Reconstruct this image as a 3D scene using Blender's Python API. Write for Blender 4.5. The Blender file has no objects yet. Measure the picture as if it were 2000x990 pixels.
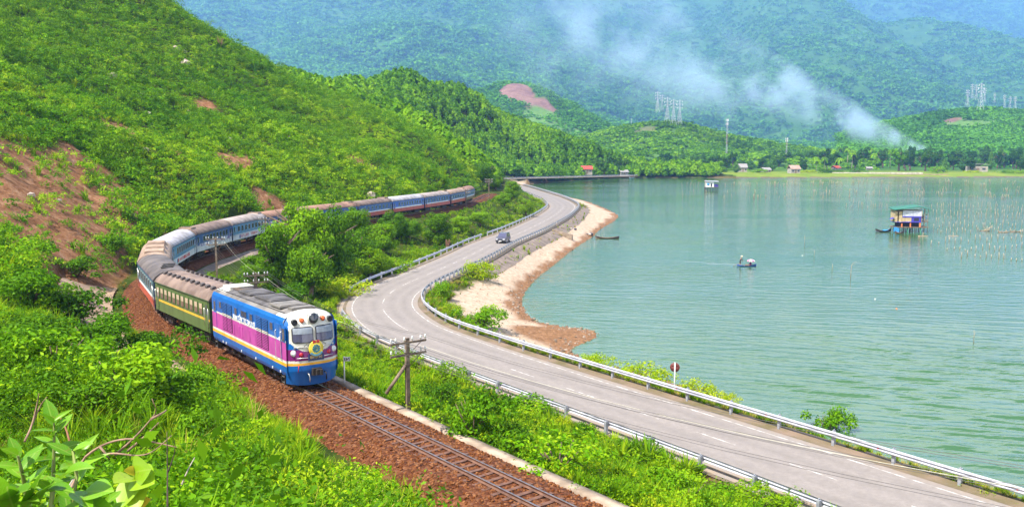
import bpy, math, random
import numpy as np
from mathutils import Vector, Matrix, noise as mnoise
S = bpy.context.scene
C = S.collection
R_ = math.radians
random.seed(7)
rng = np.random.default_rng(7)

# ------------------------------------------------------------------ camera, sky, sun, exposure
F, YH, CH = 1750.0, 285.0, 21.5           # focal length and horizon in photo pixels, camera height over the water
PITCH = math.atan((495 - YH) / F)
cam_d = bpy.data.cameras.new('camera'); cam = bpy.data.objects.new('camera', cam_d); C.objects.link(cam)
cam.location = (0, 0, CH); cam.rotation_euler = (math.pi / 2 - PITCH, 0, 0)
cam_d.sensor_width = 36; cam_d.lens = 36 * F / 2000; cam_d.clip_start = .1; cam_d.clip_end = 30000
S.camera = cam

SUN_EL, SUN_AZ = R_(57), math.atan2(-.80, -.60)     # azimuth of the sun from +Y towards +X
sdir = Vector((math.sin(SUN_AZ) * math.cos(SUN_EL), math.cos(SUN_AZ) * math.cos(SUN_EL), math.sin(SUN_EL)))
W = bpy.data.worlds.new('World'); S.world = W; W.use_nodes = True
wn = W.node_tree.nodes; wl = W.node_tree.links
sky = wn.new('ShaderNodeTexSky'); sky.sky_type = 'NISHITA'; sky.sun_disc = False
sky.sun_elevation = SUN_EL; sky.sun_rotation = SUN_AZ; sky.altitude = 20; sky.dust_density = 1.2; sky.air_density = 1.0
# unseen clouds, added and offset to whiten the sky mirrored in the near water
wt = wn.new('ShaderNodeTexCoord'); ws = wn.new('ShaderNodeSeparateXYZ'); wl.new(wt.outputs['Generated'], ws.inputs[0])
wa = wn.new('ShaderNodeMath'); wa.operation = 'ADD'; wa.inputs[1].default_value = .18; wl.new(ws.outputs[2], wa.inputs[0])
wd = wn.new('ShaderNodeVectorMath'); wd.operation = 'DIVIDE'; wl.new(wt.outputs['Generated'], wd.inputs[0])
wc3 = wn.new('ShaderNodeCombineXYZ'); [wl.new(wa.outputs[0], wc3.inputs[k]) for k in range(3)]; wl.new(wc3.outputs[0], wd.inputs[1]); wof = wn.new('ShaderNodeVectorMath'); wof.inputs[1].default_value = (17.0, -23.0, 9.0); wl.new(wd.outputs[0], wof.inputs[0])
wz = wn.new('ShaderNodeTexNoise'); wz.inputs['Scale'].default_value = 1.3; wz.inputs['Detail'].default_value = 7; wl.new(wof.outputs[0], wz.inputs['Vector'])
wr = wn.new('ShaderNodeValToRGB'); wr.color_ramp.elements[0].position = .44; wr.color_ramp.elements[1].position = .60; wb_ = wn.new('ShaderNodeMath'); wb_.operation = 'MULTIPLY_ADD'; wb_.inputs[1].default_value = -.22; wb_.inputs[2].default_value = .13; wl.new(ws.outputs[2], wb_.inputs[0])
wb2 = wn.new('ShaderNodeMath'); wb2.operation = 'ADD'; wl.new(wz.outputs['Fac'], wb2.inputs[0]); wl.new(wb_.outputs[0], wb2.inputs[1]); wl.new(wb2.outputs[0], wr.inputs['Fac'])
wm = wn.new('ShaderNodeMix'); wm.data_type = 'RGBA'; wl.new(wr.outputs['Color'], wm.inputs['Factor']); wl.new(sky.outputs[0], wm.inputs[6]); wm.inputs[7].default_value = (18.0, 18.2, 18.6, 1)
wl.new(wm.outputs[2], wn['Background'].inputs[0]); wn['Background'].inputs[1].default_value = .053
sl = bpy.data.lights.new('sun', 'SUN'); sun = bpy.data.objects.new('sun', sl); C.objects.link(sun)
sl.energy = 5.0; sl.angle = R_(.53); sl.color = (1, .95, .86)
sun.rotation_euler = sdir.to_track_quat('Z', 'Y').to_euler()
S.view_settings.view_transform = 'Standard'; S.view_settings.look = 'None'
S.view_settings.exposure = 1.2; S.view_settings.gamma = 1; S.view_settings.use_curve_mapping = False
S.render.engine = 'CYCLES'
cy = S.cycles
cy.use_denoising = True; cy.max_bounces = 6; cy.diffuse_bounces = 2; cy.glossy_bounces = 2; cy.transmission_bounces = 3
cy.transparent_max_bounces = 6; cy.volume_bounces = 2; cy.caustics_reflective = False; cy.caustics_refractive = False

# ------------------------------------------------------------------ small helpers
cp, sp = math.cos(PITCH), math.sin(PITCH)
def ray(px, py):
    a, b = (px - 1000) / F, -(py - 495) / F
    return np.array([a, cp + b * sp, -sp + b * cp])
def P(px, py, z=0.0):                       # the place where the sight line of a photo pixel meets height z
    d = ray(px, py); t = (z - CH) / d[2]
    return np.array([d[0] * t, d[1] * t, z])
def PD(px, py, Y):                          # ... and where it is Y metres away
    d = ray(px, py); t = Y / d[1]
    return np.array([d[0] * t, Y, CH + d[2] * t])
def smooth(a, b, x):
    t = np.clip((x - a) / (b - a), 0, 1); return t * t * (3 - 2 * t)

def tagp(o, label=None, cat=None, group=None, kind=None):
    if label: o['label'] = label
    if cat: o['category'] = cat
    if group: o['group'] = group
    if kind: o['kind'] = kind
    return o
def thing(name, loc, label, cat, group=None, rz=0):
    o = bpy.data.objects.new(name, None); C.objects.link(o); o.empty_display_size = .3
    o.location = [float(v) for v in loc]; o.rotation_euler = (0, 0, rz)
    return tagp(o, label, cat, group)
def mesh_np(name, V, Fq, mats, smooth_=False, mi=None):
    me = bpy.data.meshes.new(name)
    V = np.asarray(V, dtype=np.float32); Fq = np.asarray(Fq, dtype=np.int32)
    n, k = Fq.shape
    me.vertices.add(len(V)); me.vertices.foreach_set('co', V.ravel())
    me.loops.add(n * k); me.loops.foreach_set('vertex_index', Fq.ravel())
    me.polygons.add(n); me.polygons.foreach_set('loop_start', np.arange(0, n * k, k, dtype=np.int32))
    if smooth_: me.polygons.foreach_set('use_smooth', np.ones(n, dtype=bool))
    if mi is not None: me.polygons.foreach_set('material_index', np.asarray(mi, dtype=np.int32))
    me.update(calc_edges=True)
    for m in (mats if isinstance(mats, (list, tuple)) else [mats]): me.materials.append(m)
    return me
def link(name, me, parent=None, loc=None, rot=None, scale=None, **kw):
    o = bpy.data.objects.new(name, me); C.objects.link(o)
    if parent is not None: o.parent = parent
    if loc is not None: o.location = [float(v) for v in loc]
    if rot is not None: o.rotation_euler = rot
    if scale is not None: o.scale = (scale,) * 3 if isinstance(scale, (int, float)) else scale
    return tagp(o, **kw)
class MB:
    """collects boxes, tubes, prisms and loose quads for ONE mesh"""
    def __init__(s): s.v = []; s.f = []; s.m = []; s.sm = []
    def poly(s, pts, m=0, sm=False):
        b = len(s.v); s.v += [tuple(map(float, p)) for p in pts]; s.f.append(tuple(range(b, b + len(pts)))); s.m.append(m); s.sm.append(sm)
    def box(s, c, d, m=0, rz=0, tilt=None):
        x, y, z = d[0] / 2, d[1] / 2, d[2] / 2
        M = Matrix.Rotation(rz, 3, 'Z')
        if tilt is not None: M = M @ Matrix.Rotation(tilt, 3, 'Y')
        b = len(s.v); cc = Vector([float(q) for q in c])
        for sx, sy, sz in ((-1,-1,-1),(1,-1,-1),(1,1,-1),(-1,1,-1),(-1,-1,1),(1,-1,1),(1,1,1),(-1,1,1)):
            s.v.append(tuple(M @ Vector((sx * x, sy * y, sz * z)) + cc))
        for f in ((0,3,2,1),(4,5,6,7),(0,1,5,4),(1,2,6,5),(2,3,7,6),(3,0,4,7)):
            s.f.append(tuple(b + i for i in f)); s.m.append(m); s.sm.append(False)
        return s
    def tube(s, pts, r, n=6, m=0, cap=True):
        pts = [Vector([float(q) for q in p]) for p in pts]; rs = r if isinstance(r, (list, tuple)) else [r] * len(pts)
        b = len(s.v); up = None
        for i, p in enumerate(pts):
            t = (pts[min(i + 1, len(pts) - 1)] - pts[max(i - 1, 0)]).normalized()
            if up is None:
                up = Vector((0, 0, 1)) if abs(t.z) < .9 else Vector((1, 0, 0))
            u = t.cross(up).normalized(); w = u.cross(t).normalized()
            for k in range(n):
                a = 2 * math.pi * k / n
                s.v.append(tuple(p + (u * math.cos(a) + w * math.sin(a)) * rs[i]))
        for i in range(len(pts) - 1):
            for k in range(n):
                k2 = (k + 1) % n
                s.f.append((b + i * n + k, b + i * n + k2, b + (i + 1) * n + k2, b + (i + 1) * n + k)); s.m.append(m); s.sm.append(n > 4)
        if cap:
            s.f.append(tuple(b + k for k in reversed(range(n)))); s.m.append(m); s.sm.append(False)
            e = b + (len(pts) - 1) * n
            s.f.append(tuple(e + k for k in range(n))); s.m.append(m); s.sm.append(False)
        return s
    def loft(s, rings, m=0, closed=True, cap=True, sm=False, mf=None):
        b = len(s.v); n = len(rings[0])
        for r in rings: s.v += [tuple(map(float, p)) for p in r]
        for i in range(len(rings) - 1):
            for k in range(n if closed else n - 1):
                k2 = (k + 1) % n
                s.f.append((b + i * n + k, b + i * n + k2, b + (i + 1) * n + k2, b + (i + 1) * n + k))
                s.m.append(mf(i, k) if mf else m); s.sm.append(sm)
        if cap:
            s.f.append(tuple(b + k for k in reversed(range(n)))); s.m.append(m); s.sm.append(False)
            e = b + (len(rings) - 1) * n
            s.f.append(tuple(e + k for k in range(n))); s.m.append(m); s.sm.append(False)
        return s
    def lathe(s, prof, n=10, m=0, c=(0, 0, 0), axis='Z'):
        rings = []
        for r, h in prof:
            rg = []
            for k in range(n):
                a = 2 * math.pi * k / n
                q = (r * math.cos(a), r * math.sin(a), h)
                if axis == 'X': q = (h, r * math.cos(a), r * math.sin(a))
                if axis == 'Y': q = (r * math.sin(a), h, r * math.cos(a))
                rg.append((q[0] + c[0], q[1] + c[1], q[2] + c[2]))
            rings.append(rg)
        return s.loft(rings, m=m, sm=True)
    def mesh(s, name, mats):
        me = bpy.data.meshes.new(name); me.from_pydata(s.v, [], s.f)
        me.polygons.foreach_set('material_index', s.m); me.polygons.foreach_set('use_smooth', s.sm)
        for mt in (mats if isinstance(mats, (list, tuple)) else [mats]): me.materials.append(mt)
        me.update(); return me
    def build(s, name, mats, parent=None, **kw):
        return link(name, s.mesh(name, mats), parent, **kw)

# ------------------------------------------------------------------ materials
def mk(name):
    m = bpy.data.materials.new(name); m.use_nodes = True
    return m, m.node_tree.nodes, m.node_tree.links, m.node_tree.nodes['Principled BSDF']
def rgb(c): return (c[0], c[1], c[2], 1)
def mat(name, col, col2=None, scale=4.0, rough=.6, metal=0.0, bump=0.0, bscale=None, spec=.5, detail=5, thr=(.35, .65), coat=0.0):
    m, n, l, b = mk(name)
    b.inputs['Roughness'].default_value = rough; b.inputs['Metallic'].default_value = metal
    b.inputs['Specular IOR Level'].default_value = spec
    if coat: b.inputs['Coat Weight'].default_value = coat
    tc = n.new('ShaderNodeTexCoord')
    if col2 is None: col2 = tuple(c * .72 for c in col)
    nt = n.new('ShaderNodeTexNoise'); nt.inputs['Scale'].default_value = scale; nt.inputs['Detail'].default_value = detail
    l.new(tc.outputs['Object'], nt.inputs['Vector'])
    cr = n.new('ShaderNodeValToRGB'); cr.color_ramp.elements[0].position = thr[0]; cr.color_ramp.elements[1].position = thr[1]
    cr.color_ramp.elements[0].color = rgb(col2); cr.color_ramp.elements[1].color = rgb(col)
    l.new(nt.outputs['Fac'], cr.inputs['Fac']); l.new(cr.outputs['Color'], b.inputs['Base Color'])
    if bump:
        nb = n.new('ShaderNodeTexNoise'); nb.inputs['Scale'].default_value = bscale or scale * 4; nb.inputs['Detail'].default_value = 4
        l.new(tc.outputs['Object'], nb.inputs['Vector'])
        bp = n.new('ShaderNodeBump'); bp.inputs['Strength'].default_value = bump; bp.inputs['Distance'].default_value = .05
        l.new(nb.outputs['Fac'], bp.inputs['Height']); l.new(bp.outputs['Normal'], b.inputs['Normal'])
    return m
def leaf_mat(name, c1, c2, c3, trans=.35, rough=.45, patch=None):
    """leaves: colour differs from plant to plant, from leaf to leaf and in wide patches over the ground"""
    m, n, l, b = mk(name)
    b.inputs['Roughness'].default_value = rough; b.inputs['Specular IOR Level'].default_value = .04
    oi = n.new('ShaderNodeObjectInfo'); ge = n.new('ShaderNodeNewGeometry')
    ad = n.new('ShaderNodeMath'); ad.operation = 'MULTIPLY_ADD'; ad.inputs[1].default_value = .5
    l.new(ge.outputs['Random Per Island'], ad.inputs[0])
    h = n.new('ShaderNodeMath'); h.operation = 'MULTIPLY'; h.inputs[1].default_value = .5
    l.new(oi.outputs['Random'], h.inputs[0]); l.new(h.outputs[0], ad.inputs[2])
    fac = ad.outputs[0]
    if patch:
        nt = n.new('ShaderNodeTexNoise'); nt.inputs['Scale'].default_value = patch; nt.inputs['Detail'].default_value = 3
        l.new(ge.outputs['Position'], nt.inputs['Vector'])
        mx = n.new('ShaderNodeMath'); mx.operation = 'MULTIPLY_ADD'; mx.inputs[1].default_value = 1.7; mx.inputs[2].default_value = -.85
        l.new(nt.outputs['Fac'], mx.inputs[0])
        a2 = n.new('ShaderNodeMath'); a2.operation = 'ADD'; a2.use_clamp = True
        l.new(fac, a2.inputs[0]); l.new(mx.outputs[0], a2.inputs[1]); fac = a2.outputs[0]
    cr = n.new('ShaderNodeValToRGB'); e = cr.color_ramp.elements
    e[0].position = .1; e[0].color = rgb(c1); e[1].position = .9; e[1].color = rgb(c3)
    k = e.new(.5); k.color = rgb(c2)
    l.new(fac, cr.inputs['Fac']); l.new(cr.outputs['Color'], b.inputs['Base Color'])
    tr = n.new('ShaderNodeBsdfTranslucent'); l.new(cr.outputs['Color'], tr.inputs['Color'])
    ms = n.new('ShaderNodeMixShader'); ms.inputs[0].default_value = trans
    l.new(b.outputs[0], ms.inputs[1]); l.new(tr.outputs[0], ms.inputs[2])
    l.new(ms.outputs[0], n['Material Output'].inputs['Surface'])
    return m
# ------------------------------------------------------------------ the lines everything is laid along
def spline(pts, step):
    pts = [np.array(p, float) for p in pts]
    pp = [2 * pts[0] - pts[1]] + pts + [2 * pts[-1] - pts[-2]]
    out = []
    for i in range(1, len(pp) - 2):
        p0, p1, p2, p3 = pp[i - 1:i + 3]
        d = lambda a, b: max(np.linalg.norm(b - a), 1e-6) ** .5
        t0 = 0; t1 = d(p0, p1); t2 = t1 + d(p1, p2); t3 = t2 + d(p2, p3)
        for t in np.linspace(t1, t2, 24, endpoint=False):
            A1 = (t1 - t) / (t1 - t0) * p0 + (t - t0) / (t1 - t0) * p1
            A2 = (t2 - t) / (t2 - t1) * p1 + (t - t1) / (t2 - t1) * p2
            A3 = (t3 - t) / (t3 - t2) * p2 + (t - t2) / (t3 - t2) * p3
            B1 = (t2 - t) / (t2 - t0) * A1 + (t - t0) / (t2 - t0) * A2
            B2 = (t3 - t) / (t3 - t1) * A2 + (t - t1) / (t3 - t1) * A3
            out.append((t2 - t) / (t2 - t1) * B1 + (t - t1) / (t2 - t1) * B2)
    out.append(pts[-1]); out = np.array(out)
    s = np.concatenate([[0], np.cumsum(np.linalg.norm(np.diff(out, axis=0), axis=1))])
    n = max(2, int(round(s[-1] / step)) + 1); q = np.linspace(0, s[-1], n)
    return np.stack([np.interp(q, s, out[:, k]) for k in range(out.shape[1])], 1)
class Line:
    def __init__(s, pts, step=1.0, win=0):
        s.p = spline(pts, step)
        if win:
            for _ in range(win):
                q = s.p.copy(); q[1:-1] = (s.p[:-2] + 2 * s.p[1:-1] + s.p[2:]) / 4; s.p = q
        s.s = np.concatenate([[0], np.cumsum(np.linalg.norm(np.diff(s.p[:, :2], axis=0), axis=1))])
        s.L = s.s[-1]
        t = np.gradient(s.p[:, :2], axis=0); s.t = t / np.linalg.norm(t, axis=1)[:, None]
    def at(s, d, off=0.0):                  # point at arc length d, off metres to the right of the direction of travel
        x, y, z = (np.interp(d, s.s, s.p[:, k]) for k in range(3))
        tx, ty = np.interp(d, s.s, s.t[:, 0]), np.interp(d, s.s, s.t[:, 1]); n = math.hypot(tx, ty); tx /= n; ty /= n
        return np.array([x + ty * off, y - tx * off, z])
    def head(s, d):
        return math.atan2(np.interp(d, s.s, s.t[:, 1]), np.interp(d, s.s, s.t[:, 0]))
    def near(s, q):                         # arc length of the nearest point
        return s.s[np.argmin(((s.p[:, :2] - np.asarray(q)[:2]) ** 2).sum(1))]
    def dist(s, X, Y, sub=2):               # signed distance (right of travel positive), height and arc length of the nearest point
        p = s.p[::sub]; t = s.t[::sub]; n = X.size
        D = np.empty(n); Z = np.empty(n); A = np.empty(n); xf, yf = X.ravel(), Y.ravel()
        for i in range(0, n, 20000):
            dx = xf[i:i + 20000, None] - p[None, :, 0]; dy = yf[i:i + 20000, None] - p[None, :, 1]
            d2 = dx * dx + dy * dy; k = d2.argmin(1); r = np.arange(len(k))
            cr = dx[r, k] * t[k, 1] - dy[r, k] * t[k, 0]
            D[i:i + 20000] = np.sqrt(d2[r, k]) * np.where(cr >= 0, 1, -1); Z[i:i + 20000] = p[k, 2]; A[i:i + 20000] = s.s[::sub][k]
        return D.reshape(X.shape), Z.reshape(X.shape), A.reshape(X.shape)

# the railway, from behind the camera's right-hand side round the bend to the far cove (height of the rail tops)
ZN, ZF = 8.6, 7.7
tpx = [(1090,989,ZN),(904,900,ZN),(750,825,ZN),(612,757,ZN),(455,675,8.35),(341,625,8.0),(304,578,7.8),(304,548,ZF),(335,522,ZF),(378,503,ZF),(433,486,ZF),
       (506,465,ZF),(590,450,ZF),(686,437,ZF),(760,424,ZF),(820,415,ZF),(868,407,ZF),(898,400,ZF),(920,392,ZF)]
tp = [P(*q) for q in tpx]
d0 = (tp[0] - tp[3]); d0 /= np.linalg.norm(d0)
tp = [tp[0] + d0 * 40, tp[0] + d0 * 18] + tp + [np.array(q, float) for q in ((-8.5,240,ZF),(-6.5,262,ZF),(-3,300,ZF),(-1.5,340,ZF),(-3,380,ZF),(-8,420,ZF),(-15,455,ZF),(-19,485,6.8),(-14,508,5.6),(8,524,4.6),(40,540,3.6),(75,556,2.9),(130,566,2.3))]
TR = Line(tp, .5, win=60)
ZR = 3.1
rpx = [(1604,926.5),(1557,909),(1422,864),(1379,849),(1254,807),(1129,765),(1023,729),(930,697),(860,671),(795,645),(757,617),(746,600),(750,584),(767,568),(793,554),
       (838,535),(884,515),(922,497),(960,477),(1020,453),(1045,441),(1074,426),(1095,411),(1100,402),(1080,389),(1036,373.5),(1004,363.5),(972,355.5),(966,351.5),(985,349.5),(1040,347.8),(1100,346.4),(1196,344.3),(1300,343)]
rp = [P(x, y, ZR) for x, y in rpx]
d0 = rp[0] - rp[6]; d0 /= np.linalg.norm(d0)
rp = [rp[0] + d0 * 60, rp[0] + d0 * 25] + rp
RD = Line(rp, .6, win=25)
spx = [(1196,348.5),(1130,352),(1080,355.5),(1030,360),(1017,364.5),(1050,371),(1100,382),(1150,394.5),(1175,404),(1208,421),(1203,430),(1175,447),(1155,465),(1120,488),(1085,516),(1052,542),(1030,566),
       (1022,590),(1033,614),(1058,630),(1110,638),(1160,645),(1172,654),(1150,668),(1115,684),(1160,705),(1240,727),(1330,752),(1420,783),(1520,818),(1620,858),(1720,893),(1820,925)]
shp = [P(x, y, 0) for x, y in spx]
d1 = shp[-1] - shp[-4]; d1 /= np.linalg.norm(d1)
shp = [P(2300,346,0), P(2000,346,0), P(1700,347,0), P(1500,347.5,0), P(1300,347.5,0)] + shp + [shp[-1] + d1 * 30, shp[-1] + d1 * 70]
SH = Line(shp, .8, win=2)                    # land lies to the right of travel ... water to the left

def inpoly(X, Y, poly):
    r = np.zeros(X.shape, bool); j = len(poly) - 1
    for i in range(len(poly)):
        xi, yi = poly[i][:2]; xj, yj = poly[j][:2]
        if yi != yj:
            r ^= ((yi > Y) != (yj > Y)) & (X < (xj - xi) * (Y - yi) / (yj - yi) + xi)
        j = i
    return r
waterpoly = [tuple(p[:2]) for p in SH.p[::2]] + [(400, -60), (1200, 200), (1200, 600)]

def tps_fit(pts, lam=1e-3):
    pts = np.array(pts, float); n = len(pts); xy = pts[:, :2] / 100
    d = np.linalg.norm(xy[:, None] - xy[None], axis=2); K = np.where(d > 0, d * d * np.log(d + 1e-12), 0) + lam * np.eye(n)
    A = np.zeros((n + 3, n + 3)); A[:n, :n] = K; A[:n, n] = 1; A[:n, n + 1:] = xy; A[n, :n] = 1; A[n + 1:, :n] = xy.T
    w = np.linalg.solve(A, np.concatenate([pts[:, 2], [0, 0, 0]])); return xy, w
def tps(fit, X, Y):
    xy, w = fit; n = len(xy); xf = X.ravel() / 100; yf = Y.ravel() / 100; out = np.empty(xf.size)
    for i in range(0, xf.size, 20000):
        a, b = xf[i:i + 20000], yf[i:i + 20000]
        d2 = (a[:, None] - xy[:, 0]) ** 2 + (b[:, None] - xy[:, 1]) ** 2
        out[i:i + 20000] = (.5 * d2 * np.log(d2 + 1e-12)) @ w[:n] + w[n] + w[n + 1] * a + w[n + 2] * b
    return out.reshape(X.shape)
# cheap fractal noise on numpy arrays
_pt = rng.permutation(256); _pt = np.concatenate([_pt, _pt]); _gr = rng.uniform(-1, 1, 256)
def vnoise(x, y):
    xi = np.floor(x).astype(int); yi = np.floor(y).astype(int); u = x - xi; v = y - yi
    u = u * u * (3 - 2 * u); v = v * v * (3 - 2 * v)
    g = lambda i, j: _gr[_pt[(_pt[i & 255] + j) & 255]]
    return (g(xi, yi) * (1 - u) + g(xi + 1, yi) * u) * (1 - v) + (g(xi, yi + 1) * (1 - u) + g(xi + 1, yi + 1) * u) * v
def fbm(x, y, o=4):
    s = 0; a = 1
    for k in range(o): s = s + a * vnoise(x + 17 * k, y - 31 * k); x = x * 2; y = y * 2; a *= .5
    return s

hp = [(0,480,78),(0,400,92),(0,270,112),(0,150,140),(0,0,185),(0,-150,240),(-300,270,95),(-300,0,150),(-300,480,65),(-300,-200,230),(150,430,100),(150,270,135),(150,100,185),(150,0,215),(150,-90,250),
      (320,440,112),(300,270,160),(300,120,205),(290,-2,240),(420,300,165),(450,380,140),(450,200,205),(400,84,235),(520,141,250),(600,370,170),(600,260,215),(640,200,262),(750,365,190),(750,300,225),(760,236,280),
      (870,345,225),(870,288,290),(905,335,262),(560,172,360),(700,182,440),(850,192,510),(950,230,560),(1050,268,600),(1150,302,620),(1230,329,640),(800,285,400),(870,312,430),(950,305,530),(1000,333,555),(1100,334,570),
      (700,214,345),(200,640,62),(100,560,66),(60,640,48),(150,760,40),(-200,640,45)]
hpts = [PD(*q) for q in hp]
hpts += [(-140,330,42),(-110,330,40),(-190,300,60),(-150,420,30),(-110,470,34),(-90,560,34),(-50,640,34),(0,700,24),(60,740,10),(120,740,4),(130,640,3),(-260,330,60),(-200,200,82),(-170,120,72),(-150,60,58),(-110,20,44)]
# the camera's own spur of the hillside
hpts += [(0,0,18.9),(-6,3,17.6),(-10,-8,22),(-30,-10,28),(-3,9,15.2),(4,6,15.4),(-12,16,13.8),(-22,24,13.0),(-35,30,15),(-50,40,19),(-60,10,32),(6,14,11.0),(0,22,10.6),(-8,30,10.3),(-14,40,9.9),(-60,-40,40),(-80,40,34),(10,0,16.5),(20,-20,18)]
for d in np.arange(0, TR.L, 12.0):
    a = TR.at(d, -5.0); hpts.append((a[0], a[1], a[2] + .1))
HF = tps_fit(hpts)
SN0 = TR.near(P(612, 757, ZN))
def ground(X, Y, detail=True):
    """height of the near land, and the masks for its surface"""
    X = np.asarray(X, float); Y = np.asarray(Y, float)
    dT, zT, aT = TR.dist(X, Y); dR, zR, aR = RD.dist(X, Y); dS, _, aS = SH.dist(X, Y)
    wet = inpoly(X, Y, waterpoly); dS = np.abs(dS)
    # travel of the railway runs away from the camera, so the lake side is on its right; the same for the road
    hill = tps(HF, X, Y)
    bench = zT - .62
    left = bench * (1 - smooth(3.2, 6.5, -dT)) + np.maximum(hill, zT - .8) * smooth(3.2, 6.5, -dT)
    a = np.maximum(dT - 3.0, 0); b = np.maximum(-dR - 5.3, 0); t = a / (a + b + 1e-6)
    t2 = np.clip(t * 1.15, 0, 1); mid = bench * (1 - t2) + (ZR - .12) * t2
    mid = np.where(b <= 0, ZR - .12, mid)
    c = np.maximum(dR - 5.2, 0); e = c / (c + np.maximum(dS, 1e-3) + 1e-6)
    shore = (ZR - .12) * (1 - e) ** 1.15 + .02
    far = smooth(480, 530, Y) * smooth(20, 60, X)
    land = np.where(dT < 0, left, np.where(dR < 0, mid, shore))
    lake = -np.minimum(dS * .35, 2.5) - .05
    z = np.where(wet, lake, land)
    n = fbm(X * .25, Y * .25, 3) * .30 + fbm(X * .06, Y * .06, 3) * .55
    rough = np.where(dT < 0, smooth(5, 14, -dT) * 1.7, np.where(dR < 0, smooth(.02, .3, t) * smooth(0, 1.5, b) * .8, smooth(1, 5, c) * smooth(0, 3, dS) * .35))
    z = z + np.where(wet, 0, n * rough)
    z = np.where((Y > 490) & ~wet & (X > -5) & (np.abs(dR) > 6.5), np.minimum(z, .1 + dS * .22 + np.maximum(dS - 14, 0) * 1.1), z)
    inap = smooth(SN0 + 6, SN0 + 10, aT) * smooth(SN0 + 54, SN0 + 50, aT) * smooth(3.4, 3.8, -dT) * smooth(9.2, 8.4, -dT)
    apz = zT - .95 + np.clip((-dT - 4.3) / 3.6, 0, 1) * 2.0
    z = np.where(inap > 0, z * (1 - inap) + np.minimum(z, apz) * inap, z)
    return z, dict(dT=dT, dR=dR, dS=dS, wet=wet, t=t, e=e, zT=zT, aR=aR, aT=aT, c=c, b=b)
def gz(x, y):
    return float(ground(np.array([x]), np.array([y]))[0][0])

# ---- polar sheet: cells of about the same size in the picture
def polar(az0, az1, na, r0, r1, nr):
    az = np.linspace(R_(az0), R_(az1), na); r = np.exp(np.linspace(math.log(r0), math.log(r1), nr))
    A, Rr = np.meshgrid(az, r); return Rr * np.sin(A), Rr * np.cos(A)
def grid_faces(nr, na):
    i = np.arange(nr * na).reshape(nr, na)
    return np.stack([i[:-1, :-1].ravel(), i[:-1, 1:].ravel(), i[1:, 1:].ravel(), i[1:, :-1].ravel()], 1)
def sheet(name, X, Y, Z, m, cols=None, keep=None):
    Fq = grid_faces(*X.shape)
    if keep is not None: Fq = Fq[keep.ravel()[Fq].any(1)]
    me = mesh_np(name, np.stack([X.ravel(), Y.ravel(), Z.ravel()], 1), Fq, m, True)
    if cols is not None:
        ca = me.color_attributes.new('mask', 'FLOAT_COLOR', 'POINT')
        ca.data.foreach_set('color', np.concatenate([cols.reshape(-1, 3), np.ones((cols.size // 3, 1))], 1).astype(np.float32).ravel())
    return link(name, me, kind='structure')

# the bare patches of the hillside: photo place, depth, half-size
soil_px = [(60,330,105,11,9),(20,300,108,10,7),(150,350,115,7,5),(240,400,118,5,3),(30,440,84,8,5),(120,380,102,8,6),(130,310,120,6,4),(60,430,88,8,5),(200,430,105,5,4),(230,270,150,4,2),(280,300,150,3.5,2),(40,370,95,9,6),(180,340,120,5,4),(360,345,150,3,2),
           (450,320,165,4,2.5),(480,350,165,4,2.5),(520,395,155,4,1.6),(400,240,195,2.5,2),(90,480,75,5,3),(160,470,88,4,3),(700,345,200,5,2),(860,330,240,4,2)]
soil_w = [(PD(x, y, d)[0], PD(x, y, d)[1], a, b) for x, y, d, a, b in soil_px]
def soil_mask(X, Y):
    s = np.zeros(X.shape)
    for x, y, a, b in soil_w: s = np.maximum(s, np.exp(-(((X - x) / a) ** 2 + ((Y - y) / (a + b)) ** 2)))
    n = fbm(X * .18 + 5, Y * .18, 4)
    return smooth(.42, .75, s * 1.15 + n * .30)
GX, GY = polar(-58, 46, 560, 1.2, 640, 470)
GZ, GI = ground(GX, GY)
soil = soil_mask(GX, GY) * (GI['dT'] < -4)
brown = smooth(.05, .5, fbm(GX * .09 + 40, GY * .09, 4)) * .8
dirt_edge = np.clip(1 - np.abs(np.abs(GI['dR']) - 4.9) / 1.0, 0, 1)
midreach = smooth(85, 92, GY)
pale = (GI['dR'] > 5) * (~GI['wet']) * smooth(.18, .28, GI['e'] + .08 * fbm(GX * .3, GY * .3, 3) + .12 * (GY > 470)) * smooth(62, 74, GY)
mud = np.where(GI['dR'] > 5, smooth(.72, .86, GI['e'] + .10 * fbm(GX * .4, GY * .4, 3)), 0) * (GY > 50)
spit = np.exp(-(((GX - P(1090,660)[0]) / 5.5) ** 2 + ((GY - P(1090,660)[1]) / 5.5) ** 2))
mud = np.maximum(mud, smooth(.3, .5, spit)) * (GI['dR'] > 5.0)
mud = np.where(GI['wet'], .8, mud)
mud = np.where((GY > 470) & ~GI['wet'], mud * .25, mud)
cols = np.stack([np.clip(np.maximum(soil, dirt_edge * .7), 0, 1), np.clip(pale, 0, 1), np.clip(mud, 0, 1)], -1)

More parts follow.
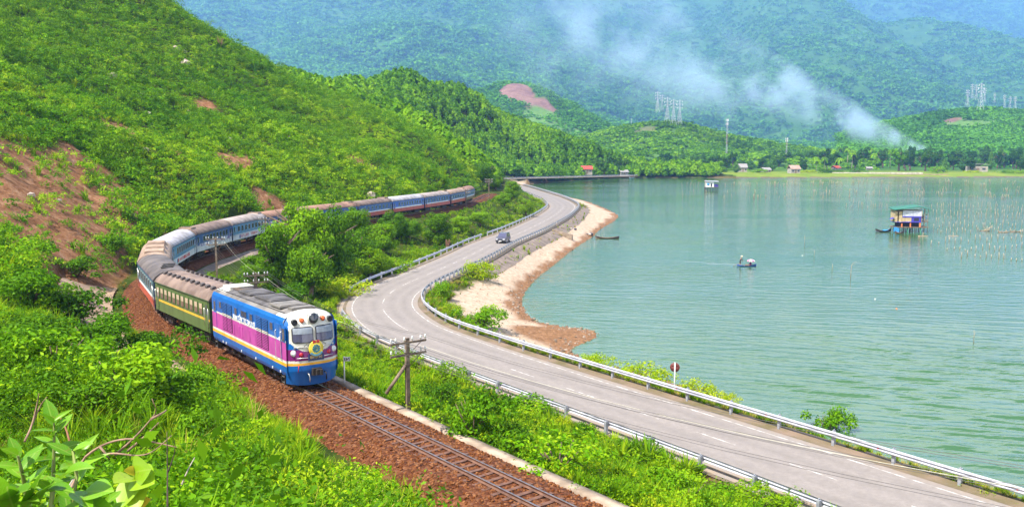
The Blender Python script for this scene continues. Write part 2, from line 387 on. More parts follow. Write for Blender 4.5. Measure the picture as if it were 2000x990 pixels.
m_land, n, l, b = mk('land')
b.inputs['Roughness'].default_value = .9; b.inputs['Specular IOR Level'].default_value = .05
at = n.new('ShaderNodeAttribute'); at.attribute_name = 'mask'; sep = n.new('ShaderNodeSeparateColor'); l.new(at.outputs['Color'], sep.inputs[0])
ge = n.new('ShaderNodeNewGeometry')
def nz(scale, det=5, vec=None, rough=.6):
    q = n.new('ShaderNodeTexNoise'); q.inputs['Scale'].default_value = scale; q.inputs['Detail'].default_value = det; q.inputs['Roughness'].default_value = rough
    l.new(vec or ge.outputs['Position'], q.inputs['Vector']); return q.outputs['Fac']
def ramp(fac, *stops):
    q = n.new('ShaderNodeValToRGB'); e = q.color_ramp.elements
    e[0].position, e[0].color = stops[0][0], rgb(stops[0][1]); e[1].position, e[1].color = stops[-1][0], rgb(stops[-1][1])
    for p_, c_ in stops[1:-1]: e.new(p_).color = rgb(c_)
    l.new(fac, q.inputs['Fac']); return q.outputs['Color']
def mixc(f, a_, b_):
    q = n.new('ShaderNodeMix'); q.data_type = 'RGBA'; l.new(f, q.inputs['Factor']); l.new(a_, q.inputs[6]); l.new(b_, q.inputs[7]); return q.outputs[2]
grassc = ramp(nz(.35, 8), (.30, (.020,.035,.006)), (.5, (.038,.062,.008)), (.62, (.07,.075,.014)), (.75, (.12,.085,.035)))
soilc = ramp(nz(.8, 9, rough=.75), (.3, (.10,.042,.018)), (.5, (.22,.105,.052)), (.7, (.36,.22,.13)))
palec = ramp(nz(1.4, 9, rough=.75), (.30, (.24,.155,.10)), (.45, (.42,.31,.22)), (.65, (.54,.43,.33)))
mudc = ramp(nz(2.2, 8, rough=.7), (.3, (.10,.055,.03)), (.55, (.25,.13,.065)), (.75, (.40,.25,.15)))
c_ = mixc(sep.outputs[0], grassc, soilc); c_ = mixc(sep.outputs[1], c_, palec); c_ = mixc(sep.outputs[2], c_, mudc)
l.new(c_, b.inputs['Base Color'])
bp = n.new('ShaderNodeBump'); bp.inputs['Strength'].default_value = .9; bp.inputs['Distance'].default_value = .25
l.new(nz(2.5, 8, rough=.75), bp.inputs['Height']); l.new(bp.outputs[0], b.inputs['Normal'])
land = sheet('hillside_ground', GX, GY, GZ, m_land, cols, ~((GX > 150) & (GY > 575)))

# ------------------------------------------------------------------ water
m_wat, n, l, b = mk('lake_water')
b.inputs['Roughness'].default_value = .06; b.inputs['Specular IOR Level'].default_value = .6; b.inputs['IOR'].default_value = 1.65
ge = n.new('ShaderNodeNewGeometry')
wc = ramp(nz(.015, 3), (.35, (.030,.090,.026)), (.65, (.046,.110,.036)))
l.new(wc, b.inputs['Base Color'])
mp = n.new('ShaderNodeMapping'); mp.inputs['Rotation'].default_value = (0, 0, R_(-14)); mp.inputs['Scale'].default_value = (.26, 1.25, 1); l.new(ge.outputs['Position'], mp.inputs['Vector'])
w1 = nz(.62, 3, mp.outputs[0], .6); w2 = nz(2.6, 2, mp.outputs[0], .5); w3 = nz(.03, 2)
calm = n.new('ShaderNodeMapRange'); calm.inputs[1].default_value = .42; calm.inputs[2].default_value = .60; calm.inputs[3].default_value = .45; calm.inputs[4].default_value = 1.0
mp3 = n.new('ShaderNodeMapping'); mp3.inputs['Scale'].default_value = (.3, 1.6, 1); l.new(ge.outputs['Position'], mp3.inputs['Vector'])
l.new(nz(.02, 3, mp3.outputs[0]), calm.inputs[0])
ad = n.new('ShaderNodeMath'); ad.operation = 'MULTIPLY_ADD'; ad.inputs[1].default_value = .35; l.new(w2, ad.inputs[0]); l.new(w1, ad.inputs[2])
bp = n.new('ShaderNodeBump'); bp.inputs['Distance'].default_value = .16
l.new(calm.outputs[0], bp.inputs['Strength']); l.new(ad.outputs[0], bp.inputs['Height']); l.new(bp.outputs[0], b.inputs['Normal'])
wb = MB(); wb.poly([(-40, -80, 0), (1400, -80, 0), (1400, 760, 0), (-40, 760, 0)])
wb.build('lake_water', m_wat, kind='structure')
# the nearer water has real waves
NX, NY = polar(-6, 44, 720, 34, 300, 860)
u_ = NX * math.cos(.30) - NY * math.sin(.30); v_ = NX * math.sin(.30) + NY * math.cos(.30)
ph = fbm(u_ * .07, v_ * .10, 3) * 2.6
wv = np.sin(v_ * 3.7 + ph * 1.7) * 1.1 + np.sin(v_ * 4.3 + u_ * .35 - ph * 2.1) * .5 + np.sin(v_ * 2.1 - u_ * .30 + ph * 1.2) * .9 + fbm(u_ * .30, v_ * 1.5, 3) * 1.1
amp = (.55 + .6 * smooth(-.5, .7, fbm(NX * .02 + 7, NY * .035, 3))) * smooth(300, 170, np.hypot(NX, NY)) * smooth(34, 40, np.hypot(NX, NY))
dN, _, _ = SH.dist(NX, NY); wetN = inpoly(NX, NY, waterpoly); amp = amp * smooth(.0, 7, np.abs(dN)) * wetN * (.30 + .85 * smooth(165, 75, np.hypot(NX, NY)))
k0, k1 = P(1265, 509, 0), P(1442, 518, 0); kt = np.clip(((NX - k0[0]) * (k1[0] - k0[0]) + (NY - k0[1]) * (k1[1] - k0[1])) / ((k1[0] - k0[0]) ** 2 + (k1[1] - k0[1]) ** 2), 0, 1)
kd = np.hypot(NX - k0[0] - kt * (k1[0] - k0[0]), NY - k0[1] - kt * (k1[1] - k0[1])); amp = amp + .9 * kt * np.exp(-(kd / (1.0 + 1.6 * (1 - kt))) ** 2) * wetN
sheet('lake_waves', NX, NY, .085 * (wv / 3.2) * amp * 1.25 + np.where(amp > 0, .10, .03), m_wat, None, wetN | (np.abs(dN) < 2))

# ------------------------------------------------------------------ far shore, hills and mountains
m_far, n, l, b = mk('forest_floor')
b.inputs['Roughness'].default_value = .95; b.inputs['Specular IOR Level'].default_value = .1
at = n.new('ShaderNodeAttribute'); at.attribute_name = 'mask'; sep = n.new('ShaderNodeSeparateColor'); l.new(at.outputs['Color'], sep.inputs[0])
ge = n.new('ShaderNodeNewGeometry')
fc = ramp(nz(.012, 8, rough=.7), (.35, (.030,.085,.012)), (.55, (.05,.13,.016)), (.7, (.08,.17,.022)))
bc = ramp(nz(.05, 8, rough=.75), (.3, (.10,.055,.05)), (.5, (.20,.11,.09)), (.7, (.28,.17,.12)))
lc = ramp(nz(.04, 6, rough=.7), (.3, (.07,.16,.03)), (.7, (.14,.24,.06)))
sc = ramp(nz(.08, 6, rough=.7), (.35, (.10,.18,.012)), (.6, (.20,.24,.03)))
c_ = mixc(sep.outputs[0], fc, bc); c_ = mixc(sep.outputs[1], c_, lc); c_ = mixc(sep.outputs[2], c_, sc); l.new(c_, b.inputs['Base Color'])
bp = n.new('ShaderNodeBump'); bp.inputs['Strength'].default_value = .8; bp.inputs['Distance'].default_value = 3
l.new(nz(.12, 6, rough=.7), bp.inputs['Height']); l.new(bp.outputs[0], b.inputs['Normal'])

# shore plain with the village
PX, PY = polar(-4, 40, 260, 560, 2600, 170)
dSp, _, _ = SH.dist(PX, PY); wetp = inpoly(PX, PY, waterpoly)
PZ = np.where(wetp, -.5 - np.minimum(np.abs(dSp) * .1, 2), np.minimum(.15 + np.abs(dSp) * .05, 1.8) + smooth(700, 1500, PY) * 14) + fbm(PX * .02, PY * .02, 3) * .3 * (~wetp)
pc = np.zeros(PX.shape + (3,)); pc[..., 2] = smooth(760, 660, PY) * 1.0; pc[..., 0] = np.where(np.abs(dSp) < 5, .75, 0); pc[..., 2] *= (np.abs(dSp) > 5)
sheet('far_shore', PX, PY, PZ, m_far, pc, keep=(~wetp | (np.abs(dSp) < 12)) & (PX > 40))

def ridge_sheet(name, pts, az0, az1, na, r0, r1, nr, amp, wl_, cfun=None, keep=None, ctrl_world=()):
    fit = tps_fit([PD(*q) for q in pts] + list(ctrl_world), 1e-2)
    X, Y = polar(az0, az1, na, r0, r1, nr)
    base = tps(fit, X, Y)
    rid = 1 - np.abs(fbm(X / wl_ + 3, Y / wl_ * .6 + X / wl_ * .3, 4)) * 1.1
    base = base * smooth(r0, r0 * 1.10, np.hypot(X, Y)) - 1.5 * (1 - smooth(r0, r0 * 1.10, np.hypot(X, Y)))
    k = smooth(5, 120, base)
    Z = base + (rid - .62) * amp * k + fbm(X / 45, Y / 45, 3) * 4 * k
    cl = cfun(X, Y, Z) if cfun else np.zeros(X.shape + (3,))
    o = sheet(name, X, Y, Z, m_far, cl, keep(X, Y, Z) if keep else None)
    return X, Y, Z, cl
def blob(X, Y, pts, thr=(.35, .55), k=60):
    s = 0
    for px, py, D, a, bb in pts:
        q = PD(px, py, D); s = np.maximum(s, np.exp(-(((X - q[0]) / a) ** 2 + ((Y - q[1]) / bb) ** 2)))
    return smooth(thr[0], thr[1], s + fbm(X / k, Y / k, 3) * .30)
# pylon hill
hill_pts = [(1300,238,1020),(1265,244,1000),(1220,270,960),(1180,288,940),(1340,247,1010),(1380,268,990),(1430,290,970),(1480,302,960),(1300,300,860),(1240,300,860),(1380,302,860),(1120,300,930),(1560,305,960)]
hw = [(p_[0], p_[1], p_[2]) for p_ in (PD(1300,300,1300), PD(1150,300,1250), PD(1500,300,1250), PD(1050,305,1000), PD(1650,306,1000), PD(1300,308,760), PD(1100,308,760), PD(1550,308,760))]
H1 = ridge_sheet('pylon_hill', hill_pts, 2, 22, 220, 780, 1300, 110, 9, 150,
    lambda X, Y, Z: np.stack([blob(X, Y, [(1260,243,990,14,22)], k=20), .55 + 0 * X, 0 * X], -1), None, hw)
# spur with the clearing on the left of the valley, and the spur on the right
m1_pts = [(1000,168,1350),(960,186,1330),(1060,200,1300),(1100,225,1280),(1150,255,1250),(1000,215,1250),(1060,250,1200),(1130,285,1150),(900,200,1350),(1200,290,1200),(950,250,1200),(850,215,1400),(1050,310,1000)]
mw = [PD(900,270,1700), PD(1050,250,1700), PD(1200,290,1600), PD(800,260,1700), PD(750,290,1300), PD(1300,300,1400)]
H2 = ridge_sheet('clearing_spur', m1_pts, -9, 10, 200, 1000, 1700, 110, 8, 160,
    lambda X, Y, Z: np.stack([blob(X, Y, [(1015,186,1325,26,35),(1058,208,1280,20,40),(990,188,1330,16,25)], k=40), blob(X, Y, [(1070,245,1210,50,90),(1110,262,1200,40,70)], k=60), 0 * X], -1), None, mw)
m2_pts = [(1780,285,1050),(1830,255,1150),(1870,220,1250),(1900,212,1260),(1950,218,1250),(2000,222,1240),(2100,215,1250),(2300,220,1250),(1850,275,1050),(1920,270,1050),(2000,275,1050),(2150,275,1050),(1700,295,1050),(1600,298,1100),(1850,305,900),(2100,305,900)]
mw = [PD(1800,260,1700), PD(1950,245,1700), PD(2200,240,1700), PD(1650,290,1500), PD(1700,305,880)]
H3 = ridge_sheet('right_spur', m2_pts, 20, 40, 220, 880, 1700, 110, 8, 170,
    lambda X, Y, Z: np.stack([blob(X, Y, [(1868,240,1180,17,45),(1850,230,1195,12,20),(1885,238,1190,12,40)], k=25), blob(X, Y, [(1930,240,1160,50,60),(1810,275,1080,30,50)], k=50), 0 * X], -1), None, mw)
big = [(300,60,1900),(250,-40,2300),(450,110,1500),(520,40,2100),(600,-40,2500),(560,135,1300),(700,110,1500),(700,40,2000),(760,-50,2500),(850,150,1500),(850,70,1900),(880,-20,2500),(950,130,1700),(1000,40,2300),(1000,-60,2900),
       (1100,190,1700),(1100,100,2200),(1130,0,2900),(1180,-60,3200),(1200,235,1650),(1220,150,2200),(1260,60,2700),(1300,180,2000),(1330,110,2500),(1350,30,2900),(1350,-50,3300),(1400,210,1800),(1420,130,2200),(1450,60,2500),(1480,-20,2800),
       (1500,250,1600),(1500,170,1900),(1540,80,2200),(1570,0,2500),(1600,-50,2700),(1600,220,1650),(1640,130,1900),(1660,2,2350),(1700,240,1600),(1740,150,1850),(1740,22,2300),(1830,220,1600),(1820,120,1950),(1820,52,2250),(1920,150,1800),(1920,88,2150),(2000,170,1750),(2000,112,2050),(2150,165,1900),(2300,200,1800),
       (-100,-60,2200),(-300,-40,2200),(100,100,1700)]
MS = 1.8                                     # the big mountains stand this much farther off than first measured
big = [(a_, b_, c_ * MS) for a_, b_, c_ in big]
bw = [PD(x, 296, 1050 * MS) for x in (-200, 100, 400, 700, 1000, 1300, 1600, 1900, 2300)]
bw += [(PD(x, 0, d)[0] * MS, d * MS, z * MS) for x, d, z in ((1700,2900,300),(1850,2800,250),(2000,2600,190),(2200,2500,150),(1600,3300,420),(1400,3700,560),(1100,3600,560),(800,3300,540),(500,3100,500),(100,2900,440),(-300,2800,400),(2400,2600,150))]
H4 = ridge_sheet('mountain', big, -40, 40, 620, 1050 * MS, 3900 * MS, 250, 165, 900, None, None, bw)
farp = [(a_, b_, c_ * MS) for a_, b_, c_ in [(1600,-60,4500),(1700,-45,4500),(1800,-20,4500),(1900,-2,4500),(2000,0,4400),(2150,30,4300),(2300,60,4300),(1800,60,3700),(2000,80,3600),(2200,110,3500),(1600,40,3800)]]
bw = [PD(x, 250, 3000 * MS) for x in (1500, 1800, 2100, 2400)] + [(1500 * MS,5400 * MS,400 * MS),(2200 * MS,5400 * MS,380 * MS),(3200 * MS,5400 * MS,300 * MS)]
H5 = ridge_sheet('far_mountain', farp, 14, 40, 240, 3000 * MS, 5400 * MS, 90, 55 * MS, 500 * MS, None, None, bw)
# ------------------------------------------------------------------ railway and road
def strip(line, d0, d1, step, offs, zs, name, m, mi=None, wear=None, **kw):
    """a band swept along a line: cross-section offsets and heights above the line"""
    ds = np.linspace(d0, d1, max(2, int((d1 - d0) / step))); V = []
    for d in ds:
        for o_, z_ in zip(offs, zs):
            p = line.at(d, o_); V.append((p[0], p[1], p[2] + z_))
    k = len(offs); i = np.arange(len(ds) * k).reshape(len(ds), k)
    Fq = np.stack([i[:-1, :-1].ravel(), i[:-1, 1:].ravel(), i[1:, 1:].ravel(), i[1:, :-1].ravel()], 1)
    me = mesh_np(name, V, Fq, m, False)
    if wear is not None:
        ca = me.attributes.new('wear', 'FLOAT', 'POINT'); ca.data.foreach_set('value', np.tile(np.array(wear, np.float32), len(ds)))
    return link(name, me, **kw)
m_ball, n, l, b = mk('ballast'); b.inputs['Roughness'].default_value = .9; b.inputs['Specular IOR Level'].default_value = .2
ge = n.new('ShaderNodeNewGeometry')
vo = n.new('ShaderNodeTexVoronoi'); vo.inputs['Scale'].default_value = 7; l.new(ge.outputs['Position'], vo.inputs['Vector'])
sp_ = n.new('ShaderNodeSeparateColor'); l.new(vo.outputs['Color'], sp_.inputs[0])
l.new(mixc(nz(.25, 4), ramp(sp_.outputs[0], (0, (.040,.010,.003)), (.6, (.115,.030,.008)), (.9, (.19,.070,.026))), ramp(sp_.outputs[1], (0, (.038,.012,.004)), (.7, (.105,.036,.012)), (1, (.22,.11,.055)))), b.inputs['Base Color'])
bp = n.new('ShaderNodeBump'); bp.inputs['Strength'].default_value = 1; bp.inputs['Distance'].default_value = .09; bp.invert = True
l.new(vo.outputs['Distance'], bp.inputs['Height']); l.new(bp.outputs[0], b.inputs['Normal'])
m_rust = mat('rail_rust', (.16,.075,.045), (.09,.04,.025), 3, .75)
m_steel = mat('rail_steel', (.45,.42,.42), (.30,.26,.25), 6, .3, metal=.9)
m_sleep = mat('sleeper_rusty', (.15,.07,.045), (.085,.040,.026), 3, .85, bump=.4)
m_conc = mat('old_concrete', (.36,.28,.21), (.19,.14,.10), 1.2, .9, bump=.5, bscale=9)
m_conc2 = mat('stained_concrete', (.38,.26,.17), (.15,.09,.055), .7, .9, bump=.6, bscale=5)
m_concd = mat('dark_revetment_concrete', (.24,.18,.14), (.12,.09,.07), .8, .9, bump=.5, bscale=7)

# stones: the ballast bed is one sheet with real unevenness, plus loose stones near by
ds = np.arange(0, TR.near((-8.5, 240)) + 25, .22); offs = np.array([-3.6,-3.1,-2.5,-2.2,-1.9,-1.6,-1.3,-1.0,-.7,-.5,-.3,0,.3,.5,.7,1.0,1.3,1.6,1.9,2.15,2.35])
zz = np.array([-.95,-.72,-.45,-.34,-.25,-.21,-.20,-.19,-.18,-.20,-.21,-.21,-.21,-.20,-.18,-.19,-.21,-.26,-.36,-.5,-.62])
pts = []
for d in ds:
    q = TR.at(d); a = TR.head(d); nx, ny = math.sin(a), -math.cos(a)
    pts.append(np.stack([q[0] + nx * offs, q[1] + ny * offs, q[2] + zz], 1))
BV = np.concatenate(pts); BV[:, 2] += rng.uniform(-.045, .045, len(BV)); BV[:, :2] += rng.uniform(-.06, .06, (len(BV), 2))
i = np.arange(len(BV)).reshape(len(ds), len(offs))
bed = link('ballast_bed', mesh_np('ballast_bed', BV, np.stack([i[:-1,:-1].ravel(), i[:-1,1:].ravel(), i[1:,1:].ravel(), i[1:,:-1].ravel()], 1), m_ball), kind='structure')

def stone_mesh(name, m, seed, flat=.7):
    r = random.Random(seed); bm_ = []
    import bmesh
    bm = bmesh.new(); bmesh.ops.create_icosphere(bm, subdivisions=1, radius=.5)
    for v in bm.verts: v.co = v.co * r.uniform(.72, 1.15); v.co.z *= flat
    me = bpy.data.meshes.new(name); bm.to_mesh(me); bm.free(); me.materials.append(m); return me

def points_instancer(name, pts, scales, sources, rots=None, tilt=None, **kw):
    """one object: many copies of a few meshes stood on points (only for what nobody could count)"""
    n = len(pts)
    me = bpy.data.meshes.new(name); me.vertices.add(n); me.vertices.foreach_set('co', np.asarray(pts, np.float32).ravel())
    a = me.attributes.new('sc', 'FLOAT', 'POINT'); a.data.foreach_set('value', np.asarray(scales, np.float32))
    a = me.attributes.new('pick', 'INT', 'POINT'); a.data.foreach_set('value', rng.integers(0, len(sources), n).astype(np.int32))
    rt = np.zeros((n, 3)); rt[:, 2] = rng.uniform(0, 6.283, n) if rots is None else rots
    rt[:, :2] = rng.normal(0, .12 if tilt is None else tilt, (n, 2))
    a = me.attributes.new('rot', 'FLOAT_VECTOR', 'POINT'); a.data.foreach_set('vector', rt.astype(np.float32).ravel())
    ng = bpy.data.node_groups.new(name, 'GeometryNodeTree')
    ng.interface.new_socket(name='Geometry', in_out='INPUT', socket_type='NodeSocketGeometry'); ng.interface.new_socket(name='Geometry', in_out='OUTPUT', socket_type='NodeSocketGeometry')
    N, L = ng.nodes, ng.links
    gi = N.new('NodeGroupInput'); go = N.new('NodeGroupOutput'); iop = N.new('GeometryNodeInstanceOnPoints')
    gj = N.new('GeometryNodeGeometryToInstance')
    for sm in reversed(sources):
        oi = N.new('GeometryNodeObjectInfo'); oi.inputs['Object'].default_value = sm; oi.transform_space = 'ORIGINAL'
        L.new(oi.outputs['Geometry'], gj.inputs[0])
    def attr(nm, ty):
        q = N.new('GeometryNodeInputNamedAttribute'); q.data_type = ty; q.inputs['Name'].default_value = nm
        return next(s_ for s_ in q.outputs if s_.enabled and s_.name == 'Attribute')
    e2r = N.new('FunctionNodeEulerToRotation')
    L.new(attr('rot', 'FLOAT_VECTOR'), e2r.inputs[0]); L.new(e2r.outputs[0], iop.inputs['Rotation'])
    L.new(attr('sc', 'FLOAT'), iop.inputs['Scale']); L.new(attr('pick', 'INT'), iop.inputs['Instance Index'])
    iop.inputs['Pick Instance'].default_value = True
    L.new(gi.outputs[0], iop.inputs['Points']); L.new(gj.outputs[0], iop.inputs['Instance']); L.new(iop.outputs[0], go.inputs[0])
    o = bpy.data.objects.new(name, me); C.objects.link(o); md = o.modifiers.new('scatter', 'NODES'); md.node_group = ng
    return tagp(o, kind='stuff', **kw)
def source(me):                              # a mesh for the instancers, never placed in the scene itself
    return bpy.data.objects.new(me.name, me)
sN = TR.near(TR.at(0)); sNose = TR.near(P(612, 757, ZN)); sEnd = TR.near(P(920, 392, ZF))
n_st = 14000
dd = rng.uniform(0, 1, n_st) ** 1.4 * (sNose + 45); oo = rng.uniform(-3.4, 2.2, n_st)
sp3 = np.array([TR.at(d, o_) for d, o_ in zip(dd, oo)]); sp3[:, 2] += np.interp(oo, offs, zz) + .01
m_stone = leaf_mat('ballast_stone', (.038,.011,.003), (.11,.033,.009), (.24,.105,.045), trans=0, rough=.9)
points_instancer('ballast_stones', sp3, rng.uniform(.07, .17, n_st), [source(stone_mesh('stone', m_stone, k)) for k in range(5)], tilt=.6, label='loose rust-brown ballast stones lying along the railway track')

track = thing('railway_track', TR.at(sNose - 10), 'rusty single railway track running past the train towards the camera', 'railway')
def rel(o, parent):                          # parent a mesh given in world coordinates
    o.parent = parent; o.matrix_parent_inverse = Matrix.Translation(-parent.location); return o
for side in (-1, 1):
    c0 = side * .535
    rl = strip(TR, 0, TR.near((-8.5, 240)) + 20, .5, [c0 - .07, c0 - .07, c0 - .012, c0 - .012, c0 - .036, c0 - .036, c0 + .036, c0 + .036, c0 + .012, c0 + .012, c0 + .07, c0 + .07],
               [-.15, -.13, -.11, -.04, -.035, 0, 0, -.035, -.04, -.11, -.13, -.15], 'rail', [m_rust, m_steel])
    k = 11; nf = len(rl.data.polygons); mi = np.zeros(nf, np.int32); mi[5::k] = 1
    rl.data.polygons.foreach_set('material_index', mi); rel(rl, track)
slm = None
sb = MB(); sb.box((0, 0, 0), (.20, 1.95, .15)); sb.box((0, .535, .085), (.2, .26, .03)); sb.box((0, -.535, .085), (.2, .26, .03)); slm = sb.mesh('sleeper', m_sleep)
d = 3.0
while d < sNose + 8:
    q = TR.at(d); o = link('sleeper', slm, loc=(q[0], q[1], q[2] - .235), rot=(0, 0, TR.head(d) + random.uniform(-.02, .02))); rel(o, track); d += .62

# low concrete kerb on the lake side of the ballast, and the dirt-stained concrete apron in the cutting
strip(TR, 0, sNose + 28, .8, [2.25, 2.25, 2.75, 2.75], [-.9, -.42, -.40, -.9], 'track_kerb', m_conc, kind='structure')
def zone(px0, px1): return TR.near(P(px0[0], px0[1], 8)), TR.near(P(px1[0], px1[1], 8))
a0, a1 = sNose + 8, sNose + 52
ds = np.linspace(a0, a1, 60); offs2 = [-3.7, -4.3, -5.4, -6.6, -7.9]; V = []
for d in ds:
    for j, o_ in enumerate(offs2):
        f = min(1, (d - a0) / 6, (a1 - d) / 6); p = TR.at(d, o_); V.append((p[0], p[1], p[2] - .55 + (0, .05, .75, 1.5, 2.2)[j] * (.35 + .65 * f) + .10 * vnoise(np.array([d * .5]), np.array([o_]))[0]))
i = np.arange(len(V)).reshape(len(ds), len(offs2))
link('concrete_apron', mesh_np('concrete_apron', V, np.stack([i[:-1,:-1].ravel(), i[:-1,1:].ravel(), i[1:,1:].ravel(), i[1:,:-1].ravel()], 1), m_conc2, True), kind='structure')
# dark stone-faced slope inside the bend
b0, b1 = TR.near(P(350, 515, ZF)), TR.near(P(560, 455, ZF))
strip(TR, b0 - 4, b1, 1.0, [2.6, 3.0, 4.6, 7.4], [-.62, -.5, -1.15, -2.7], 'bend_revetment', m_concd, kind='structure')

# road: asphalt, shoulders, paint
m_asph, n, l, b = mk('asphalt'); b.inputs['Roughness'].default_value = .85; b.inputs['Specular IOR Level'].default_value = .3
ge = n.new('ShaderNodeNewGeometry')
asph = mixc(nz(.16, 7, rough=.7), ramp(nz(22, 3), (.3, (.19,.165,.15)), (.7, (.25,.22,.20))), ramp(nz(3, 6, rough=.7), (.3, (.165,.142,.128)), (.7, (.285,.25,.228))))
wa_ = n.new('ShaderNodeAttribute'); wa_.attribute_name = 'wear'
def mrange(src, a_, b_, c_, d_):
    q = n.new('ShaderNodeMapRange'); q.inputs[1].default_value = a_; q.inputs[2].default_value = b_; q.inputs[3].default_value = c_; q.inputs[4].default_value = d_; l.new(src, q.inputs[0]); return q.outputs[0]
mw = n.new('ShaderNodeMath'); mw.operation = 'MULTIPLY'; l.new(mrange(wa_.outputs['Fac'], .1, 1, 0, .55), mw.inputs[0]); l.new(mrange(nz(.35, 5), .35, .65, .25, 1), mw.inputs[1])
dk = n.new('ShaderNodeRGB'); dk.outputs[0].default_value = (.135, .118, .108, 1); du = n.new('ShaderNodeRGB'); du.outputs[0].default_value = (.27, .20, .135, 1)
md = n.new('ShaderNodeMath'); md.operation = 'MULTIPLY'; l.new(mrange(wa_.outputs['Fac'], -.1, -1, 0, .9), md.inputs[0]); l.new(mrange(nz(1.2, 6), .4, .6, .2, 1), md.inputs[1])
l.new(mixc(md.outputs[0], mixc(mw.outputs[0], asph, dk.outputs[0]), du.outputs[0]), b.inputs['Base Color'])
bp = n.new('ShaderNodeBump'); bp.inputs['Strength'].default_value = .3; bp.inputs['Distance'].default_value = .02; l.new(nz(30, 3), bp.inputs['Height']); l.new(bp.outputs[0], b.inputs['Normal'])
m_should = mat('dirt_shoulder', (.17,.12,.085), (.10,.08,.035), .6, .9, bump=.4, bscale=10)
m_line = mat('road_paint', (.50,.48,.45), (.24,.21,.185), 1.6, .7, thr=(.40, .64))
roadend = RD.near(P(1240, 343.8, ZR))
strip(RD, 0, roadend, .7, [-4.9,-4.0,-3.3,-2.5,-1.75,-1.0,-.2,.2,1.0,1.75,2.5,3.3,4.0,4.75], [-.02] + [0] * 12 + [-.01], 'road', m_asph, wear=[-1,-.9,0,1,.25,1,.15,.15,1,.25,1,0,-.6,-1], kind='structure')
strip(RD, 0, roadend, .7, [4.1, 4.75, 4.75, 5.3, 5.3], [.004, .006, .10, .10, -.25], 'road_shoulder', m_should, kind='structure')
strip(RD, 0, roadend, .7, [-5.2, -4.15], [-.05, .008], 'dirt_verge', m_should, kind='structure')
mk_ = MB()
def paint(d0, d1, off, w, mbx):
    dsx = np.linspace(d0, d1, max(2, int((d1 - d0) / 1.0) + 1))
    for u, v in zip(dsx[:-1], dsx[1:]):
        q = [RD.at(u, off - w / 2), RD.at(u, off + w / 2), RD.at(v, off + w / 2), RD.at(v, off - w / 2)]
        mbx.poly([(p[0], p[1], p[2] + .006) for p in q])
paint(0, roadend, 3.45, .12, mk_)
sc0, sc1 = RD.near(P(1010, 726, ZR)), RD.near(P(749, 603, ZR))
lc0, lc1 = RD.near(P(800, 690, ZR)), RD.near(P(870, 520, ZR))
paint(lc0 - 12, lc1, -3.45, .12, mk_)
paint(RD.near(P(795, 645, ZR)), sc1, 0, .11, mk_)
for c_px in ((1580,917),(1400,857),(1254,807),(1129,765),(1023,729),(751,588),(767,569),(793,554)):
    d = RD.near(P(*c_px, ZR)); paint(d - 1.6, d + 1.6, 0, .11, mk_)
d = RD.near(P(1580, 917, ZR)) - 7.6
while d > 3: paint(d - 1.6, d + 1.6, 0, .11, mk_); d -= 7.4
d = RD.near(P(812, 546, ZR)); dE = RD.near(P(1090, 405, ZR))
while d < dE: paint(d - 1.4, d + 1.4, 0, .11, mk_); d += 6.2
mk_.build('road_markings', m_line, kind='structure')
# paved and rubble-edged embankment under the far part of the road: darker top course
e0, e1 = RD.near(P(935, 525, ZR)), RD.near(P(1100, 402, ZR))
ds = np.linspace(e0, e1, 110); oo = np.array([5.2, 5.7, 6.5, 7.3, 8.1]); V = np.array([RD.at(d, o_) for d in ds for o_ in oo])
V[:, 2] = ground(V[:, 0], V[:, 1])[0] + np.tile([.05, .12, .12, .10, -.05], len(ds))
i = np.arange(len(V)).reshape(len(ds), 5)
link('embankment_course', mesh_np('embankment_course', V, np.stack([i[:-1,:-1].ravel(), i[:-1,1:].ravel(), i[1:,1:].ravel(), i[1:,:-1].ravel()], 1), m_concd), kind='structure')
# white wall of the road along the far cove
m_pale = mat('pale_wall', (.66,.58,.50), (.40,.33,.27), .5, .9, bump=.3)
e2 = RD.near(P(1010, 364, ZR))
strip(RD, RD.near(P(1088, 393, ZR)), e2, 1, [5.25, 5.3, 6.0, 7.2], [-.05, -.4, -1.6, -3.3], 'cove_wall', m_pale, kind='structure')

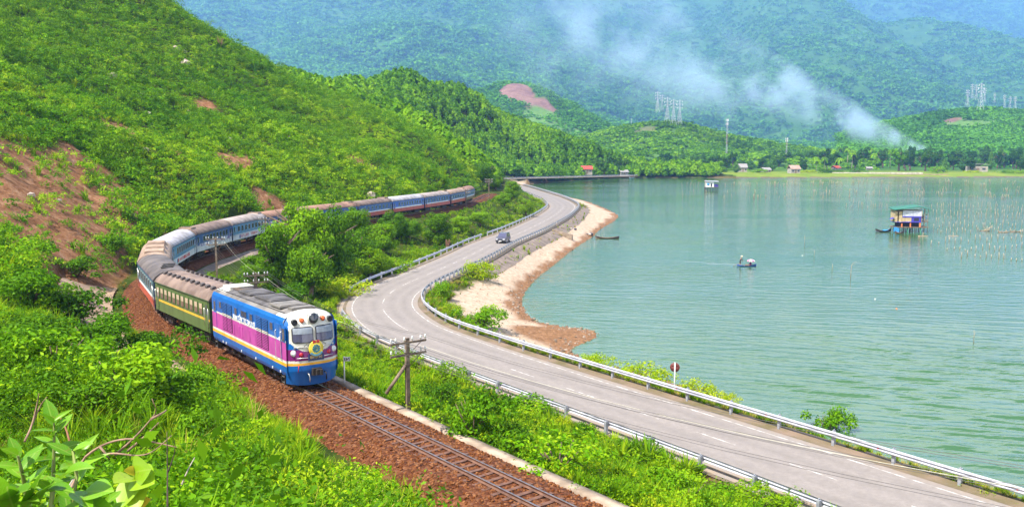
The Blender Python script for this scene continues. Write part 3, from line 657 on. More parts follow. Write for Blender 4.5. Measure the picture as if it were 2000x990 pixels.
# ------------------------------------------------------------------ guardrails
m_galv = mat('galvanised_steel', (.50,.50,.54), (.34,.34,.39), 1.5, .4, metal=.15)
m_post = mat('weathered_post', (.42,.43,.46), (.25,.26,.30), 2, .6, metal=.3)
m_red = mat('reflector_red', (.55,.03,.02), rough=.3)
pb = MB(); pb.box((0, 0, .42), (.18, .18, 1.08)); pb.box((0, .12, .75), (.15, .12, .30)); pb.box((0, 0, .99), (.05, .10, .10)); PM = pb.mesh('post', m_post)
pr = MB(); pr.box((0, 0, 0), (.05, .05, .08)); RM = pr.mesh('reflector', m_red)
def guardrail(d0, d1, off, face, step, label, low=0.0, refl=False):
    """face: +1 the beam looks towards the right of travel, -1 towards the left"""
    q = RD.at((d0 + d1) / 2, off)
    g = thing('guardrail', q, label, 'guardrail', 'guardrails along the lake road')
    prof = [(0,.60),(.05,.63),(.09,.67),(.09,.72),(.01,.76),(.01,.80),(.09,.84),(.09,.89),(.05,.93),(0,.96)]
    # beams of about 12 m, lapped at their ends
    a = d0; kk = 0
    while a < d1 - .5:
        e = min(a + step * 4, d1); ds = np.linspace(a, e, max(2, int((e - a) / 1.0) + 1)); V = []
        for d in ds:
            for x_, z_ in prof:
                p = RD.at(d, off + face * (.19 + x_ + .003 * (kk % 2))); V.append((p[0], p[1], p[2] + z_ - low))
        k = len(prof); i = np.arange(len(V)).reshape(len(ds), k)
        o = link('beam', mesh_np('beam', V, np.stack([i[:-1,:-1].ravel(), i[:-1,1:].ravel(), i[1:,1:].ravel(), i[1:,:-1].ravel()], 1), m_galv, False)); rel(o, g)
        a = e; kk += 1
    a = d0 + .6; kk = 0
    while a < d1:
        p = RD.at(a, off); o = link('post', PM, loc=(p[0], p[1], p[2] - low), rot=(0, 0, RD.head(a) + (math.pi if face > 0 else 0))); rel(o, g)
        if refl and kk % 2 == 0:
            p = RD.at(a + .9, off + face * .24); o = link('reflector', RM, loc=(p[0], p[1], p[2] + .78)); rel(o, g)
        a += step; kk += 1
    return g
# travel of the road runs away from the camera: the lake is on its right
gR1, gR2 = RD.near(P(1400, 780, ZR)), RD.near(P(1052, 440, ZR))
gm = RD.near(P(860, 528, ZR))
guardrail(2, RD.near(P(790, 560, ZR)), 4.8, -1, 4.0, 'long bright steel guardrail between road and lake, from the near corner round the bend', refl=True)
guardrail(RD.near(P(790, 560, ZR)) + .6, gR2 - 1, 4.8, -1, 2.0, 'closely posted guardrail on the lake side beside the dark car')
guardrail(gR2 + 1.0, RD.near(P(1100, 403, ZR)) - 2, 4.8, -1, 2.0, 'short guardrail at the outermost point of the road above the pale shore')
guardrail(RD.near(P(1100, 403, ZR)) - 1, RD.near(P(1002, 363, ZR)), 4.8, -1, 2.0, 'guardrail on top of the pale wall along the cove')
guardrail(4, RD.near(P(715, 612, ZR)), -5.0, 1, 4.0, 'overgrown guardrail on the inland side of the road above the railway', low=.12)
guardrail(RD.near(P(727, 575, ZR)), RD.near(P(975, 466, ZR)), -5.0, 1, 4.0, 'grey guardrail on the inland side ahead of the dark car, in front of the trees', low=.05)
guardrail(RD.near(P(985, 462, ZR)), RD.near(P(1020, 369, ZR)), -5.0, 1, 4.0, 'inland guardrail curving behind the car towards the cove', low=.05)
guardrail(RD.near(P(970, 351.5, ZR)), roadend, 4.8, -1, 4.0, 'distant guardrail of the road below the wooded hill across the cove')
# ------------------------------------------------------------------ the train
def paintm(name, col, rough=.35, dirt=.75): return mat(name, col, tuple(c * dirt for c in col), 1.3, rough, detail=7, thr=(.3, .55), bump=.05, bscale=3)
M_blue = paintm('loco_blue', (.008,.105,.37), .28); M_pink = paintm('loco_pink', (.40,.05,.28), .3); M_pink_shaded = paintm('loco_pink_shaded', (.17,.015,.13), .3)  # cab-front pink carries its shade in the colour, darker than the sides
M_cream = paintm('cream_paint', (.58,.57,.50), .35); M_yel = paintm('yellow_stripe', (.72,.36,.03), .4)
M_roofg = mat('loco_roof_grey', (.19,.172,.155), (.07,.062,.055), .9, .7, detail=8, thr=(.35, .6)); M_roofd = mat('loco_roof_soot', (.12,.11,.11), (.05,.045,.045), 1.1, .8, detail=8)
M_dark = mat('underframe_black', (.035,.028,.024), (.02,.016,.014), 3, .7); M_gang = mat('gangway_rubber', (.02,.025,.045), rough=.8)
M_under = mat('underframe_grey', (.16,.15,.13), (.07,.06,.05), 3, .7); M_wheel = mat('wheel_steel', (.14,.10,.08), (.06,.045,.035), 4, .5, metal=.6)
M_glassd, n_, l_, b_ = mk('window_glass'); b_.inputs['Base Color'].default_value = (.055,.06,.085,1); b_.inputs['Roughness'].default_value = .07; b_.inputs['Specular IOR Level'].default_value = .9
M_glassf, n_, l_, b_ = mk('windscreen_glass'); b_.inputs['Base Color'].default_value = (.075,.075,.13,1); b_.inputs['Roughness'].default_value = .06; b_.inputs['Specular IOR Level'].default_value = .9
M_blind = mat('grey_sunblind', (.30,.34,.40), rough=.6)
M_rub = mat('window_rubber', (.03,.03,.035), rough=.6); M_chrome = mat('handrail_steel', (.65,.64,.62), rough=.3, metal=.5)
M_lens = mat('headlamp_lens', (.03,.035,.05), rough=.08, spec=.9); M_amber = mat('amber_lamp', (.60,.11,.025), rough=.2); M_white = mat('white_paint', (.80,.80,.78), (.70,.69,.66), 2, .4)
M_redl = mat('red_lamp', (.40,.015,.03), rough=.2); M_red = mat('red_print', (.60,.03,.03), rough=.5); M_lyel = mat('badge_yellow', (.78,.60,.05), rough=.5); M_teal = mat('badge_teal', (.03,.22,.30), rough=.5)
M_plate = mat('number_plate', (.03,.05,.16), rough=.4); M_gold = mat('plate_lettering', (.45,.30,.08), rough=.5); M_lamp = mat('lamp_glass', (.72,.74,.74), (.5,.52,.54), 6, .1)

def text_mesh(txt, h, depth, m, mirror=True, name='lettering', sx=1.0):
    cu = bpy.data.curves.new(name, 'FONT'); cu.body = txt; cu.size = h / .72; cu.extrude = depth; cu.align_x = 'CENTER'; cu.resolution_u = 2; cu.offset = .004
    ob = bpy.data.objects.new('txt', cu); C.objects.link(ob)
    bpy.context.view_layer.update()
    me = bpy.data.meshes.new_from_object(ob.evaluated_get(bpy.context.evaluated_depsgraph_get()))
    bpy.data.objects.remove(ob); me.name = name; me.materials.clear(); me.materials.append(m)
    for v in me.vertices: v.co.x *= (-sx if mirror else sx)
    if mirror: me.flip_normals()
    return me

def on_track(s0, s1, root):                 # stand a vehicle on the rails, its front towards the camera
    a, b_ = TR.at(sNose + s0), TR.at(sNose + s1); c = (a + b_) / 2; f = a - b_
    yaw = math.atan2(f[1], f[0]); pit = -math.asin(f[2] / np.linalg.norm(f))
    root.location = [float(v) for v in c]; root.rotation_euler = (0, pit, yaw); root.scale = (1, 1.02, 1.09)

def bogie(name, parent, x, wheels, wb=1.0, r=.42):
    m = MB()
    for s in (-1, 1):
        m.box((x, s * .98, .58), (wb * (wheels - 1) + 1.0, .16, .22)); m.box((x, s * .98, .40), (wb * .5, .14, .20))
        for k in range(wheels): m.box((x + (k - (wheels - 1) / 2) * wb, s * .99, .45), (.30, .2, .34)); m.lathe([(.11, 0), (.11, .3)], 8, c=(x + (k - (wheels - 1) / 2) * wb + .3, s * .95, .55))
    m.box((x, 0, .62), (.5, 1.9, .25))
    o = m.build(name, M_dark, parent)
    for k in range(wheels):
        w = MB()
        for s in (-1, 1): w.lathe([(.05, s * .46), (r + .03, s * .46), (r + .03, s * .49), (r, s * .50), (r - .02, s * .60), (.05, s * .60)], 18, c=(x + (k - (wheels - 1) / 2) * wb, 0, r), axis='Y')
        w.tube([(x + (k - (wheels - 1) / 2) * wb, -.5, r), (x + (k - (wheels - 1) / 2) * wb, .5, r)], .07)
        w.build('wheelset', M_wheel, o)
    return o

def make_loco(s0, s1):
    L = s1 - s0 - .35; root = thing('locomotive', (0, 0, 0), 'blue and pink diesel locomotive with cream cab front and a round yellow badge', 'locomotive')
    hx = L / 2; w = 1.42
    # ----- side walls: one mesh, painted in bands; x from the tail to the cab corner
    xs = [-hx, -hx + .25] + list(np.linspace(-hx + .8, hx - .9, 14)) + [hx - .45]
    bands = [(.72, 3), (1.22, 2), (1.38, 1), (1.50, 4), (2.40, 1), (2.50, 0), (3.22, 0)]
    zs = [.72, .9, 1.22, 1.38, 1.50, 2.0, 2.40, 2.50, 2.9, 3.22]; cm = [0, 0, 2, 1, 3, 3, 1, 0, 0]    # 0 blue 1 cream 2 yellow 3 pink
    m = MB()
    for s in (-1, 1):
        for i in range(len(xs) - 1):
            for j in range(len(zs) - 1):
                x0, x1, z0, z1 = xs[i], xs[i + 1], zs[j], zs[j + 1]
                ins = lambda x, z: w - (.16 if x < -hx + .05 else 0) - max(0, .95 - z) * .35
                q = [(x0, s * ins(x0, z0), z0), (x1, s * ins(x1, z0), z0), (x1, s * ins(x1, z1), z1), (x0, s * ins(x0, z1), z1)]
                m.poly(q if s < 0 else q[::-1], cm[j])
    m.poly([(-hx, -w + .16, .9), (-hx, -w + .16, 3.22), (-hx, w - .16, 3.22), (-hx, w - .16, .9)], 0)
    body = m.build('body', [M_blue, M_cream, M_yel, M_pink], root)
    # ----- curved shoulders and roof
    arc = [(w, 3.22), (w - .03, 3.40), (w - .14, 3.55), (w - .34, 3.66), (.72, 3.76), (.36, 3.81), (0, 3.83)]
    full = [(-y, z) for y, z in arc] + [(y, z) for y, z in arc[-2::-1]]
    rx = [-hx, -hx + .3, -hx + 2.0, -hx + 3.6, -hx + 3.75, -1.2, -1.0, 2.4, 2.5, hx - 2.3, hx - 2.2, hx - 1.3, hx - .75]
    m = MB()
    def mf(i, k):
        if k in (0, 1, 10, 11): return 0
        if k in (2, 9): return 1 if i < 10 else 3
        return {0: 3, 1: 3, 2: 2, 3: 1, 4: 2, 5: 1, 6: 2, 7: 1, 8: 1, 9: 1, 10: 1}.get(i, 3)
    rings = [[(x, y * (.9 if k == 0 else 1), z - (.1 if k == 0 else 0)) for y, z in full] for k, x in enumerate(rx)]
    m.loft(rings, closed=False, cap=False, sm=False, mf=mf)
    m.poly([(-hx, y * .9, z - .1) for y, z in full], 0)
    roof = m.build('roof', [M_blue, M_roofg, M_roofd, M_cream], root)
    def hatch(x, y, z, dx, dy, dz, mt, nm='roof_hatch'): q = MB(); q.box((x, y, z), (dx, dy, dz)); q.box((x, y, z + dz / 2 + .015), (dx * .82, dy * .82, .03)); return q.build(nm, mt, roof)
    hatch(-hx + 1.2, 0, 3.83, 1.5, 1.5, .12, M_cream); hatch(-2.2, 0, 3.85, 2.2, 1.5, .10, M_roofd); hatch(.8, 0, 3.85, 2.8, 1.35, .10, M_roofd)
    hatch(.2, .62, 3.84, .9, .5, .16, M_roofd, 'roof_vent'); hatch(3.5, -.2, 3.85, 1.7, 1.5, .10, M_roofg); hatch(hx - 1.75, 0, 3.83, .6, 1.3, .12, M_roofg)
    fb = MB()
    for k in range(7): fb.tube([(-hx + 2.1 + k * .25, -.75, 3.86), (-hx + 2.2 + k * .25, .75, 3.88)], .025, 5)
    fb.lathe([(.42, 0), (.45, .06), (.40, .10)], 16, c=(-hx + 2.8, 0, 3.80)); fb.build('radiator_fan', M_wheel, roof)
    for xx in (3.1, 3.6, 4.0):
        q = MB(); q.box((xx, -.62, 3.80), (.28, .34, .07)); q.build('roof_vent', M_rub, roof)
    g = MB()
    for y in (-1.05, 1.05): g.tube([(-hx + .4, y, 3.72), (hx - 1.5, y, 3.72)], .02, 5)
    g.build('gutter', M_roofd, roof)
    # ----- cab front: one surface, rounded in plan and raked, painted by its outline
    ny, nz_ = 96, 150
    def fx(y, z):
        a = abs(y) / w
        top = max(0, z - 2.95); rake = max(0, z - 1.7) * .10
        return hx - .75 * a ** 3.2 * .75 - rake - top ** 2 * .75 - max(0, 1.0 - z) * .30
    ztop = lambda y: np.interp(abs(y), [0, .36, .72, w - .34, w - .14, w - .03, w], [3.83, 3.81, 3.76, 3.66, 3.55, 3.40, 3.22])
    V = []; ys = w * np.sin(np.linspace(-math.pi / 2, math.pi / 2, ny))
    for j in range(nz_):
        for y in ys:
            zb = .22 + .12 * (abs(y) / w) ** 2; z = zb + (ztop(y) - zb) * j / (nz_ - 1); V.append((fx(y, z), y * (1 - .06 * max(0, .95 - z)), z))
    Fq = grid_faces(nz_, ny); V = np.array(V); ce = V[Fq].mean(1); yy, zc = np.abs(ce[:, 1]), ce[:, 2]
    mi = np.full(len(Fq), 0)
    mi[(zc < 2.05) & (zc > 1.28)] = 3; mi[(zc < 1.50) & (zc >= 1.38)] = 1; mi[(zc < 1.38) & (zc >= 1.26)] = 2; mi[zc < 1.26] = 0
    white = (zc > 1.93 + .42 * np.clip((yy - .3) / .9, 0, 1) ** 2.4) & (yy < 1.24 - .05 * (zc > 3.2)); mi[white] = 1
    front = link('cab_front', mesh_np('cab_front', V, Fq, [M_blue, M_cream, M_yel, M_pink_shaded], True, mi), root)
    # close the corner between side wall and cab front
    m = MB(); zz2 = [.72, .9, 1.22, 1.38, 1.50, 2.0, 2.40, 2.50, 2.9, 3.22]
    for s in (-1, 1):
        for j in range(len(zz2) - 1):
            z0, z1 = zz2[j], zz2[j + 1]; y0 = s * (w - max(0, .95 - z0) * .35); y1 = s * (w - max(0, .95 - z1) * .35)
            q = [(hx - .45, y0, z0), (fx(w, z0) + .01, y0, z0), (fx(w, z1) + .01, y1, z1), (hx - .45, y1, z1)]
            if fx(w, z0) > hx - .45: m.poly(q if s < 0 else q[::-1], cm[j])
        rg = [[(hx - .76, y * s, z) for y, z in arc], [(fx(y, z) , y * s, z) for y, z in arc]]
        m.loft(rg if s < 0 else rg[::-1], m=1, closed=False, cap=False, sm=True)
    m.build('cab_corner', [M_blue, M_cream, M_yel, M_pink], root)
    def fpt(y, z, out=.02): return (fx(y, z) + out, y, z)
    def panel(y0, y1, z0, z1, out, mt, nm, par, rnd=.0, n=8):
        m = MB(); ys_, zs_ = np.linspace(y0, y1, n), np.linspace(z0, z1, n)
        def cor(y, z):                       # rounded corners
            if rnd:
                for cy_, cz in ((y0 + rnd, z0 + rnd), (y1 - rnd, z0 + rnd), (y0 + rnd, z1 - rnd), (y1 - rnd, z1 - rnd)):
                    if (y - cy_) * (cy_ - (y0 + y1) / 2) > 0 and (z - cz) * (cz - (z0 + z1) / 2) > 0:
                        d_ = math.hypot(y - cy_, z - cz)
                        if d_ > rnd: y, z = cy_ + (y - cy_) * rnd / d_, cz + (z - cz) * rnd / d_
            return y, z
        P_ = [[fpt(*cor(y, z), out) for y in ys_] for z in zs_]
        for i_ in range(n - 1):
            for j_ in range(n - 1): m.poly([P_[i_][j_], P_[i_][j_ + 1], P_[i_ + 1][j_ + 1], P_[i_ + 1][j_]])
        edge = [P_[0][j_] for j_ in range(n)] + [P_[i_][n - 1] for i_ in range(1, n)] + [P_[n - 1][j_] for j_ in range(n - 2, -1, -1)] + [P_[i_][0] for i_ in range(n - 2, 0, -1)]
        for k in range(len(edge)):
            a_, b_ = edge[k], edge[(k + 1) % len(edge)]; m.poly([a_, (a_[0] - out - .03, a_[1], a_[2]), (b_[0] - out - .03, b_[1], b_[2]), b_])
        return m.build(nm, mt, par)
    for s in (-1, 1):
        fr = panel(*(sorted((s * .07, s * 1.13))), 2.36, 3.14, .03, M_rub, 'windscreen', root, .12)
        panel(*(sorted((s * .11, s * 1.09))), 2.40, 3.10, .045, M_glassf, 'pane', fr, .09); panel(*(sorted((s * .12, s * 1.08))), 2.80, 3.09, .058, M_blind, 'sun_blind', fr)
        q = MB(); q.tube([fpt(s * .60, 2.20, .05), fpt(s * .35, 2.38, .06), fpt(s * .95, 2.44, .06)], .014, 5); q.build('wiper', M_rub, fr)
        q = MB(); q.tube([fpt(s * .45, 2.14, .07), fpt(s * 1.10, 2.18, .07)], .018, 6)
        for yy_ in (.5, 1.05): q.box(fpt(s * yy_, 2.15, .04), (.08, .07, .07))
        q.build('handrail', M_chrome, root)
        q = MB(); q.tube([fpt(s * .15, 1.62, .08), fpt(s * 1.0, 1.64, .08)], .02, 6); q.build('handrail', M_chrome, root)
        q = MB(); q.lathe([(.14, -.06), (.14, .03), (.11, .05), (.0, .06)], 14, c=fpt(s * 1.10, 1.88, .02), axis='X'); lp = q.build('headlight', M_lamp, root)
        q = MB(); q.lathe([(.155, -.05), (.155, .035), (.13, .04)], 14, c=fpt(s * 1.10, 1.88, .015), axis='X'); q.build('rim', M_cream, lp)
        q = MB(); q.lathe([(.11, -.05), (.11, .03), (.0, .05)], 12, c=fpt(s * .76, 1.80, .02), axis='X'); q.build('tail_lamp', M_redl, root)
        q = MB(); q.lathe([(.12, -.25), (.12, .04), (.10, .07), (0, .08)], 14, c=fpt(s * .58, 3.44, .10), axis='X'); q.build('amber_lamp', M_amber, root)
        q = MB(); q.lathe([(.10, -.3), (.16, .10), (.14, .12), (.05, .02)], 12, c=fpt(s * .98, 3.38, .12), axis='X'); q.box(fpt(s * .98, 3.30, .02), (.3, .16, .1)); q.build('horn', M_rub, root)
    q = MB(); q.box(fpt(0, 3.50, -.05), (.5, .62, .46)); q.lathe([(.26, 0), (.26, .22), (.22, .24), (0, .26)], 18, c=fpt(0, 3.52, .10), axis='X', m=1); q.lathe([(.285, 0), (.285, .20), (.26, .21)], 18, c=fpt(0, 3.52, .08), axis='X', m=0)
    q.build('main_headlight', [M_cream, M_lens], root)
    # the round badge, with its flag, wheel and ribbon
    q = MB(); q.lathe([(.40, 0), (.40, .03), (.37, .045), (0, .045)], 28, c=fpt(0, 2.06, .10), axis='X'); bd = q.build('badge', M_lyel, root)
    q = MB()
    for k in range(12): a = k * math.pi / 6; c_ = fpt(.18 * math.sin(a), 2.06 + .18 * math.cos(a), .145); q.box((fpt(0, 2.06, .15)[0], .18 * math.sin(a), 2.06 + .18 * math.cos(a)), (.03, .07, .07))
    q.lathe([(.155, 0), (.155, .02), (.11, .02), (.11, 0)], 18, c=fpt(0, 2.06, .145), axis='X'); q.box((fpt(0, 2.06, .152)[0], .0, 2.08), (.02, .10, .12)); q.build('cogwheel', M_teal, bd)
    q = MB(); q.box((fpt(0, 2.06, .155)[0], -.10, 2.40), (.02, .16, .13)); q.box((fpt(0, 2.06, .155)[0], .10, 2.40), (.02, .16, .13)); q.build('flag', M_red, bd)
    q = MB()
    for k in range(-3, 4): q.box((fpt(0, 2.06, .155)[0], k * .09, 1.73 + .012 * k * k), (.02, .10, .09))
    q.build('ribbon', mat('ribbon_blue', (.15,.45,.62), rough=.5), bd)
    q = MB(); q.box(fpt(0, 1.63, .045), (.04, .86, .32)); pl = q.build('number_plate', M_plate, root)
    me = text_mesh('D19E-970', .15, .01, M_gold, sx=.78); link('lettering', me, pl, loc=fpt(0, 1.565, .075), rot=(math.pi / 2, 0, math.pi / 2))
    # coupler and hoses
    q = MB(); q.box((hx - .05, 0, .93), (.5, .5, .34)); q.box((hx + .22, .02, .93), (.32, .22, .26)); q.box((hx + .42, .12, .93), (.2, .12, .28)); q.box((hx + .36, -.1, .93), (.12, .1, .24)); q.build('coupler', M_dark, root)
    for y in (-.42, .5):
        q = MB(); q.tube([(hx - .1, y, .85), (hx + .12, y, .80), (hx + .16, y, .6), (hx + .06, y + .03, .45)], .035, 6); q.build('brake_hose', M_rub if y > 0 else M_chrome, root)
    q = MB(); q.tube([fpt(-.92, 1.30, .03), (hx - .05, -.92, 1.28), (hx - .1, -.95, .95)], .02, 5); q.build('uncoupling_lever', M_red, root)
    # ----- side furniture, both sides
    def X(wf): return hx - .62 - wf * (L - .8)
    for s in (-1, 1):
        def side_box(x0, x1, z0, z1, out, mt, nm, par=root, m_=None):
            q = MB(); q.box(((x0 + x1) / 2, s * (w + out / 2), (z0 + z1) / 2), (abs(x1 - x0), out + .02, z1 - z0)); return q.build(nm, mt, par)
        for wf in (.146, .402, .616, .85):
            f_ = side_box(X(wf) - .27, X(wf) + .27, 2.76, 3.18, .02, M_chrome if 0 else M_blue, 'window'); side_box(X(wf) - .21, X(wf) + .21, 2.80, 3.14, .035, M_glassd, 'pane', f_)
        f_ = side_box(X(.502) - .52, X(.502) + .52, 2.80, 3.18, .02, M_blue, 'window')
        for dx in (-.25, .25): side_box(X(.502) + dx - .22, X(.502) + dx + .22, 2.84, 3.14, .035, M_glassd, 'pane', f_)
        for wf in (.227, .306, .714, .789):
            f_ = side_box(X(wf) - .45, X(wf) + .45, 1.62, 3.16, .006, M_rub, 'louvre')
            q = MB(); q.sm = []
            for k in range(18):
                z = 1.66 + k * .084; mm = 0 if z > 2.5 else (1 if z > 2.40 else 2)
                q.box((X(wf), s * (w + .022), z + .03), (.86, .045, .034), mm)
            o = q.build('slats', [M_blue, M_cream, M_pink], f_, kind='stuff')
        dr = side_box(X(.062) - .33, X(.062) + .33, 1.55, 3.22, .012, M_blue, 'cab_door'); side_box(X(.062) - .32, X(.062) + .32, 1.551, 2.40, .018, M_pink, 'lower_panel', dr)
        q = MB(); q.poly([(X(.062) - .30, s * (w + .032), 2.44), (X(.062) + .28, s * (w + .032), 2.42), (X(.062) + .30, s * (w + .032), 3.12), (X(.062) + .18, s * (w + .032), 2.62)]); q.build('white_flash', M_white, dr)
        for dx in (-.38, .38):
            q = MB(); q.tube([(X(.062) + dx, s * (w + .01), 1.45), (X(.062) + dx, s * (w + .08), 1.5), (X(.062) + dx, s * (w + .08), 2.85), (X(.062) + dx, s * (w + .01), 2.9)], .02, 5); q.build('handrail', M_chrome, dr)
        xc = hx - .72; f_ = side_box(xc - .25, xc + .21, 2.42, 3.12, .018, M_blue, 'cab_window'); side_box(xc - .21, xc + .17, 2.46, 3.08, .03, M_glassd, 'pane', f_)
        dr = side_box(X(.945) - .3, X(.945) + .3, 1.55, 3.22, .012, M_blue, 'cab_door'); side_box(X(.945) - .29, X(.945) + .29, 1.551, 2.40, .018, M_pink, 'lower_panel', dr); side_box(X(.945) - .2, X(.945) + .2, 2.5, 3.05, .02, M_glassd, 'pane', dr)
        for wf in (.36, .44, .54, .58, .66):
            side_box(X(wf) - .12, X(wf) + .12, 1.62, 2.2, .008, M_pink, 'access_panel')
        q = MB(); q.lathe([(.10, 0), (.10, .02), (0, .02)], 14, c=(X(.44), s * (w + (.002 if s > 0 else -.022 + .02)), 1.85), axis='Y'); q.build('filler_cap', M_rub, root)
        if s < 0:
            me = text_mesh('ĐƯỜNG SẮT VIỆT NAM', .33, .006, M_white, name='lettering', sx=.80); link('lettering', me, root, loc=(X(.51), -(w + .012), 2.44), rot=(math.pi / 2, 0, 0))
        q = MB()
        for xx in (-4.5, -3.9, -1.0, 1.5, 4.2, 5.4): q.box((xx, s * (w - .02), .86), (.10, .06, .10))
        q.build('jacking_marks', M_white, root)
    # ----- underframe
    bogie('bogie', root, hx - 3.2, 3, 1.15, .44); bogie('bogie', root, -hx + 3.2, 3, 1.15, .44)
    q = MB(); q.box((0, 0, .62), (2.7, 2.1, .62)); q.box((-1.9, 0, .72), (.9, 2.2, .4)); tk = q.build('fuel_tank', M_under, root)
    q = MB(); q.box((0, 0, .8), (L - 1.4, 2.3, .22)); q.build('underframe', M_dark, root)
    for s in (-1, 1):
        for xx in (hx - 1.15, -hx + .7):
            q = MB()
            for z in (.34, .62): q.box((xx, s * 1.22, z), (.5, .28, .05), 0); q.box((xx, s * 1.37, z), (.34, .02, .03), 1)
            for dx in (-.26, .26): q.box((xx + dx, s * 1.25, .58), (.04, .26, .66), 0)
            q.build('step', [M_dark, M_under], root)
    on_track(s0, s1, root)
    return root
make_loco(-.35, 13.6)

GLASSC = mat('carriage_glass', (.05,.075,.085), (.03,.045,.055), 2, .15, spec=.8)
FRAMEC = mat('window_frame_alu', (.42,.44,.44), rough=.45, metal=.3)
BEIGE = mat('beige_shutter', (.46,.35,.24), (.36,.27,.19), 3, .6); BROWN = mat('brown_shutter', (.17,.105,.075), rough=.6)
RUSTROOF = lambda nm, c1, c2: mat(nm, c1, c2, .8, .8, detail=8, thr=(.35, .62))
R_brown = RUSTROOF('roof_brown', (.215,.150,.120), (.115,.075,.06)); R_dark = RUSTROOF('roof_dark', (.125,.105,.100), (.06,.05,.05)); R_tan = RUSTROOF('roof_tan', (.33,.235,.17), (.19,.125,.09))
R_silver = RUSTROOF('roof_silver', (.42,.40,.42), (.24,.22,.22)); R_rust = RUSTROOF('roof_rust', (.30,.165,.11), (.16,.085,.06)); R_grey = RUSTROOF('roof_warm_grey', (.36,.30,.27), (.20,.16,.14))
G_green = paintm('carriage_green', (.075,.125,.035), .4, .7); G_yel = paintm('carriage_yellow', (.62,.36,.03), .5); G_dgreen = paintm('end_green', (.03,.075,.025), .5)
B_teal = paintm('carriage_teal', (.06,.16,.20), .4); B_blue = paintm('carriage_blue', (.035,.10,.30), .35); B_lblue = paintm('carriage_light_blue', (.10,.26,.42), .4); B_white = paintm('carriage_white', (.66,.68,.70), .45, .8); B_red = paintm('carriage_red', (.42,.065,.035), .4)
B_mur = mat('mural_print', (.55,.58,.66), (.16,.10,.30), 1.6, .5, detail=3, thr=(.42, .55)); B_navy = paintm('end_navy', (.022,.035,.105), .5)

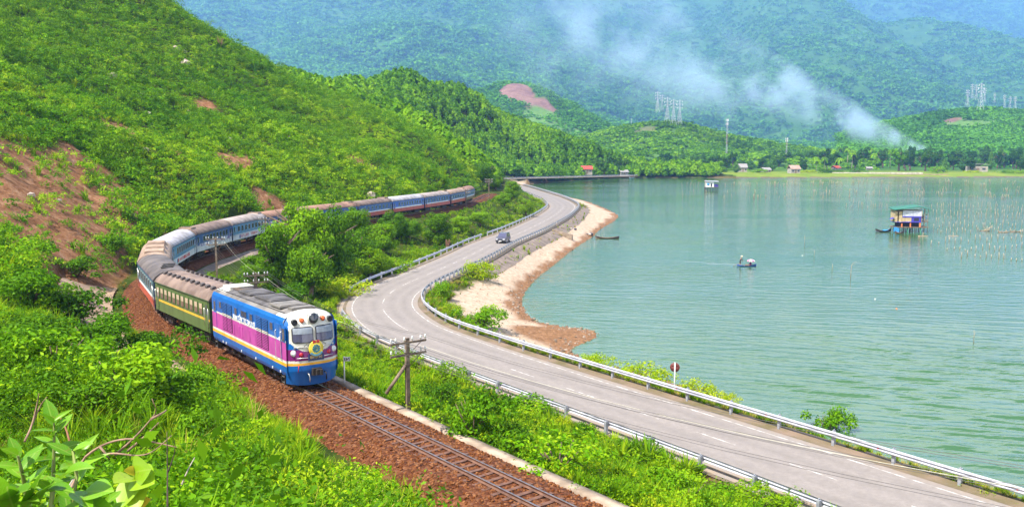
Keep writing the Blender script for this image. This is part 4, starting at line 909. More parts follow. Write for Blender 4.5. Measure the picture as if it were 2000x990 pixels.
def carriage(s0, s1, label, bands, roofm, endm, wins, roofkind='plain', vis=1, win_z=(1.95, 2.62), winmat=None, detail=2, letters=False, door=True, marks=None):
    """bands: list of (bottom z, top z, material) down the side; vis: +1 lake side in view, -1 hill side, 0 both"""
    L = s1 - s0 - .55; hx = L / 2; w = 1.40
    root = thing('railway_carriage', (0, 0, 0), label, 'carriage', 'carriages behind the locomotive')
    mats_ = []; m = MB()
    for z0, z1, mt in bands:
        if mt not in mats_: mats_.append(mt)
        k = mats_.index(mt)
        for s in (-1, 1):
            q = [(-hx, s * w, z0), (hx, s * w, z0), (hx, s * w, z1), (-hx, s * w, z1)]
            m.poly(q if s < 0 else q[::-1], k)
    if endm not in mats_: mats_.append(endm)
    k = mats_.index(endm); z0, z1 = bands[0][0], bands[-1][1]
    for e in (-1, 1):
        q = [(e * hx, -w, z0), (e * hx, w, z0), (e * hx, w, z1), (e * hx, -w, z1)]; m.poly(q if e > 0 else q[::-1], k)
    m.poly([(-hx, -w, z0), (-hx, w, z0), (hx, w, z0), (hx, -w, z0)], k)
    body = m.build('body', mats_, root)
    arc = [(w + .05, z1 - .02), (w + .04, z1 + .10), (w - .14, z1 + .34), (w - .45, z1 + .56), (.55, z1 + .70), (0, z1 + .75)]
    full = [(-y, z) for y, z in arc] + [(y, z) for y, z in arc[-2::-1]]
    m = MB(); rx = [-hx - .04, -hx + .35, hx - .35, hx + .04]; dz = [.07, 0, 0, .07]
    m.loft([[(x, y, z - (d_ if 0 < k_ < 10 else 0)) for k_, (y, z) in enumerate(full)] for x, d_ in zip(rx, dz)], closed=False, cap=True, sm=True)
    roof = m.build('roof', [roofm], root)
    q = MB()
    for s in (-1, 1): q.box((0, s * (w + .055), z1 + .02), (L, .03, .05))
    q.build('gutter', endm, roof)
    # gangways at both ends
    for e in (-1, 1):
        q = MB()
        for kk in range(3): q.box((e * (hx + .05 + kk * .075), 0, 2.05), (.05, 1.0 + .08 * (kk % 2), 2.1 + .06 * (kk % 2)))
        q.build('gangway', M_gang, root)
    sides = (-1, 1) if vis == 0 else (vis,)
    fm = MB(); x_ = .36; hz = win_z[1] - win_z[0]
    fm.box((0, 0, 0), (x_ * 2, .04, hz)); FM = fm.mesh('window', FRAMEC if winmat is None else winmat)
    pm = MB(); pm.box((0, 0, 0), (x_ * 2 - .10, .05, hz - .10)); PMh = pm.mesh('pane', GLASSC)
    if winmat is not None:
        pm = MB(); pm.box((0, 0, hz * .22), (x_ * 2 - .12, .055, hz * .42), 0); pm.box((0, 0, -hz * .24), (x_ * 2 - .12, .055, hz * .44), 1); PMh = pm.mesh('pane', [BEIGE, BROWN])
    for s in sides:
        for x in wins:
            f_ = link('window', FM, body, loc=(x * L, s * (w + .012), sum(win_z) / 2)); link('pane', PMh, f_, loc=(0, s * .012, 0))
        if door:
            for e in (-1, 1):
                q = MB(); q.box((e * (hx - .55), s * (w + .008), (z0 + z1) / 2), (.66, .03, z1 - z0 - .1)); d_ = q.build('door', bands[-1][2], root)
                q = MB(); q.box((e * (hx - .55), s * (w + .02), 2.3), (.34, .03, .6)); q.build('pane', GLASSC, d_)
                q = MB(); q.box((e * (hx - .55), s * (w + .02), z0 + .35), (.62, .03, .62)); q.build('lower_panel', bands[0][2], d_)
                for dx in (-.4, .4):
                    q = MB(); q.tube([(e * (hx - .55) + dx, s * (w + .05), 1.3), (e * (hx - .55) + dx, s * (w + .05), 2.4)], .018, 5); q.build('handrail', M_chrome, d_)
        if letters:
            r = random.Random(int(s0)); x = -hx * .45
            q = MB(); lt = ('I', 'H', 'L', 'T', 'E')
            for kk in range(15):
                if r.random() < .15: x += .3; continue
                x += .46; t = r.choice(lt); zc = (bands[0][0] + bands[0][1]) / 2
                q.box((x, s * (w + .008), zc), (.09, .02, .36)); q.box((x + .2, s * (w + .008), zc), (.09, .02, .36)) if t in 'HE' else None; q.box((x + .1, s * (w + .008), zc + r.choice((-.14, 0, .14))), (.26, .021, .08))
            q.build('lettering', M_red, body)
            q = MB(); q.lathe([(.24, 0), (.24, .012), (0, .012)], 16, c=(hx * .62, s * (w + .004) - (.012 if s < 0 else 0), (bands[0][0] + bands[0][1]) / 2), axis='Y'); q.build('logo', B_blue, body)
    zt = z1 + .75
    if roofkind == 'vents':
        vb = MB(); vb.box((0, 0, 0), (.36, .30, .14)); vb.box((0, 0, .10), (.48, .22, .06)); VM = vb.mesh('roof_vent', R_dark)
        for s in (-1, 1):
            for kk in range(11): link('roof_vent', VM, roof, loc=(-hx + .9 + kk * (L - 1.8) / 10, s * .80, zt - .10), rot=(-s * .28, 0, 0))
    elif roofkind == 'flat_vents':
        for kk in range(3):
            vb = MB(); vb.box((hx * .75 - kk * 1.1, .2 * (kk - 1), zt + .01), (.5, .9, .07)); vb.build('roof_vent', M_dark, roof)
    elif roofkind == 'ac':
        for xx in (-hx * .62, 0, hx * .62):
            vb = MB(); vb.loft([[(xx - .9, -.95, zt - .22), (xx - .9, -.75, zt + .06), (xx - .9, .75, zt + .06), (xx - .9, .95, zt - .22)], [(xx - .6, -1.0, zt - .22), (xx - .6, -.78, zt + .17), (xx - .6, .78, zt + .17), (xx - .6, 1.0, zt - .22)], [(xx + .6, -1.0, zt - .22), (xx + .6, -.78, zt + .17), (xx + .6, .78, zt + .17), (xx + .6, 1.0, zt - .22)], [(xx + .9, -.95, zt - .22), (xx + .9, -.75, zt + .06), (xx + .9, .75, zt + .06), (xx + .9, .95, zt - .22)]])
            for dx in (-1.15, 1.15): vb.box((xx + dx, 0, zt - .02), (.10, 1.7, .10))
            vb.build('air_conditioner', R_tan, roof)
    elif roofkind in ('ac_front', 'ac_rear'):
        e = 1 if roofkind == 'ac_front' else -1; xx = e * (hx - 1.0)
        vb = MB(); vb.box((xx, 0, zt - .03), (1.5, 1.5, .20)); vb.box((xx, 0, zt + .08), (1.2, 1.2, .05)); u = vb.build('air_conditioner', R_tan, roof)
        q = MB(); q.box((xx - .3, 0, zt + .11), (.4, .9, .02)); q.box((xx + .3, 0, zt + .11), (.4, .9, .02)); q.build('grille', M_dark, u)
    if detail > 1:
        bogie('bogie', root, hx - 2.3, 2, 1.6, .40); bogie('bogie', root, -hx + 2.3, 2, 1.6, .40)
    else:
        for e in (-1, 1):
            q = MB(); q.box((e * (hx - 2.3), 0, .5), (2.4, 2.0, .5)); q.build('bogie', M_dark, root)
    q = MB(); q.box((-.9, .75, .74), (1.6, .6, .5)); q.box((.9, -.75, .72), (1.3, .6, .46)); q.box((.7, .8, .76), (.8, .5, .36)); q.box((-1.3, -.8, .76), (.9, .5, .36)); q.box((0, 0, .90), (L - .6, 2.2, .14)); q.build('underframe', M_dark, root)
    on_track(s0 + .0, s1, root)
    return root
def wn_(n, a=-.36, b=.36): return list(np.linspace(a, b, n))
g = 'railway carriage'
carriage(13.6, 27.3, 'green carriage with yellow stripe and rows of small roof vents, right behind the locomotive', [(.95,1.62,G_green),(1.62,1.76,G_yel),(1.76,2.86,G_green)], R_brown, G_dgreen, wn_(11, -.43, .37), 'vents', 0, (1.90, 2.62), G_green)
carriage(27.3, 41, 'teal carriage with white stripe and red skirt behind the green carriage, dark flat-vented roof', [(.95,1.50,B_red),(1.50,1.72,B_white),(1.72,2.86,B_teal)], R_dark, B_navy, wn_(7), 'flat_vents', 0)
carriage(41, 54.5, 'carriage at the apex of the bend with tan air-conditioner boxes along its roof', [(.95,1.50,B_red),(1.50,1.72,B_white),(1.72,2.86,B_teal)], R_tan, B_navy, wn_(8), 'ac', 0)
carriage(54.5, 68, 'white and blue carriage with silver roof and red lettering, just past the apex', [(.95,1.60,B_white),(1.60,2.86,B_lblue)], R_silver, B_navy, wn_(9, -.38, .30), 'plain', 1, letters=True)
carriage(68, 81.4, 'carriage with colourful mural sides and brown roof, air-conditioner over its near end', [(.95,1.45,B_white),(1.45,1.80,B_mur),(1.80,2.86,B_blue)], R_brown, B_navy, wn_(8, -.34, .30), 'ac_front', 1, winmat=None)
carriage(81.4, 95, 'blue carriage with a white lower band of red lettering beside the big tree clump', [(.95,1.62,B_white),(1.62,2.86,B_lblue)], R_grey, B_navy, wn_(8, -.36, .34), 'ac_rear', 1, letters=True)
carriage(95, 108.5, 'rust-roofed carriage largely hidden behind the big tree clump', [(.95,1.60,B_red),(1.60,1.74,B_white),(1.74,2.86,B_blue)], R_rust, B_navy, wn_(8), 'plain', 1, detail=1)
TRI = [(.95,1.58,B_red),(1.58,1.76,B_white),(1.76,2.86,B_blue)]
carriage(108.5, 122.5, 'blue and red carriage with rusty roof emerging from behind the big trees', TRI, R_rust, B_navy, wn_(6, -.36, .30), 'ac_rear', 1, detail=1)
carriage(122.5, 136.5, 'brown-roofed blue and red carriage, second one emerging past the big trees', TRI, R_brown, B_navy, wn_(7, -.34, .34), 'ac_rear', 1, detail=1)
carriage(136.5, 150.5, 'brightest blue carriage with a pale bluish roof in the far half of the train', [(.95,1.55,B_red),(1.55,1.78,B_white),(1.78,2.86,paintm('bright_blue',(.035,.11,.42)))], R_silver, B_navy, wn_(9, -.36, .30), 'plain', 1, detail=1)
carriage(150.5, 164.5, 'blue carriage with large pale windows, warm grey roof and red skirt, third from the tail', TRI, R_grey, B_navy, wn_(8, -.36, .36), 'ac_rear', 1, (1.86, 2.66), detail=1)
carriage(164.5, 177, 'second-last carriage of the train, blue with a white stripe under a tan roof', TRI, R_tan, B_navy, wn_(7), 'plain', 1, detail=1)
carriage(177, 190, 'last carriage of the train disappearing round the hillside', [(.95,1.55,paintm('tail_brown',(.20,.09,.05))),(1.55,1.75,B_white),(1.75,2.86,B_blue)], R_rust, B_navy, wn_(6), 'ac_front', 1, detail=1)
# ------------------------------------------------------------------ plants
L_scrub = leaf_mat('scrub_leaves', (.050,.165,.004), (.150,.36,.005), (.40,.54,.014), .40, patch=.035)
L_bush = leaf_mat('bush_leaves', (.050,.135,.004), (.115,.285,.005), (.27,.45,.010), .38, patch=.2)
L_dark = leaf_mat('dark_tree_leaves', (0.033,0.092,0.004), (0.075,0.190,0.005), (0.159,0.309,0.007), .30)
L_mid = leaf_mat('tree_leaves', (0.057,0.134,0.004), (0.131,0.281,0.006), (0.243,0.421,0.008), .35)
L_grass = leaf_mat('grass_blades', (.075,.19,.004), (.17,.33,.006), (.36,.45,.015), .40, patch=.15)
L_dry = leaf_mat('dry_grass_blades', (.13,.20,.02), (.33,.29,.05), (.50,.36,.12), .35, patch=.3)
L_yel = leaf_mat('yellow_green_leaves', (.11,.25,.004), (.26,.42,.006), (.50,.53,.02), .42)
L_far = leaf_mat('far_canopy', (.045,.16,.010), (.09,.27,.016), (.15,.38,.022), .30, patch=.01)
L_belt = leaf_mat('shore_tree_leaves', (.016,.060,.006), (.034,.105,.009), (.075,.17,.015), .25)
L_plan = leaf_mat('plantation_leaves', (0.057,0.162,0.005), (0.121,0.295,0.006), (0.243,0.435,0.008), .35, patch=.02)
L_cas = leaf_mat('casuarina_needles', (0.030,0.091,0.014), (0.061,0.163,0.022), (0.115,0.234,0.030), .25)
BARK = mat('bark', (.17,.115,.075), (.08,.055,.038), 5, .9, bump=.4); BARKP = mat('pale_bark', (.42,.36,.28), (.22,.18,.13), 4, .9, bump=.3); TWIG = mat('dead_twig', (.30,.19,.12), (.14,.08,.05), 6, .85)

def leaf_quads(cen, nor, size, g, asp=.55, fold=.0):
    """leaf-shaped quads at centres, facing roughly along normals"""
    n = len(cen); t = g.normal(size=(n, 3)); t -= (t * nor).sum(1)[:, None] * nor; t /= np.linalg.norm(t, axis=1)[:, None] + 1e-9
    b = np.cross(nor, t); s = (size if np.ndim(size) else np.full(n, size))[:, None]
    V = np.stack([cen - t * s * .5, cen + b * s * asp * .5 + t * s * .05, cen + t * s * .5 - nor * s * .12, cen - b * s * asp * .5 + t * s * .05], 1).reshape(-1, 3)
    return V
def clump_mesh(name, m, seed, n=90, leaf=.22, flat=.8, lobes=5, asp=.6, base=.15, spread=1.0):
    """a leafy clump of unit size: lobes of leaves with gaps between them"""
    g = np.random.default_rng(seed)
    lc = np.stack([g.normal(0, .30, lobes) * spread, g.normal(0, .30, lobes) * spread, g.uniform(base, .75, lobes) * flat], 1); lr = g.uniform(.18, .34, lobes)
    k = g.integers(0, lobes, n); d = g.normal(size=(n, 3)); d[:, 2] = np.abs(d[:, 2]) * .9 - .25; d /= np.linalg.norm(d, axis=1)[:, None]
    cen = lc[k] + d * (lr[k] * g.uniform(.55, 1.08, n))[:, None] * np.array([1, 1, flat])
    cen[:, 2] = np.maximum(cen[:, 2], .02)
    nor = d + g.normal(0, .55, (n, 3)); nor[:, 2] += .35; nor /= np.linalg.norm(nor, axis=1)[:, None]
    V = leaf_quads(cen, nor, leaf * g.uniform(.6, 1.25, n), g, asp)
    return mesh_np(name, V, np.arange(4 * n).reshape(n, 4), m)
def tuft_mesh(name, m, seed, n=34, h=1.0, w=.035, lean=.5):
    g = np.random.default_rng(seed); V = []; Fq = []
    for k in range(n):
        a = g.uniform(0, 6.283); r0 = g.uniform(0, .16); hh = h * g.uniform(.45, 1.05); ln = lean * g.uniform(.2, 1.1) * hh
        d = np.array([math.cos(a), math.sin(a), 0]); s = np.array([-d[1], d[0], 0]) * w * g.uniform(.6, 1.3); p0 = d * r0
        q1 = p0 + d * ln * .25 + np.array([0, 0, hh * .6]); q2 = p0 + d * ln + np.array([0, 0, hh * g.uniform(.8, 1.0)])
        b = len(V); V += [p0 - s * .7, p0 + s * .7, q1 + s, q1 - s, q2 + s * .12, q2 - s * .12]; Fq += [(b, b + 1, b + 2, b + 3), (b + 3, b + 2, b + 4, b + 5)]
    return mesh_np(name, V, Fq, m)
def crown_mesh(name, m, seed, n=2600, leaf=.32, lobes=26, shape=(1, 1, 1), low=.25, asp=.55):
    """a tree crown of unit radius: many leaf clumps of uneven size through an irregular volume"""
    g = np.random.default_rng(seed)
    d = g.normal(size=(lobes, 3)); d /= np.linalg.norm(d, axis=1)[:, None]; d[:, 2] = d[:, 2] * .85 + .12
    lc = d * g.uniform(.35, .82, lobes)[:, None] * np.array(shape); lr = g.uniform(.20, .42, lobes)
    k = g.choice(lobes, n, p=lr ** 2 / (lr ** 2).sum()); e = g.normal(size=(n, 3)); e /= np.linalg.norm(e, axis=1)[:, None]
    cen = lc[k] + e * (lr[k] * g.uniform(.45, 1.05, n) ** .6)[:, None] * np.array([1, 1, .75])
    nor = e * .8 + lc[k] * .5 + g.normal(0, .45, (n, 3)); nor[:, 2] += .3; nor /= np.linalg.norm(nor, axis=1)[:, None]
    V = leaf_quads(cen, nor, leaf * g.uniform(.6, 1.3, n), g, asp)
    return mesh_np(name, V, np.arange(4 * n).reshape(n, 4), m)
def trunk_mesh(name, m, seed, h=1.0, r=.05, limbs=6, top=.75, reach=.45):
    """a trunk of unit height with limbs running up into the crown"""
    g = random.Random(seed); b = MB(); pts = [(0, 0, -.05)]
    for k in range(1, 6): pts.append((g.uniform(-.03, .03) * k, g.uniform(-.03, .03) * k, h * top * k / 5))
    b.tube(pts, [r * 1.25, r, r * .85, r * .7, r * .5, r * .25], 7)
    for k in range(limbs):
        a = g.uniform(0, 6.283); z = h * top * g.uniform(.35, .85); p = pts[min(5, int(z / (h * top) * 5))]
        e = (p[0] + math.cos(a) * reach * g.uniform(.5, 1), p[1] + math.sin(a) * reach * g.uniform(.5, 1), z + g.uniform(.1, .35))
        mid = ((p[0] + e[0]) / 2, (p[1] + e[1]) / 2, (z + e[2]) / 2 - .03); b.tube([(p[0], p[1], z), mid, e], [r * .5, r * .35, r * .12], 5)
    return b.mesh(name, m)

def hits(pxs, pys):
    """where sight lines meet the near ground"""
    ts = np.exp(np.linspace(math.log(3), math.log(620), 420)); out = []
    for px, py in zip(pxs, pys):
        d = ray(px, py); q = d[None] * ts[:, None]; z = ground(q[:, 0], q[:, 1])[0]; below = np.nonzero(CH + q[:, 2] < z)[0]
        if len(below) == 0: out.append(None); continue
        k = max(below[0], 1); f0 = CH + q[k - 1, 2] - z[k - 1]; f1 = CH + q[k, 2] - z[k]; u = f0 / (f0 - f1 + 1e-9)
        p = q[k - 1] * (1 - u) + q[k] * u; out.append(np.array([p[0], p[1], z[k - 1] * (1 - u) + z[k] * u]))
    return out

# ---- cover that nobody could count
def sample(n, r0, r1, az0, az1, pw=1.0):
    az = rng.uniform(R_(az0), R_(az1), n); u = rng.uniform(0, 1, n)
    r = np.exp(math.log(r0) + u * (math.log(r1) - math.log(r0))) if pw == 0 else (r0 ** pw + u * (r1 ** pw - r0 ** pw)) ** (1 / pw)
    return r * np.sin(az), r * np.cos(az)
ap0, ap1 = sNose + 5, sNose + 54
def clear(gi):
    dT, dR = gi['dT'], gi['dR']
    ok = (~gi['wet']) & ((dT < -3.7) | (dT > 3.0)) & (np.abs(dR) > 5.5)
    ok &= ~((dT < 0) & (dT > -9.6) & (gi['aT'] > ap0) & (gi['aT'] < ap1))
    ok &= ~((dT > 0) & (dT < 6.6) & (gi['aT'] > b0 - 4) & (gi['aT'] < b1 - 6))
    return ok
def scatter(name, X, Y, keepf, smin, smax, srcs, label, tilt=.15, sink=.06, wide=None):
    Z, gi = ground(X, Y); ok = clear(gi) & keepf(X, Y, Z, gi); X, Y, Z = X[ok], Y[ok], Z[ok]
    s = rng.uniform(0, 1, len(X)) ** 1.6 * (smax - smin) + smin
    if wide is not None: s *= 1 + wide * np.clip(fbm(X * .12, Y * .12, 3), -.6, 1.2)
    return points_instancer(name, np.stack([X, Y, Z - sink * s], 1), s, [source(q) for q in srcs], tilt=tilt, label=label)
def below_view(x, y, z, s):
    s = np.where(1000 + x / y * F > 430, s + 1.5, s + .45)
    # the slope under the camera carries only plants low enough to leave the track in sight
    py = YH + (CH - (z + s)) * F / y; px = 1000 + x / y * F
    return py > np.interp(px, [-400, 195, 207, 330, 400, 480, 560, 700, 800, 900, 1000, 1300], [0, 0, 650, 715, 715, 745, 805, 870, 930, 990, 1050, 1250])
def thin(X, Y):                       # bare places stay mostly bare
    return rng.uniform(0, 1, X.shape) > soil_mask(X, Y) * .90
scr = [clump_mesh('scrub_clump', L_scrub, k, 130, .15, .75 + .12 * (k % 3), 6 + k % 4, .5, .1, 1.0 + .25 * (k % 3)) for k in range(7)] + [clump_mesh('scrub_clump', L_bush, 40 + k, 130, .15, 1.0, 7, .5) for k in range(3)] + [tuft_mesh('scrub_tuft', L_grass, 45 + k, 40, .9, .03, .6) for k in range(2)] + [clump_mesh('scrub_clump', L_dark, 48, 120, .15, 1.1, 7, .5)]
X, Y = sample(105000, 70, 420, -40, 6, 1.0)
scatter('hillside_scrub', X, Y, lambda x, y, z, g: (g['dT'] < -5) & thin(x, y), .55, 2.3, scr, 'low bright green scrub covering the steep hillside above the railway', wide=.3)
wf = [clump_mesh('weed_clump', L_yel, 70 + k, 100, .13, .8, 7, .5) for k in range(4)] + [clump_mesh('weed_clump', L_bush, 80 + k, 100, .14, .9, 7, .5) for k in range(3)] + [tuft_mesh('grass_tuft', L_grass, 90 + k, 40, .95, .025) for k in range(5)]
X, Y = sample(56000, 26, 330, -24, 34, .8)
scatter('bank_weeds', X, Y, lambda x, y, z, g: (g['dT'] > 3) & (g['dR'] < -5.4), .45, 1.25, wf, 'yellow-green weeds and grass on the bank between railway and road', wide=.35)
uf = [clump_mesh('leafy_clump', L_bush, 110 + k, 240, .11, .9, 9, .5) for k in range(6)] + [clump_mesh('leafy_clump', L_scrub, 120 + k, 190, .12, .9, 8, .5) for k in range(3)] + [clump_mesh('leafy_clump', L_dark, 125 + k, 240, .11, 1.0, 9, .5) for k in range(2)]
nf = [clump_mesh('leafy_clump', L_bush, 130 + k, 620, .062, .9, 14, .5, .1, 1.1) for k in range(4)] + [clump_mesh('leafy_clump', L_scrub, 136 + k, 480, .075, .95, 14, .42) for k in range(2)] + [clump_mesh('leafy_clump', L_dark, 138 + k, 620, .06, 1.0, 16, .5, .1, 1.1) for k in range(2)]
X, Y = sample(4300, 4, 34, -58, 34, .9)
scatter('near_undergrowth', X, Y, lambda x, y, z, g: (g['dT'] < -3.9) & (y > 2.5) & below_view(x, y, z, .95), .4, 1.7, nf, 'small-leaved undergrowth close below the camera', wide=.4)
X, Y = sample(17000, 32, 100, -58, 30, .9)
scatter('foreground_undergrowth', X, Y, lambda x, y, z, g: (g['dT'] < -3.7) & (thin(x, y) | (np.hypot(x, y) < 50)) & (y > 2) & ((y > 96) | below_view(x, y, z, .9)), .45, 1.5, uf, 'dense leafy undergrowth on the near slope below the camera', wide=.4)
gf = [tuft_mesh('grass_tuft', L_grass, 140 + k, 46, 1.0, .016, .6) for k in range(6)] + [tuft_mesh('grass_tuft', L_dry, 150, 30, 1.0, .010, .8)]
X, Y = sample(9500, 4, 70, -50, 30, .9)
scatter('foreground_grass', X, Y, lambda x, y, z, g: (g['dT'] < -3.3) & (fbm(x * .15 + 3, y * .15, 3) > -.15) & (y > 2) & below_view(x, y, z, .6), .5, 1.5, gf, 'tall bright grass on the near slope beside the ballast')
df = [tuft_mesh('dry_tuft', L_dry, 160 + k, 36, .8, .022, .7) for k in range(4)] + [tuft_mesh('green_tuft', L_grass, 165 + k, 44, 1.15, .028, .5) for k in range(3)] + [clump_mesh('weed_clump', L_yel, 170 + k, 70, .14, .6, 5, .5) for k in range(2)]
vf = [tuft_mesh('verge_grass', L_grass, 180 + k, 60, 1.0, .03, .55) for k in range(3)] + [clump_mesh('verge_clump', L_yel, 185 + k, 130, .13, .9, 8, .5) for k in range(2)]
X, Y = sample(30000, 26, 330, -20, 34, .6)
scatter('verge_grass', X, Y, lambda x, y, z, g: (g['dR'] < -5.45) & (g['dR'] > -9) & (g['dT'] > 3) & (fbm(x * .16, y * .16, 3) > -.35), .6, 1.7, vf, 'tall grass growing over the inland guardrail', wide=.5)
X, Y = sample(26000, 26, 330, -14, 34, .6)
scatter('shore_grass', X, Y, lambda x, y, z, g: (g['dR'] > 5.5) & (g['dS'] > .3) & (((g['c'] < 2.8) & (rng.uniform(0, 1, x.shape) < .75)) | ((y < 68) & (g['dR'] < 11)) | ((y < 100) & (g['e'] < .38))), .35, 1.0, df, 'dry and green grass along the lake side of the road', wide=.3)
# the dry strip right behind the lakeside guardrail
nS = 3400; dS_ = rng.uniform(2, RD.near(P(840, 540, ZR)), nS); oS = 5.0 + rng.uniform(0, 1, nS) ** 1.3 * 2.6; pS = np.array([RD.at(d, o_) for d, o_ in zip(dS_, oS)]); zS, gS = ground(pS[:, 0], pS[:, 1]); kS = ~gS['wet'] & (fbm(pS[:, 0] * .25, pS[:, 1] * .25, 2) > -.45)
points_instancer('guardrail_grass', np.stack([pS[:, 0], pS[:, 1], zS - .03], 1)[kS], rng.uniform(.3, .85, kS.sum()), [source(q) for q in df], label='straw-coloured and green grass strip behind the lakeside guardrail')
nS = 5200; dS_ = rng.uniform(2, SN0 + 26, nS); oS = -3.15 - rng.uniform(0, 1, nS) * 2.9; pS = np.array([TR.at(d, o_) for d, o_ in zip(dS_, oS)]); zS, gS = ground(pS[:, 0], pS[:, 1]); kS = (fbm(pS[:, 0] * .3, pS[:, 1] * .3, 2) > -.5) & ((gS['dT'] < -3.6) | (rng.uniform(0, 1, nS) < .35)) & ~((dS_ > SN0 + 4) & (oS < -4.2))
ef = [tuft_mesh('edge_tuft', L_grass, 190 + k, 44, 1.0, .016, .6) for k in range(4)] + [clump_mesh('edge_clump', L_bush, 195 + k, 420, .065, .8, 12, .5, .1, 1.0) for k in range(2)] + [clump_mesh('edge_clump', L_yel, 197, 300, .07, .7, 10, .5)]
points_instancer('ballast_edge_grass', np.stack([pS[:, 0], pS[:, 1], zS - .04], 1)[kS], rng.uniform(.3, .95, kS.sum()), [source(q) for q in ef], label='bright grass closing in on the near edge of the ballast')
X, Y = sample(5200, 75, 400, -40, 6, 1.2)
scatter('hillside_shrubs', X, Y, lambda x, y, z, g: (g['dT'] < -7) & thin(x, y) & (fbm(x * .04 + 21, y * .04, 3) > -.1), 1.5, 3.6, [clump_mesh('shrub', L_dark, 60 + k, 260, .11, 1.0, 10, .5, .1, 1.0) for k in range(2)] + [clump_mesh('shrub', L_mid, 63 + k, 260, .11, 1.1, 10, .5, .1, 1.0) for k in range(3)], 'taller darker shrubs mixed into the hillside scrub')
X, Y = sample(26000, 75, 380, -40, 6, 1.1)
scatter('hillside_grass', X, Y, lambda x, y, z, g: (g['dT'] < -5) & thin(x, y) & (fbm(x * .06 + 51, y * .06, 3) > .12), .6, 1.5, [tuft_mesh('slope_tuft', L_yel, 66 + k, 36, 1.0, .04, .6) for k in range(3)] + [clump_mesh('slope_weed', L_yel, 69, 110, .14, .8, 7, .5)], 'lighter yellow-green grass patches on the hillside')
# light weeds at the ballast edge
X, Y = sample(9000, 30, 140, -40, 12, .8)
Z, gi = ground(X, Y); ok = (gi['dT'] < -2.6) & (gi['dT'] > -4.6) & (rng.uniform(0, 1, X.shape) < .5) & (fbm(X * .2, Y * .2, 2) > -.1)
points_instancer('ballast_weeds', np.stack([X, Y, Z - .02], 1)[ok], rng.uniform(.25, .6, ok.sum()), [source(q) for q in df[:4]], label='straw-coloured weeds along the edge of the ballast')
# plantation wood and mountain forest
def tree_src(name, m, seed, h, n=110, leaf=.34, shape=(.5, .5, 1), trunk=.0):
    g = np.random.default_rng(seed); z = g.uniform(.22, 1, n); rr = np.interp(z, [.2, .45, .8, 1], [.6, 1, .6, .08]) * shape[0] * g.uniform(.35, 1.0, n) ** .5; a = g.uniform(0, 6.283, n)
    cen = np.stack([rr * np.cos(a), rr * np.sin(a), z], 1); nor = np.stack([np.cos(a), np.sin(a), .6 + 0 * a], 1) + g.normal(0, .4, (n, 3)); nor /= np.linalg.norm(nor, axis=1)[:, None]
    V = leaf_quads(cen, nor, leaf * shape[0] * 2 * g.uniform(.6, 1.3, n), g, .7)
    return mesh_np(name, V, np.arange(4 * n).reshape(n, 4), m)
pl = [tree_src('plantation_tree', L_plan, 200 + k, 1, 120, .30, (.30 + .03 * k, 1, 1)) for k in range(5)]
X, Y = sample(15000, 290, 640, -16, 13, 1.4)
Z, gi = ground(X, Y); ok = (gi['dT'] < -3) & clear(gi)
edge = PD(640, 215, 300)
bnd = np.interp(X, [-110, -86, -60, -45, -30, -18, 0, 100], [380, 345, 318, 330, 325, 300, 300, 300]); ok &= Y > bnd + fbm(X * .05, Y * .05, 2) * 6
points_instancer('plantation_wood', np.stack([X, Y, Z - .2], 1)[ok], (rng.uniform(5.5, 8.5, len(X)) * (1 + .2 * fbm(X * .03, Y * .03, 3)))[ok], [source(q) for q in pl], label='young dark green plantation wood on the hill behind the train', tilt=.04)
def forest(name, H, n, smin, smax, srcs, label, lim=.35):
    X, Y, Z, cl = H; a, b_ = X.shape; i = rng.integers(0, a - 1, n); j = rng.integers(0, b_ - 1, n); u, v = rng.uniform(0, 1, n), rng.uniform(0, 1, n)
    lerp = lambda A: (A[i, j] * (1 - u) + A[i + 1, j] * u) * (1 - v) + (A[i, j + 1] * (1 - u) + A[i + 1, j + 1] * u) * v
    x, y, z = lerp(X), lerp(Y), lerp(Z); k = np.maximum(cl[i, j, 0], cl[i, j, 1] * .75); ok = (rng.uniform(0, 1, n) > k) & (z > 1)
    dens = fbm(x / 120, y / 120, 3); ok &= rng.uniform(0, 1, n) < .85 + .4 * dens
    s = rng.uniform(smin, smax, n) * (1 + .25 * dens)
    return points_instancer(name, np.stack([x, y, z - s * .12], 1)[ok], s[ok], [source(q) for q in srcs], label=label, tilt=.1)
fm = [clump_mesh('canopy_clump', L_far, 230 + k, 60, .40, .8, 8, .8, .05, 1.25) for k in range(8)]
forest('mountain_forest', H4, 90000, 6 * MS, 12.5 * MS, fm, 'hazy forest covering the big mountainside behind the lake')
forest('far_mountain_forest', H5, 14000, 13 * MS, 24 * MS, fm, 'bluish forest on the farthest mountain at the top right')
forest('pylon_hill_scrub', H1, 13000, 3.5, 7, [clump_mesh('canopy_clump', L_plan, 250 + k, 46, .42, .8, 6, .8, .05, 1.1) for k in range(4)], 'bright scrub on the small hill with five pylons')
forest('clearing_spur_forest', H2, 16000, 4.5, 8.5, fm, 'forest round the burnt clearing left of the valley')
forest('right_spur_forest', H3, 20000, 4.5, 8.5, fm, 'forest on the low spur under the pylon row')

def off_road(p):
    s_ = RD.near(p); q = RD.at(s_); tx, ty = math.cos(RD.head(s_)), math.sin(RD.head(s_)); d = (p[0] - q[0]) * ty - (p[1] - q[1]) * tx
    if abs(d) < 6.3: n = RD.at(s_, -6.6 if d < 2.5 else 6.4); p = np.array([n[0], n[1], gz(n[0], n[1])])
    return p
